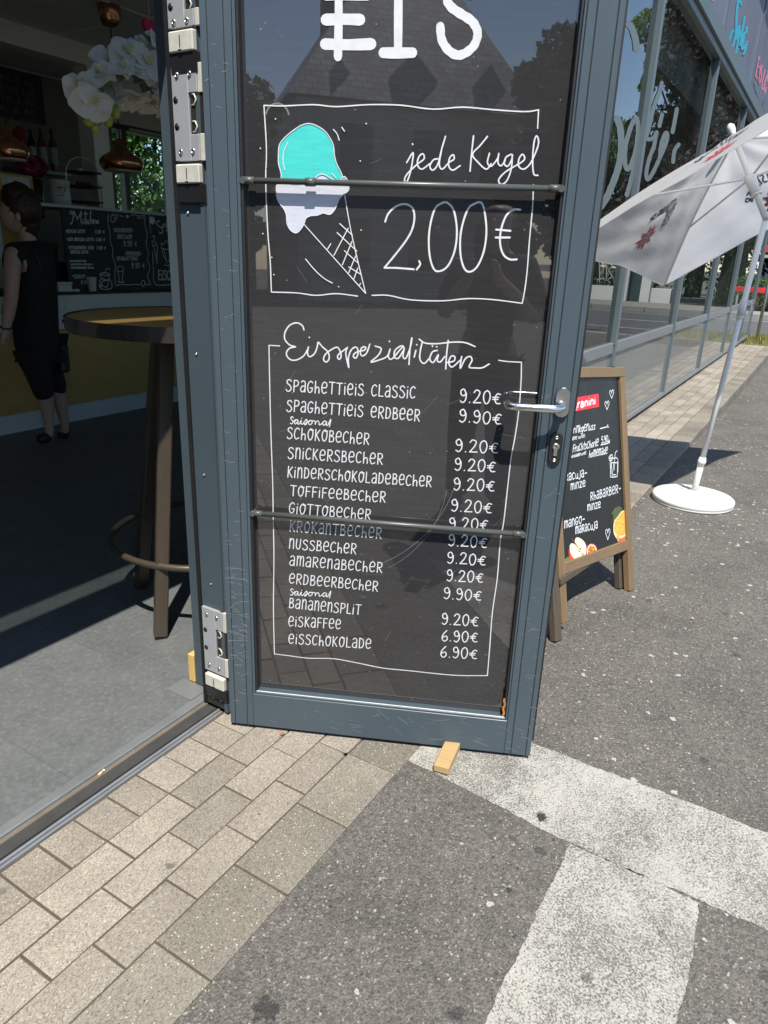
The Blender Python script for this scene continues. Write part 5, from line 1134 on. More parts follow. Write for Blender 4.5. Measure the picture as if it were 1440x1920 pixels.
V = (-.65, -.76, -.1)
for px_, py_, dy, fc, roll, k in ((150, 162, -.02, (-.8, -.5, .1), 10, 1.05), (176, 192, -.06, (-.5, -.85, -.2), -20, 1.1), (214, 198, .0, (.2, -.6, -.8), 30, 1.0), (190, 138, -.05, (-.5, -.5, .8), 60, .95), (205, 118, .03, (-.3, -.7, .5), -30, 1.05), (243, 100, -.02, (-.5, -.8, .4), 15, 1.15),
                                (222, 104, .05, (-.7, -.5, .3), 80, 1.0), (278, 118, -.05, (-.4, -.9, .1), -8, 1.15), (262, 86, .05, (-.2, -.6, .6), 40, 1.0), (295, 80, .0, (.3, -.7, .5), 0, 1.0), (300, 110, .03, (-.2, -.8, .1), 50, 1.05), (250, 182, .0, (.0, -.5, -.9), 5, 1.1), (282, 190, .02, (.1, -.5, -.9), -40, 1.05), (232, 170, .06, (-.3, -.8, -.4), 20, 1.0), (305, 195, .05, (.2, -.6, -.7), 90, 1.0), (308, 150, .06, (.1, -.8, -.2), 20, 1.1), (230, 127, -.03, (-.4, -.8, .6), 10, .7), (165, 180, .05, (-.6, -.6, -.3), 45, 1.0), (200, 165, .07, (-.5, -.7, .1), 0, 1.0)):
    bloom(px_, py_, dy, fc, roll, k)
for px_, py_, r_ in ((166, 225, .019), (186, 218, .0145), (178, 240, .0135), (203, 229, .0145), (216, 212, .017)):
    mb = MB(); c = op(px_, py_, -.02); mb.ball(tuple(c), r_, 14, 10, 0, (1, 1, 1.05)); mb.build('bud', M['bud'], oc)

# ------------------------------------------------------------------ people
def skinned(name, verts, edges, mat, parent, sub=2):
    """grow one continuous limb surface around a skeleton: verts = [(point, rx, ry)]"""
    me = bpy.data.meshes.new(name); bm = bmesh.new(); ly = bm.verts.layers.skin.verify(); bv = []
    for i, (p, rx, ry) in enumerate(verts):
        v = bm.verts.new(p); v[ly].radius = (rx, ry); v[ly].use_root = (i == 0); bv.append(v)
    for a, b_ in edges: bm.edges.new((bv[a], bv[b_]))
    bm.to_mesh(me); bm.free(); o = bpy.data.objects.new(name, me); COL.objects.link(o)
    s_ = o.modifiers.new('skin', 'SKIN'); s_.use_smooth_shade = True
    u_ = o.modifiers.new('sub', 'SUBSURF'); u_.levels = sub; u_.render_levels = sub
    dg = bpy.context.evaluated_depsgraph_get(); me2 = bpy.data.meshes.new_from_object(o.evaluated_get(dg)); bpy.data.objects.remove(o)
    me2.name = name; me2.polygons.foreach_set('use_smooth', [True] * len(me2.polygons)); me2.materials.clear()
    return link(name, me2, mat, parent)
YPn = 4.74
def pp(px_, py_, dy=0.0, y0=YPn): return Vector(at_y(px_, py_, y0 + dy))
pr = empty('person', (3.1, YPn, ZF), 0, 'person in black sleeveless top and cropped trousers standing at the counter', 'person'); PO = Vector((3.1, YPn, ZF))
P_ = lambda px_, py_, dy=0.0: pp(px_, py_, dy) - PO
hip = P_(68, 640); bd = [(hip, .10, .09), (P_(66, 590), .11, .09), (P_(64, 535), .145, .12), (P_(60, 485), .14, .11), (P_(54, 458), .08, .07), (P_(48, 438), .052, .052), (P_(42, 418), .06, .062), (P_(36, 396), .088, .078), (P_(36, 374), .075, .07)]
ed = [(i, i + 1) for i in range(8)]
def chain(pts, start):
    global bd, ed
    i0 = start
    for p in pts: bd.append(p); ed.append((i0, len(bd) - 1)); i0 = len(bd) - 1
    return i0
w1 = chain([(P_(25, 476, -.06), .062, .06), (P_(22, 515, -.08), .056, .054), (P_(21, 560, -.07), .046, .045), (P_(16, 590, -.05), .043, .042), (P_(11, 615, -.04), .028, .03), (P_(9, 628, -.04), .034, .024)], 3)
for k, (dx, dyy, ln) in enumerate(((-4, -.02, 14), (-1.5, 0, 17), (1, .012, 18), (3.2, .022, 15))): chain([(P_(8 + dx, 634 + ln * .35, -.04 + dyy), .009, .009), (P_(8 + dx * 1.1 + 1, 634 + ln * .85, -.035 + dyy), .008, .008)], w1)
chain([(P_(14, 636, -.03), .010, .010), (P_(16, 643, -.02), .009, .009)], w1)
w2_ = chain([(P_(86, 478, .12), .06, .06), (P_(82, 520, .2), .054, .052), (P_(70, 560, .26), .045, .044), (P_(40, 575, .3), .038, .038), (P_(22, 578, .32), .028, .03), (P_(14, 578, .33), .03, .024)], 3)
for k in range(4): chain([(P_(10 - k, 573 + 4 * k, .34), .009, .009), (P_(3 - k, 574 + 4 * k, .35), .008, .008)], w2_)
chain([(P_(14, 570, .32), .01, .01), (P_(9, 566, .32), .009, .009)], w2_)
a1 = chain([(P_(62, 668, -.05), .088, .088), (P_(80, 722, -.05), .062, .062), (P_(87, 755, -.04), .056, .058), (P_(93, 800, -.04), .034, .036), (P_(92, 818, -.04), .034, .036), (P_(74, 824, -.02), .034, .026)], 0)
a2 = chain([(P_(84, 664, .09), .088, .088), (P_(100, 716, .10), .06, .062), (P_(112, 748, .10), .054, .056), (P_(121, 792, .10), .034, .036), (P_(124, 808, .10), .034, .036), (P_(112, 815, .14), .034, .026)], 0)
body = skinned('body', bd, ed, M['skin'], pr)
tp = [(P_(69, 678), .15, .135), (P_(68, 640), .172, .152), (P_(66, 600), .178, .15), (P_(64, 545), .176, .15), (P_(60, 490), .168, .136), (P_(55, 466), .13, .115), (P_(50, 448), .08, .08)]; te = [(0, 1), (1, 2), (2, 3), (3, 4), (4, 5), (5, 6)]
tp += [(P_(30, 470, -.05), .085, .08), (P_(23, 496, -.07), .078, .076), (P_(84, 472, .1), .085, .08), (P_(85, 498, .14), .076, .074)]; te += [(4, 7), (7, 8), (4, 9), (9, 10)]
skinned('sleeveless_top', tp, te, M['blackcloth'], pr)
tr_ = [(P_(68, 622), .165, .145), (P_(62, 672, -.05), .118, .115), (P_(78, 716, -.05), .082, .082), (P_(86, 754, -.045), .074, .075), (P_(84, 664, .09), .115, .112), (P_(101, 710, .10), .08, .08), (P_(113, 744, .10), .072, .073)]
skinned('cropped_trousers', tr_, [(0, 1), (1, 2), (2, 3), (0, 4), (4, 5), (5, 6)], M['blackcloth'], pr)
hr = [(P_(41, 390, -.01), .128, .122), (P_(37, 372, -.005), .112, .116), (P_(55, 404, -.01), .105, .105), (P_(56, 432, .0), .07, .075)]
m_ = MB(); rh = random.Random(3)
m_.ball(tuple(P_(42, 389, -.005)), .122, 22, 16, 0, (1, 1, 1.12)); m_.ball(tuple(P_(52, 418, .0)), .085, 16, 12, 0, (.9, 1, 1.2)); m_.ball(tuple(P_(34, 372, .0)), .10, 16, 12)
m_.v = [tuple(c + rh.gauss(0, .0035) for c in v) for v in m_.v]
for i in range(420):
    d = Vector((rh.gauss(0, 1), rh.gauss(0, 1), rh.gauss(0, 1) + .3)).normalized(); c = P_(42, 389, -.005) + Vector((d.x, d.y, d.z * 1.12)) * .118
    t = Vector((rh.gauss(0, 1), rh.gauss(0, 1), rh.gauss(0, 1) - 1.2)).normalized() * .03; s_ = d.cross(t).normalized() * .004
    m_.add([c - s_, c + s_, c + t + d * rh.uniform(.004, .02)], [(0, 1, 2)])
hair = m_.build('hair', M['hair'], pr, fixn=False)
m_ = MB(); m_.ball(tuple(P_(25, 404, .02)), .088, 18, 14, 0, (1, 1, 1.25)); e_ = P_(34, 407, -.085); m_.ball(tuple(e_), .024, 10, 8, 0, (.7, .5, 1.2)); n_ = P_(3, 404, .05); m_.ball(tuple(n_), .014, 8, 6, 0, (1.2, 1, 1.3)); m_.ball(tuple(P_(18, 390, .02)), .008, 8, 6); m_.ball(tuple(P_(18, 408, .04)), .012, 8, 6, 0, (1, 1.4, .6)); m_.build('face_detail', M['skin'], pr)
for (ax, ay, ad), (tx_, ty_, td) in (((95, 822, -.04), (68, 826, -.02)), ((128, 813, .10), (108, 818, .16))):
    s_ = [(P_(ax, ay - 6, ad), .05, .045), (P_((ax + tx_) / 2, (ay + ty_) / 2 - 1, (ad + td) / 2), .052, .042), (P_(tx_, ty_ - 1, td), .042, .032)]
    skinned('shoe', s_, [(0, 1), (1, 2)], M['shoe'], pr)
m_ = MB(); q = P_(112, 665, .02); m_.box(q.x - .055, q.x + .02, q.y - .1, q.y + .1, q.z - .12, q.z + .09, bev=.02); o = m_.build('shoulder_bag', M['blackplastic']); o.location = PO; tag(o, 'small black shoulder bag on the standing person hip', 'bag')
m_ = MB(); m_.tube([Vector(p) for p in spline([tuple(P_(112, 640, .02)), tuple(P_(98, 590, -.07)), tuple(P_(82, 520, -.14)), tuple(P_(64, 470, -.13)), tuple(P_(52, 456, -.03))], 6)], .007, 8); m_.build('strap', M['blackplastic'], o)
m_ = MB(); q = P_(11, 614, -.04); m_.tube([(q.x + .032 * math.cos(t), q.y + .034 * math.sin(t), q.z + .008 * math.sin(t)) for t in np.linspace(0, 6.283, 20)[:-1]], .007, 8, closed=True); m_.build('wrist_watch', M['darksteel'], pr)

# the person with the phone, seen only as a dark reflection in the door panel
fw = Vector((.81, .586, 0)).normalized(); lf2 = Vector((-fw.y, fw.x, 0)); PB2 = Vector((-.31, -.225, -.002))
pg = empty('person', tuple(PB2), 0, 'person in dark shirt and jeans holding up a phone, reflected in the door panel', 'person')
Q = lambda f_, l_, z_: fw * f_ + lf2 * l_ + Vector((0, 0, z_))
bd = [(Q(0, 0, .96), .13, .11), (Q(0, 0, 1.1), .13, .1), (Q(.01, 0, 1.26), .15, .11), (Q(.0, 0, 1.38), .14, .1), (Q(0, 0, 1.46), .06, .06), (Q(.03, 0, 1.55), .075, .075), (Q(.035, 0, 1.63), .095, .085), (Q(.02, 0, 1.69), .07, .07)]
ed = [(i, i + 1) for i in range(7)]
for sd in (1, -1):
    w_ = chain([(Q(0, .17 * sd, 1.38), .06, .06), (Q(.02, .23 * sd, 1.24), .052, .05), (Q(.06, .25 * sd, 1.13), .045, .045), (Q(.17, .16 * sd, 1.24), .04, .04), (Q(.265, .075 * sd, 1.335), .028, .03), (Q(.29, .07 * sd, 1.365), .03, .02)], 3)
    for k in range(4): chain([(Q(.302 + .004 * k, .066 * sd, 1.372 + .014 * k), .009, .009), (Q(.327, (.052 - .003 * k) * sd, 1.378 + .015 * k), .008, .008)], w_)
    chain([(Q(.295, .055 * sd, 1.39), .01, .01), (Q(.300, .035 * sd, 1.405), .009, .009)], w_)
    chain([(Q(0, .09 * sd, .88), .095, .095), (Q(.02, .11 * sd, .5), .062, .062), (Q(-.01, .115 * sd, .3), .056, .058), (Q(-.02, .12 * sd, .1), .036, .038), (Q(-.02, .12 * sd, .06), .036, .036), (Q(.09, .14 * sd, .05), .034, .026)], 0)
skinned('body', bd, ed, M['skin'], pg)
tp = [(Q(0, 0, .86), .15, .13), (Q(0, 0, .98), .165, .14), (Q(0, 0, 1.12), .16, .13), (Q(.01, 0, 1.28), .175, .14), (Q(0, 0, 1.40), .15, .12), (Q(0, 0, 1.46), .085, .085)]; te = [(i, i + 1) for i in range(5)]
for sd in (1, -1): n0 = len(tp); tp += [(Q(0, .17 * sd, 1.385), .085, .08), (Q(.025, .235 * sd, 1.235), .072, .07), (Q(.04, .25 * sd, 1.17), .068, .066)]; te += [(4, n0), (n0, n0 + 1), (n0 + 1, n0 + 2)]
skinned('shirt', tp, te, simple('dark_shirt', (.02, .02, .024), .9, bs=.3, bsc=30), pg)
tp = [(Q(0, 0, .95), .155, .135)]; te = []
for sd in (1, -1): n0 = len(tp); tp += [(Q(0, .09 * sd, .86), .118, .115), (Q(.02, .11 * sd, .5), .09, .09), (Q(-.01, .115 * sd, .28), .082, .082), (Q(-.02, .12 * sd, .07), .08, .08)]; te += [(0, n0), (n0, n0 + 1), (n0 + 1, n0 + 2), (n0 + 2, n0 + 3)]
skinned('jeans', tp, te, M['jeans'], pg)
skinned('hair', [(Q(.01, 0, 1.68), .105, .105), (Q(-.03, 0, 1.62), .1, .1), (Q(-.04, 0, 1.54), .07, .07)], [(0, 1), (1, 2)], M['hair'], pg)
m_ = MB(); m_.ball(tuple(Q(.125, 0, 1.6)), .016, 8, 6, 0, (1, 1, 1.4)); m_.build('nose', M['skin'], pg)
for sd in (1, -1): skinned('shoe', [(Q(-.05, .12 * sd, .05), .055, .05), (Q(.06, .135 * sd, .045), .055, .045), (Q(.16, .145 * sd, .035), .045, .034)], [(0, 1), (1, 2)], M['shoe'], pg)
Mp = Matrix.Translation(PB2 + Q(.338, 0, 1.40)) @ Matrix.Rotation(math.atan2(fw.y, fw.x) - math.pi / 2, 4, 'Z') @ Matrix.Rotation(-.34, 4, 'X')
m_ = MB(); m_.box(-.036, .036, -.004, .004, -.075, .075, bev=.0035, M=Mp); o = m_.build('phone', M['blackplastic']); tag(o, 'black phone held up by the person reflected in the door', 'phone')
# ------------------------------------------------------------------ A-board
AF = np.array([3.19, .517, 0.0]); ALf = np.array([2.5696, .6659, .05])
au = AF - ALf; AWd = float(np.linalg.norm(au)); au = au / AWd
an = np.array([-au[1], au[0], 0.0]); an /= np.linalg.norm(an); az_ = np.cross(au, an); az_ = az_ / np.linalg.norm(az_)
th = math.radians(14.02); aup = az_ * math.cos(th) + an * math.sin(th); ab = np.cross(aup, au); AH = 1.0233
ABM = Matrix(((au[0], ab[0], aup[0], AF[0]), (au[1], ab[1], aup[1], AF[1]), (au[2], ab[2], aup[2], AF[2]), (0, 0, 0, 1)))
sb = empty('pavement_sign', (0, 0, 0), 0, 'wooden framed chalkboard pavement sign with fruit pictures beside the open door', 'pavement sign'); sb.matrix_world = ABM
W_ = AWd
f = MB(); f.box(-.045, 0, 0, .032, 0, AH - .046, bev=.003); f.build('stile', M['signwood'], sb)
f = MB(); f.box(-W_, -W_ + .045, 0, .032, 0, AH - .046, bev=.003); f.build('stile', M['signwood'], sb)
f = MB(); f.box(-W_, 0, .0, .032, AH - .045, AH, bev=.003); f.build('rail', M['signwoodh'], sb)
f = MB(); f.box(-W_ + .046, -.046, .001, .031, .195, .242, bev=.003); f.build('rail', M['signwoodh'], sb)
f = MB(); f.box(-W_ + .044, -.044, .013, .019, .24, AH - .044); brd = f.build('chalkboard', M['signboard'], sb)
inv = np.array(ABM.inverted())
def sl(px_, py_, y=.0125):
    P = AF + ab * y; q = at_plane(px_, py_, P, ab); r = inv @ np.array([*q, 1]); return float(r[0]), float(r[2])
za = lambda L: [[(1040 + a / 8, 680 + b_ / 8) for a, b_ in s] for s in L]
zb2 = lambda L: [[(1040 + a / 8, 860 + b_ / 8) for a, b_ in s] for s in L]
s3 = lambda u, v, l: (u, .0122 - l, v)
def stext(tx, p0, p1, h, gap=.12, lean=0.0):
    tot = sum(G[c][0] + gap for c in tx) - gap; x = 0; out = []
    for c in tx:
        gw, st = G[c]
        for s in st:
            q = spline(s, 4) if len(s) > 2 else s
            out.append([(p0[0] + (p1[0] - p0[0]) * (x + a) / tot + lean * b_ * h, p0[1] + (p1[1] - p0[1]) * (x + a) / tot - b_ * h) for a, b_ in q])
        x += gw + gap
    return out
def srib(mb, L, wd, k=4): ribbons(mb, [[sl(a, b_) for a, b_ in spline(s, k)] if k > 1 else [sl(a, b_) for a, b_ in s] for s in L], wd, s3)
def sline(L, wd, k=1, name='chalk_line'):
    m_ = MB(); srib(m_, L, wd, k); return m_.build(name, M['chalk'], brd, fixn=False)
sline(za(stext("granini Trinkgenuss", (-10, 1105), (605, 1000), 105, .06, .12)), .0042)
sline(za(stext("verschiedene sorten", (120, 1195), (450, 1120), 48, .08, .1)), .0024)
sline(za(stext("granini Fruchtschorle", (50, 1400), (650, 1245), 110, .06, .12)), .0042)
sline(za(stext("verschiedene sorten", (248, 1430), (465, 1372), 42, .06, .1)), .0022)
sline(za(stext("homemade", (510, 1425), (785, 1365), 105, .1, .12)), .0042)
sline(za([[(680, 990), (780, 962)], [(795, 930), (785, 950), (792, 970), (806, 962)]]), .0045)
sline(za([[(690, 1235), (800, 1210)]] + stext("5.90", (700, 1215), (800, 1190), 105, .06) + stext("€", (802, 1210), (826, 1200), 50)), .0045)
HEART = [(.5, .0), (.2, .45), (.02, .78), (.2, 1.0), (.42, .88), (.5, .62), (.6, .9), (.82, 1.0), (.98, .75), (.8, .4), (.5, .0)]
for hx, hy, w2, h2, s_ in ((820, 540, 66, 120, za), (750, 712, 66, 125, za), (760, 1222, 70, 158, zb2)): sline(s_([[(hx + a * w2, hy - b_ * h2 - a * 14) for a, b_ in HEART]]), .0042, 3, 'heart_drawing')
sline(za([[(890, 1610), (905, 1370), (935, 1322)], [(835, 1440), (830, 1520), (838, 1640)], [(860, 1440), (942, 1440), (945, 1640)], [(850, 1500), (942, 1500)], [(835, 1390), (860, 1380), (868, 1420), (850, 1470), (822, 1470), (812, 1420), (835, 1390)], [(840, 1390), (845, 1470)], [(815, 1430), (866, 1430)]]) + zb2([[(845, 60), (832, 250), (850, 275), (920, 270), (936, 245), (942, 50)], [(855, 245), (915, 240)], [(885, 60), (865, 215), (850, 215)], [(850, 75), (845, 200)]]), .0042, 3, 'glass_drawing')
for tx, a, b_, h in (("maRacuJa-", (40, 365), (482, 262), 108), ("minze", (238, 468), (458, 412), 92), ("RhaBaRBeR-", (535, 630), (990, 500), 120), ("minze", (488, 782), (685, 732), 92), ("manGO-", (140, 1045), (448, 955), 110), ("maRacuJa", (310, 1130), (640, 1040), 110)): sline(zb2(stext(tx, a, b_, h, .11)), .0048)
def sfill(name, pts, mat, lift, par=None, k=4):
    P = [sl(a, b_) for a, b_ in spline(pts + [pts[0]], k)[:-1]] if k > 1 else [sl(a, b_) for a, b_ in pts]
    me = bpy.data.meshes.new(name); bm = bmesh.new(); fc = bm.faces.new([bm.verts.new((u, .0125 - lift, v)) for u, v in P]); bmesh.ops.triangulate(bm, faces=[fc]); bm.to_mesh(me); bm.free(); return link(name, me, mat, par or brd)
red = sfill('red_badge', za([[(655, 465), (662, 662), (230, 745), (222, 540)]])[0], M['red'], .0008, k=1)
LET = {'g': [[(.7, .6), (.35, .7), (.12, .35), (.35, .02), (.7, .12)], [(.72, .68), (.72, -.1), (.4, -.28), (.1, -.2)]], 'r': [[(.15, .68), (.15, 0)], [(.15, .45), (.4, .66), (.62, .62)]], 'a': [[(.15, .58), (.4, .68), (.65, .5), (.65, 0)], [(.65, .4), (.3, .4), (.1, .2), (.3, .0), (.65, .12)]], 'n': [[(.15, .68), (.15, 0)], [(.15, .45), (.4, .68), (.65, .5), (.65, 0)]], 'i': [[(.15, .66), (.15, 0)], [(.15, .88), (.15, .93)]]}
m_ = MB(); x = 0; tot = 5.05
p0, p1 = np.array((262, 700)), np.array((628, 618)); hh = 118
for c in 'granini':
    adv = {'g': .92, 'r': .68, 'a': .85, 'n': .85, 'i': .34}[c]
    for s in LET[c]:
        q = spline(s, 4); L = [tuple(p0 + (p1 - p0) * (x + a) / tot + np.array((0, -b_ * hh))) for a, b_ in q]; ribbons(m_, [[sl(*t) for t in za([L])[0]]], .0088, lambda u, v, l: (u, .0112 - l, v), caps=False)
    x += adv
m_.build('badge_lettering', M['chalk'], red, fixn=False)
sfill('leaf_print', zb2([[(1010, 740), (960, 715), (900, 745), (865, 800), (840, 822), (880, 850), (870, 945), (930, 890), (990, 820)]])[0], simple('printed_leaf', (.07, .10, .04), .5, var=.4, vs=30), .0004)
sfill('leaf_print', zb2([[(1040, 760), (1060, 700), (1095, 685), (1098, 760)]])[0], simple('printed_leaf_b', (.12, .14, .07), .5, var=.4, vs=30), .0004)
sfill('orange_rind_print', zb2([[(1060, 770), (1100, 800), (1115, 950), (1125, 1080), (1100, 1180), (1040, 1245), (980, 1240), (930, 1205), (890, 1140), (878, 1050), (890, 940), (950, 860), (1000, 790)]])[0], simple('printed_rind', (.75, .13, .05), .4, var=.2, vs=20), .0006)
sfill('orange_pith_print', zb2([[(1060, 772), (1098, 800), (1112, 930), (1112, 1030), (1085, 1120), (1030, 1180), (975, 1195), (930, 1195), (968, 1290), (950, 1290), (945, 1225), (892, 1140), (878, 1050), (890, 940), (950, 860), (1000, 790)]])[0], simple('printed_pith', (.85, .62, .30), .4, var=.1), .0009)
def orangemat():
    t = NT('printed_orange_flesh'); v = t.coord(); mp = t.n('ShaderNodeMapping', Vector=v); n_ = t.noise(mp.outputs[0], 90, 4)
    return t.done(t.princ(t.mix(t.ramp(n_, [(.35, 0), (.6, 1)]), (.75, .24, .02), (.88, .50, .10)), .4))
sfill('orange_flesh_print', zb2([[(1055, 790), (1088, 815), (1100, 930), (1095, 1030), (1065, 1110), (1010, 1150), (950, 1150), (910, 1110), (892, 1040), (905, 945), (960, 860), (1005, 805)]])[0], orangemat(), .0012)
m_ = MB(); c0 = (1000, 975)
srib(m_, zb2([[c0, (c0[0] + 85 * math.cos(t), c0[1] + 150 * math.sin(t))] for t in np.linspace(.2, 6.2, 9)]), .0014, 1); m_.build('orange_segment_print', simple('pale_segment', (.9, .68, .36), .4), brd, fixn=False)
sfill('leaf_print', zb2([[(105, 1580), (150, 1510), (205, 1470), (240, 1500), (245, 1560), (180, 1560)]])[0], simple('printed_leaf_c', (.13, .17, .04), .5, var=.4, vs=30), .0004)
sfill('apple_skin_print', zb2([[(215, 1330), (208, 1410), (225, 1500), (255, 1560), (350, 1530), (450, 1480), (470, 1400), (300, 1290)]])[0], simple('printed_apple_skin', (.70, .05, .03), .4, var=.4, vs=25), .0006)
sfill('apple_flesh_print', zb2([[(222, 1310), (240, 1275), (275, 1272), (310, 1290), (302, 1230), (315, 1190), (350, 1182), (410, 1215), (455, 1270), (472, 1330), (468, 1400), (440, 1490), (370, 1525), (320, 1520), (270, 1480), (235, 1410)]])[0], simple('printed_apple_flesh', (.85, .76, .52), .4, var=.08, vs=12), .0009)
m_ = MB(); srib(m_, zb2([[(255, 1205), (285, 1250), (318, 1290)]]), .005, 3); srib(m_, zb2([[(352, 1370), (368, 1340), (385, 1350), (378, 1385), (355, 1395)], [(318, 1290), (345, 1330)], [(400, 1410), (430, 1450)]]), .004, 3); m_.v = [(x_, y_ - .001, z_) for x_, y_, z_ in m_.v]; m_.build('apple_core_print', simple('printed_core', (.20, .08, .04), .5), brd, fixn=False)
sfill('passionfruit_print', zb2([[(540, 1272), (590, 1285), (625, 1330), (635, 1400), (620, 1425), (480, 1478), (468, 1420), (475, 1350), (500, 1295)]])[0], simple('printed_passionfruit', (.62, .10, .14), .4), .0010)
sfill('passionfruit_rim_print', zb2([[(540, 1285), (585, 1297), (616, 1340), (624, 1400), (612, 1425), (490, 1470), (480, 1420), (487, 1355), (508, 1305)]])[0], simple('printed_rim', (.85, .70, .62), .4), .0013)
sfill('passionfruit_pulp_print', zb2([[(542, 1300), (580, 1310), (606, 1350), (612, 1400), (600, 1425), (500, 1462), (492, 1415), (498, 1360), (515, 1318)]])[0], m_print('printed_pulp', (.14, .06, .02), (.80, .36, .03), 110), .0016)
# back frame, almost folded against the front one
bt = empty('back_frame', (0, 0, 0)); bpy.data.objects.remove(bt)
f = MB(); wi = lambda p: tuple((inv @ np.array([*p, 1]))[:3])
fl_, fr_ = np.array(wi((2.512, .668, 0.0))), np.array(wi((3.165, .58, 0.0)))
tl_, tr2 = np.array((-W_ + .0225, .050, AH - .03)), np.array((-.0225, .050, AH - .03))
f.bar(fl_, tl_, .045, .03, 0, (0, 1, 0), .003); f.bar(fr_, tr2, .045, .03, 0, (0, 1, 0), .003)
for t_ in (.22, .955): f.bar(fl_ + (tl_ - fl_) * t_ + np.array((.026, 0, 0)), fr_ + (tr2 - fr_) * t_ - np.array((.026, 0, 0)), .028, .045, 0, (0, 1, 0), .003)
bf = f.build('back_frame', simple('shaded_back_wood', (.075, .055, .038), .65, var=.35, vs=14, stretch=(8, 8, 1)), sb)  # shade on the back frame put into a darker wood colour
q = [fl_ + (tl_ - fl_) * .22, fr_ + (tr2 - fr_) * .22, fr_ + (tr2 - fr_) * .955, fl_ + (tl_ - fl_) * .955]
f = MB(); f.add([tuple(p + np.array((0, .003, 0))) for p in q] + [tuple(p + np.array((0, .008, 0))) for p in q], [(0, 1, 2, 3), (7, 6, 5, 4), (0, 1, 5, 4), (1, 2, 6, 5), (2, 3, 7, 6), (3, 0, 4, 7)]); f.build('chalkboard', M['signboard'], bf)
f = MB(); f.box(-.13, -.09, .0, .06, AH - .001, AH + .003, bev=.001); f.build('hinge', M['darksteel'], sb)
f = MB(); f.box(-W_ + .09, -W_ + .13, .0, .06, AH - .001, AH + .003, bev=.001); f.build('hinge', M['darksteel'], sb)

# ------------------------------------------------------------------ parasol
T = [np.array(p) for p in ((4.059, 1.372, 1.469), (5.783, 1.101, 1.285), (5.641, -.379, 2.179), (3.917, -.102, 2.363))]
AP = np.array((4.9107, .6772, 2.1282)); J = np.array((4.8242, .4245, 1.6961)); HB = np.array((4.8669, .5492, 1.9093))
CT = sum(T) / 4; AX = (AP - J) / np.linalg.norm(AP - J); HH = (AP - CT) @ AX
PB = np.array((4.80, .52, zg(4.8)))
um = empty('parasol', tuple(PB), 0, 'white tilted parasol with printed star emblem on a round white base', 'parasol')
def ribp(k, t):
    base = AP + (T[k] - AP) * t; lift = HH * .16 * (math.sin(math.pi * min(1, t)) ** 1.1) * (1 - .25 * t)
    return base + AX * lift * .62
def canopy(k, u, v):
    a, b_ = ribp(k, v), ribp((k + 1) % 4, v); p = a + (b_ - a) * u
    sag = 4 * u * (1 - u) * v; c_ = AP + (CT - AX * HH * 0 + AX * -HH - AP) * 0
    inn = (AP - p); inn = inn / (np.linalg.norm(inn) + 1e-6)
    p = p + inn * sag * .055 - AX * sag * .02
    wv = (.007 * math.sin(9 * u + 4 * v + k) + .004 * math.sin(23 * u - 9 * v + 2 * k) + .003 * math.sin(31 * v + 13 * u)) * min(1, 2.5 * v) * math.sin(math.pi * u) ** .7
    return p + AX * wv
loc = lambda p: tuple(np.array(p) - PB)
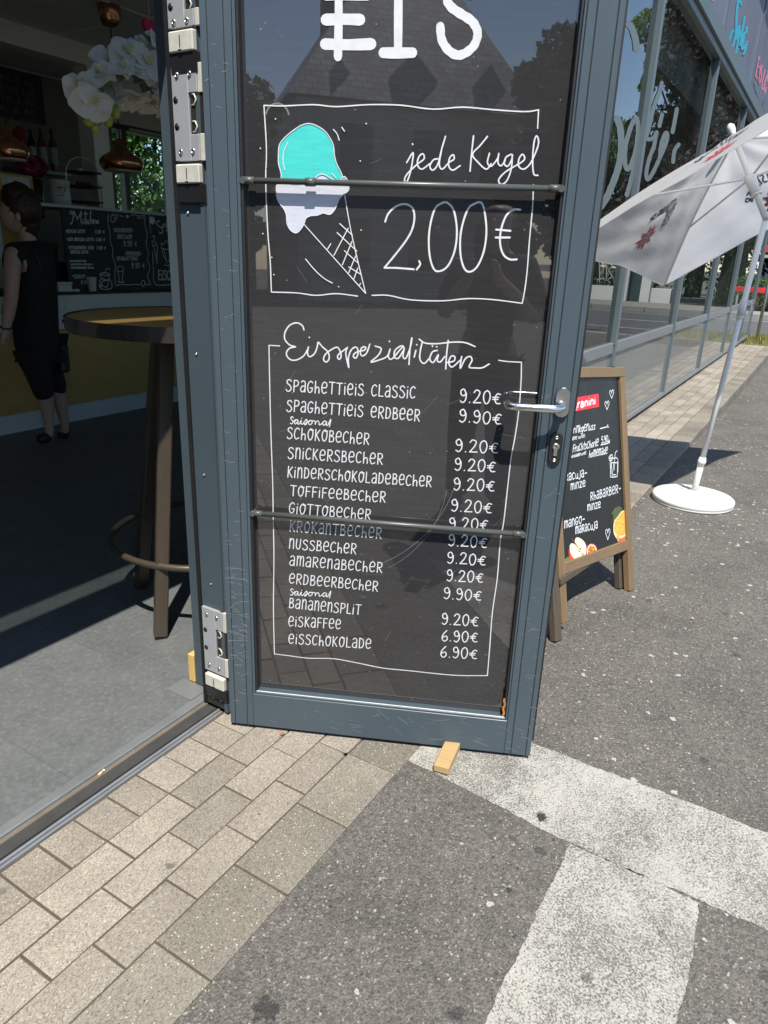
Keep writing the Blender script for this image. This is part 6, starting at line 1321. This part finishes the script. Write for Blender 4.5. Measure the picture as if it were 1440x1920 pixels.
for k in range(4):
    m_ = MB(); nu, nv = 26, 22; vs = []
    for j in range(nv + 1):
        for i in range(nu + 1): vs.append(loc(canopy(k, i / nu, max(.012, j / nv))))
    m_.add(vs, [(j * (nu + 1) + i, j * (nu + 1) + i + 1, (j + 1) * (nu + 1) + i + 1, (j + 1) * (nu + 1) + i) for j in range(nv) for i in range(nu)], 0, True)
    pn = m_.build('canopy_panel', M['canopy'], um, fixn=False)
    # hem along the rim
    m_ = MB(); m_.tube([loc(canopy(k, i / 24, 1.0)) for i in range(25)], .0028, 6); m_.build('hem', M['canopy'], pn)
    # printed name and star emblem, on both faces of the thin cloth
    L = np.linalg.norm(T[(k + 1) % 4] - T[k]); Hs = np.linalg.norm((T[k] + T[(k + 1) % 4]) / 2 - AP)
    for side in (1, -1):
        def on(u, v, l, side=side):
            q = canopy(k, u, v); e = .002; n_ = np.cross(canopy(k, u + e, v) - q, canopy(k, u, v + e) - q); n_ /= np.linalg.norm(n_)
            if n_ @ AX < 0: n_ = -n_
            return loc(q + n_ * side * (.0018 + l))
        # local metric drawing plane: x along the rim (reading direction seen from outside), y towards the apex
        def dm(x_, y_, l): return on(.5 - x_ / L if flip else .5 + x_ / L, 1 - y_ / Hs, l)
        e0 = canopy(k, .45, .8); e1 = canopy(k, .55, .8); e2 = canopy(k, .5, .7)
        flip = (np.cross(e1 - e0, e2 - e0) @ AX) < 0
        mb = MB(); R0 = .185; wd = "GEROLSTEINER"; hgt = .085; cy = .215; arc_ = 2.15
        tot = sum(G[c][0] + .16 for c in wd) - .16; x_ = 0
        for c in wd:
            gw, st = G[c]
            for s in st:
                q = spline(s, 4) if len(s) > 2 else [tuple(np.array(s[0]) + (np.array(s[1]) - np.array(s[0])) * i / 3) for i in range(4)]
                P = []
                for a, b_ in q:
                    ph = arc_ / 2 - arc_ * (x_ + a) / tot; rr = R0 + b_ * hgt; P.append((rr * math.sin(-ph), cy + rr * math.cos(ph)))
                ribbons(mb, [P], .0135, dm, caps=False, var=.03)
            x_ += gw + .16
        mb.build('brand_lettering', M['navy'] if side > 0 else M['navy_through'], pn, fixn=False)
        mb = MB(); sy = .215; R1, R2 = .112, .06; ring = []
        for i in range(20):
            t = math.pi * 2 * i / 20 + .1; r_ = (R1 * (1 + .18 * math.cos(2 * t)) if i % 2 == 0 else R2); ring.append((r_ * math.cos(t), sy + r_ * math.sin(t)))
        mb.add([dm(0, sy, .0002)] + [dm(a, b_, .0002) for a, b_ in ring], [(0, 1 + i, 1 + (i + 1) % 20) for i in range(20)]); mb.build('star_emblem', M['redprint'] if side > 0 else M['red_through'], pn, fixn=False)
        mb = MB(); mb.add([dm(0, sy, .0008)] + [dm(.042 * math.cos(t), sy + .050 * math.sin(t), .0008) for t in np.linspace(0, 6.283, 25)[:-1]], [(0, 1 + i, 1 + (i + 1) % 24) for i in range(24)]); mb.build('emblem_disc', M['canopy'], pn, fixn=False)
        mb = MB()
        for s in ([(-.012, .03), (-.002, .02), (.004, .005), (-.006, -.008), (-.004, -.028)], [(-.004, -.028), (-.014, -.032)], [(.004, .005), (.016, .012), (.022, .004)], [(-.002, .02), (-.016, .014)], [(-.006, -.008), (.010, -.016), (.012, -.03)], [(-.012, .03), (-.018, .024)], [(-.006, -.008), (-.02, -.004), (-.022, .008)]):
            ribbons(mb, [[(a * 1.25, sy + b_ * 1.25) for a, b_ in spline(s, 3)]], .0075, lambda x2, y2, l: dm(x2, y2, l + .0012))
        mb.build('emblem_lion', M['navy'] if side > 0 else M['navy_through'], pn, fixn=False)
for k in range(4):
    m_ = MB(); m_.tube([loc(ribp(k, t) - AX * .011) for t in np.linspace(.03, 1.0, 14)], [.0075] * 13 + [.006], 8); m_.ball(loc(ribp(k, 1.0) - AX * .006), .011, 8, 6); rb_ = m_.build('rib', M['whitemetal'], um)
    m_ = MB(); m_.tube([loc(HB + (ribp(k, .56) - HB) * t - AX * .012 * t) for t in (.06, .5, 1.0)], .0062, 8); m_.build('strut', M['whitemetal'], rb_)
m_ = MB(); m_.tube([loc(AP - AX * .0), loc(J)], .0165, 16); m_.build('upper_pole', M['whitemetal'], um)
m_ = MB(); m_.tube([loc(HB + AX * .02), loc(HB - AX * .015), loc(HB - AX * .10)], [.033, .031, .025], 16); m_.tube([loc(HB - AX * .10), loc(HB - AX * .106)], .029, 16); m_.build('runner_hub', M['whitemetal'], um)
m_ = MB(); m_.tube([loc(AP + AX * .0), loc(AP + AX * .03), loc(AP + AX * .045), loc(AP + AX * .07), loc(AP + AX * .085)], [.016, .016, .022, .022, .008], 16); m_.build('finial', M['whiteplastic'], um)
PV = (J - (PB + np.array((0, 0, .07)))); PL = np.linalg.norm(PV); PV /= PL; pl = lambda t: PB + np.array((0, 0, .07)) + PV * t
m_ = MB(); m_.tube([loc(pl(-.03)), loc(pl(PL - .012))], .0158, 18); m_.build('lower_pole', M['whitemetal'], um)
m_ = MB(); m_.tube([loc(J - PV * .03), loc(J + PV * .004)], .014, 12); m_.tube([loc(J - AX * .01), loc(J + AX * .03)], .014, 12); d = np.cross(PV, AX); d /= np.linalg.norm(d); m_.tube([loc(J - d * .022), loc(J + d * .022)], .008, 10); m_.build('tilt_joint', M['greymetal'], um)
t_ = PL * .70; m_ = MB(); m_.tube([loc(pl(t_ - .05)), loc(pl(t_ + .05))], .0205, 18); m_.tube([loc(pl(t_ - .055)), loc(pl(t_ - .045))], .0225, 18)
sd_ = np.cross(PV, np.array((.8, .6, 0))); sd_ /= np.linalg.norm(sd_); sd_ = -sd_ if sd_ @ np.array((.6, -.8, 0)) < 0 else sd_
m_.tube([loc(p) for p in (pl(t_ + .045) + sd_ * .02, pl(t_ + .03) + sd_ * .05, pl(t_ - .005) + sd_ * .058, pl(t_ - .04) + sd_ * .045, pl(t_ - .048) + sd_ * .02)], .0065, 8); m_.build('crank_collar', M['whiteplastic'], um)
m_ = MB(); t_ = .20; m_.tube([loc(pl(t_ - .03)), loc(pl(t_ - .012)), loc(pl(t_ - .011)), loc(pl(t_ + .012)), loc(pl(t_ + .013)), loc(pl(t_ + .03))], [.021, .021, .025, .025, .021, .021], 18); m_.tube([loc(pl(-.05)), loc(pl(t_))], .0195, 18); m_.build('base_socket', M['whiteplastic'], um)
m_ = MB(); m_.lathe([(.24, .0), (.248, .004), (.25, .012), (.246, .016), (.250, .020), (.25, .036), (.243, .044), (.235, .047), (.17, .056), (.06, .064), (.04, .068), (.038, .075), (.024, .078)], n=64, smooth=True)
for k in range(4): 
    a = k * math.pi / 2 + .6; m_.prism([(.05, .060), (.20, .046), (.22, .05), (.05, .070)], -.045, .045, 0, Matrix.Rotation(a, 4, 'Z'))
m_.build('base_plate', M['whiteplastic'], um)

# ------------------------------------------------------------------ street beyond
q = at_z(1418, 640, -.05); sp = empty('sign_post', (q[0], q[1], -.06), 0, 'thin grey metal post standing in the dry grass verge', 'post')
m_ = MB(); m_.tube([(0, 0, 0), (0, 0, 3.4)], .034, 14); m_.build('pole', M['greymetal'], sp)
m_ = MB(); m_.tube([(0, 0, 1.52), (0, 0, 1.60)], .0355, 14); m_.build('sticker', M['chalk'], sp)
m_ = MB(); m_.lathe([(.28, 0), (.29, .006), (.28, .012)], n=28, M=Matrix.Translation((-.045, 0, 3.05)) @ Matrix.Rotation(math.pi / 2, 4, 'Y')); m_.build('round_sign', M['greymetal'], sp)
sp2 = copy_tree(sp); sp2.location = (17.9, -3.45, -.2); sp2['label'] = 'thin grey post mirrored in the cafe window beside the road'
sp['group'] = sp2['group'] = 'posts along the near side of the road'
def leaves(mb, c, rad, n, size, seed, shell=.55, flat=1.0):
    r = np.random.default_rng(seed)
    d = r.normal(size=(n, 3)); d /= np.linalg.norm(d, axis=1)[:, None]; k = (shell + (1 - shell) * r.random(n) ** .6)[:, None]
    p = np.array(c) + d * k * np.array(rad); a = r.normal(size=(n, 3)); a[:, 2] *= flat; a /= np.linalg.norm(a, axis=1)[:, None]
    b_ = np.cross(a, r.normal(size=(n, 3))); b_ /= np.linalg.norm(b_, axis=1)[:, None]; s_ = size * r.uniform(.55, 1.35, n)[:, None]; t = r.uniform(.55, 1.5, n)
    for i in range(n):
        A_ = a[i] * s_[i]; B_ = b_[i] * s_[i] * .6
        mb.add([p[i] - A_, p[i] + B_, p[i] + A_, p[i] - B_], [(0, 1, 2, 3)], 0, False, float(t[i]))
def tree(name, label, base, blobs, dens, size, mat, seed, trunk=.25, group=None, cat='tree', full=0.0):
    e = empty(name, base, 0, label, cat, group); r = random.Random(seed); m_ = MB()
    top = max(b_[2] for b_ in blobs); m_.tube([(0, 0, -.1), (.05, .03, top * .3), (-.08, .05, top * .6), (0, 0, top * .9)], [trunk * 1.3, trunk, trunk * .7, trunk * .25], 10)
    for b_ in blobs: m_.tube([(0, 0, min(b_[2] * .5, top * .45)), (b_[0] * .5, b_[1] * .5, b_[2] * .72), (b_[0] * .9, b_[1] * .9, b_[2])], [trunk * .5, trunk * .32, trunk * .1], 7)
    m_.build('trunk', M['bark'], e); m_ = MB()
    for i, b_ in enumerate(blobs):
        sub = max(4, int(b_[3] * 2.2))
        for j in range(sub):
            d = Vector((r.gauss(0, 1), r.gauss(0, 1), r.gauss(0, 1))).normalized(); k = r.uniform(.35, .95); rr = r.uniform(.3, .5) + full
            leaves(m_, (b_[0] + d.x * b_[3] * k, b_[1] + d.y * b_[3] * k, b_[2] + d.z * b_[4] * k), (b_[3] * rr, b_[3] * rr, b_[4] * rr), int(dens * b_[3] ** 1.5 / sub * 6), size, seed * 97 + i * 31 + j, .4)
    m_.build('crown', mat, e, fixn=False); return e
tree('copper_beech', 'huge dark copper beech tree mirrored in the cafe windows', (38.5, -1.4, -.1), [(0, -2.2, 5.0, 3.6, 3.4), (0, -1.4, 9.0, 3.8, 3.4), (0, 2.6, 8.5, 4.4, 4.2), (0, .8, 13.5, 4.6, 4.4), (-1.5, 1.5, 4.5, 4.2, 3.2), (0, 5.5, 6, 4.0, 4.0), (0, 4.5, 12, 4.0, 4.0), (0, -3.6, 6.8, 1.8, 1.8), (0, -2.6, 7.4, 2.4, 2.4), (0, -2.4, 11.2, 2.4, 2.4)], 300, .125, M['beechleaf'], 3, .45, full=.14)
tree('lime_tree', 'bright green tree behind the copper beech', (45, -4.0, -.1), [(0, -3.5, 12.8, 1.7, 1.6), (0, -3.0, 15.6, 2.1, 2.0), (0, -3.9, 10.8, 1.1, .9), (0, 2, 14, 4, 4)], 160, .15, M['limeleaf'], 5, .35)
tree('green_tree', 'mid green tree behind the white garden wall', (44, -9.6, -.1), [(0, 0, 5.2, 3.6, 2.6), (0, 2.2, 6.6, 2.8, 2.2), (1, -3, 6.0, 3.6, 2.8), (0, 1.8, 3.2, 2.6, 2.2)], 160, .14, M['greenleaf'], 6, .3)
tree('dark_conifer', 'dark evergreen tree at the street corner past the hedge', (35.5, 6.3, -.1), [(0, 0, 4, 2.6, 3.2), (0, -2.0, 2.6, 2.0, 2.2), (0, .5, 7.5, 2.4, 3.0), (0, 2.5, 3, 2.4, 2.6)], 130, .14, M['darkleaf'], 7, .25)
for i, (bx, by, bl, lab, mt) in enumerate(((9.5, 12.6, [(0, 0, 2.6, 1.7, 1.6), (-.8, .2, 4.2, 1.4, 1.3), (1.1, 0, 3.6, 1.5, 1.5), (-.2, -.4, 1.2, 1.4, 1.1), (2.0, 1.0, 4.4, 1.6, 1.4)], 'tall leafy garden tree in the middle of the rear window', 'greenleaf'), (12.4, 13.6, [(0, 0, 3, 2.0, 1.9), (-1.2, .0, 4.8, 1.8, 1.5), (1.4, 0, 4.2, 1.8, 1.8), (.2, -.5, 1.4, 1.9, 1.3)], 'dense garden tree seen through the rear window behind the lamp', 'darkleaf'), (7.2, 13.8, [(0, 0, 3.2, 1.8, 1.8), (.8, 0, 5, 1.6, 1.4), (0, -.3, 1.3, 1.6, 1.2)], 'light green garden tree nearest the pale pillar behind the rear window', 'limeleaf'))):
    tree('garden_tree', lab, (bx, by, -.05), bl, 520, .06, M[mt], 20 + i, .1, 'garden trees behind the rear window', full=.2)
hd = empty('hedge', (31.2, 4, -.05), 0, 'clipped green hedge across the road behind a red rail', 'hedge'); m_ = MB(); r = np.random.default_rng(9)
for i in range(5200):
    p = np.array([r.uniform(-.5, .5), r.uniform(-4.5, 6), r.uniform(.05, 1.12)]); ax_ = r.integers(0, 3)
    if ax_ == 0: p[0] = -.5 + r.normal() * .05
    elif ax_ == 1: p[2] = 1.1 + r.normal() * .05
    a = r.normal(size=3); a /= np.linalg.norm(a); b_ = np.cross(a, r.normal(size=3)); b_ /= np.linalg.norm(b_); s_ = r.uniform(.04, .09)
    m_.add([p - a * s_, p + b_ * s_ * .6, p + a * s_, p - b_ * s_ * .6], [(0, 1, 2, 3)], 0, False, float(r.uniform(.5, 1.6)))
m_.build('foliage', M['greenleaf'], hd, fixn=False); m_ = MB(); m_.box(-.4, .4, -4.45, 5.95, 0, 1.0); m_.build('inner_twigs', M['bark'], hd)
rl_ = empty('red_rail', (30.4, 2, -.02), 0, 'low red guard rail in front of the hedge across the road', 'guard rail'); m_ = MB(); m_.box(-.03, .03, -2.4, 6, .66, .84, bev=.01); m_.build('beam', M['redpaint'], rl_); m_ = MB()
for yy in np.arange(-2.2, 6, 1.6): m_.box(.031, .09, yy, yy + .06, 0, .8)
m_.build('posts', M['greymetal'], rl_)
bs_ = empty('bus_shelter', (33.2, 3.4, -.02), 0, 'bus shelter with a red roof edge beyond the hedge', 'bus shelter'); m_ = MB(); m_.box(-.8, .9, -2.4, 2.4, 2.08, 2.36, bev=.02); m_.build('roof', M['redpaint'], bs_); m_ = MB(); m_.box(-.75, .85, -2.3, 2.3, 1.9, 2.03); m_.build('roof_beam', M['greymetal'], bs_)
for yy in (-2.2, 2.2):
    for xx in (-.7, .8): m_ = MB(); m_.box(xx - .05, xx + .05, yy - .05, yy + .05, 0, 1.89); m_.build('post', M['greymetal'], bs_)
hs = empty('corner_house', (41, 5.5, -.1), 0, 'plain grey house wall behind the evergreen at the corner', 'house'); m_ = MB(); m_.box(-1, 6, -2.2, 9, 0, 9); m_.build('wall', simple('grey_house_wall', (.30, .31, .30), .85), hs)
m_ = MB()
for yy in (0, 2.5, 5.0):
    for zz in (1.2, 4.2, 6.8): m_.box(-1.03, -.99, yy, yy + 1.1, zz, zz + 1.5)
m_.build('window', M['paleglass'], hs)
# white garden wall with gate
gw_ = empty('garden_wall', (33.6, -5, -.1), 0, 'white garden wall with pillars and dark planting across the road', 'garden wall'); m_ = MB(); m_.box(0, .3, -16, -.3, 0, .62); m_.box(0, .3, .95, 1.9, 0, .62, bev=.01); m_.build('low_wall', M['white'], gw_)
for yy in (-6.2, -3.3, -.35, .62): m_ = MB(); m_.box(-.06, .36, yy, yy + .42, 0, 1.75, bev=.02); m_.box(-.1, .4, yy - .04, yy + .46, 1.752, 1.82, bev=.01); m_.build('pillar', M['white'], gw_)
m_ = MB(); m_.box(.1, .2, .08, .61, .02, 1.6); m_.build('gate', simple('dark_green_gate', (.03, .06, .06), .5), gw_)
gh = empty('garden_hedge', (34.6, -6, -.1), 0, 'dark planting behind the white garden wall', 'hedge'); m_ = MB()
for i in range(10): leaves(m_, (0, -9 + i * 1.75, 1.3), (.7, 1.1, 1.1), 420, .11, 300 + i, .3)
m_.build('foliage', M['darkleaf'], gh, fixn=False)
# houses and trees on the near side, mirrored in the black door panel
def roofmesh(base, top, z0, z1, name, par, mat):
    (x0, x1, y0, y1), (a0, a1, b0, b1) = base, top
    B_ = [(x0, y0, z0), (x1, y0, z0), (x1, y1, z0), (x0, y1, z0)]; Tt = [(a0, b0, z1), (a1, b0, z1), (a1, b1, z1), (a0, b1, z1)]
    me = bpy.data.meshes.new(name); me.from_pydata(B_ + Tt, [], [(i, (i + 1) % 4, 4 + (i + 1) % 4, 4 + i) for i in range(4)] + [(4, 5, 6, 7)]); uv = me.uv_layers.new(name='UVMap')
    for p in me.polygons:
        vs = [Vector(me.vertices[v].co) for v in p.vertices]; e_ = (vs[1] - vs[0]).normalized(); s_ = (p.normal.cross(e_)).normalized()
        for li, v in zip(p.loop_indices, vs): uv.data[li].uv = ((v - vs[0]).dot(e_), (v - vs[0]).dot(s_))
    return link(name, me, mat, par)
def house(name, label, loc_, base, top, zw, zr, chim, dorm, wallmat):
    e = empty(name, loc_, 0, label, 'house', 'houses behind the viewpoint'); x0, x1, y0, y1 = base; m_ = MB(); m_.box(x0 + .3, x1 - .3, y0 + .3, y1 - .3, 0, zw); m_.build('wall', wallmat, e)
    rf = roofmesh(base, top, zw, zr, 'roof', e, M['slate'])
    if chim: m_ = MB(); cx_, cy_ = chim; m_.box(cx_ - .4, cx_ + .4, cy_ - .35, cy_ + .35, zw + 1, zr + 1.6); m_.build('chimney', simple('chimney_brick', (.12, .09, .08), .9), rf)
    for yy, zz, ww in dorm:
        d = MB(); xs_ = x1 - .5; d.prism([(-ww, 0), (ww, 0), (ww, .9), (0, 1.6), (-ww, .9)], 0, 2.2, 0, Matrix.Translation((xs_, yy, zz)) @ Matrix.Rotation(math.pi / 2, 4, 'Z')); d.build('dormer', M['alu'], rf)
    yy = y0 + 1
    while yy < y1 - 1.4:
        for zz in np.arange(1.0, zw - 1.6, 2.6): m_ = MB(); m_.box(x1 - .31, x1 - .27, yy, yy + 1.0, zz, zz + 1.5); m_.box(x1 - .27, x1 - .22, yy - .08, yy + 1.08, zz - .08, zz - .001, 1); m_.build('window', [M['paleglass'], M['plaster']], e)
        yy += 2.3
    return e
house('slate_house', 'tall house with a steep slate roof mirrored in the door panel', (-23, -6.6, 0), (-4, 3.5, -4.0, 4.2), (-2.0, 1.0, -1.9, 1.6), 5.7, 9.3, (-.6, 2.0), [(2.6, 5.2, .6), (.3, 5.6, .75), (-2.2, 5.5, .6)], M['plaster'])
house('slate_house', 'lower brown house with a small dormer next to the tall slate roof', (-27, 1.2, 0), (-4, 3.5, -3.4, 5.5), (-2.0, .2, -2.6, 4.8), 4.2, 6.4, None, [(-2.3, 4.2, .5), (.4, 4.1, .5), (3.0, 4.1, .5)], simple('brown_render', (.24, .2, .16), .85))
house('slate_house', 'long rendered house at the far left of the street behind', (-26, 12, 0), (-4, 3.5, -5, 12), (-1.0, .5, -4, 11), 4.6, 6.6, None, [], M['plaster'])
tree('street_tree', 'green tree beside the steep slate roof', (-18.0, -11.0, 0), [(0, 0, 4.6, 2.6, 2.6), (0, -1.6, 7.0, 2.6, 2.4), (.5, 1.2, 6.6, 1.9, 1.8), (0, -4, 5, 3, 3), (0, -7.5, 5.5, 3.4, 3.4), (0, -2, 2.0, 2.8, 1.8), (0, -6, 2.0, 2.8, 1.8), (0, 1.2, 2.6, 1.8, 1.8)], 130, .15, M['darkleaf'], 12, .22, 'trees behind the viewpoint')
tree('street_tree', 'low dark bushy tree left of the slate roofs', (-17.5, 1.5, 0), [(0, 0, 4.0, 2.6, 1.9), (0, 2.8, 4.2, 2.6, 2.0), (0, -2.3, 3.2, 1.8, 1.7), (0, 0, 1.5, 2.6, 1.5), (0, 3, 1.5, 2.6, 1.5), (0, -2.2, 1.3, 2.0, 1.3), (0, 6, 3.6, 2.6, 2.6)], 150, .14, M['darkleaf'], 13, .2, 'trees behind the viewpoint')

m_ = MB(); rl = random.Random(21)
for i in range(230):
    x = rl.choice((rl.uniform(3.4, 5.6), rl.uniform(3.4, 9.5))); y = YE - .006 - abs(rl.gauss(0, .016)); z = zg(x) + .001; a = rl.uniform(0, 6.28); l = rl.uniform(.003, .009)
    d = np.array((math.cos(a) * l, math.sin(a) * l)); e = np.array((-d[1], d[0])) * .5
    m_.add([(x - d[0], y - d[1], z), (x + e[0], y + e[1], z + l * .5), (x + d[0], y + d[1], z + .001), (x - e[0], y - e[1], z + l * .3)], [(0, 1, 2, 3)])
tag(m_.build('leaf_litter', simple('rusty_litter', (.30, .14, .07), .85, var=.5, vs=60), None, False), kind='stuff')
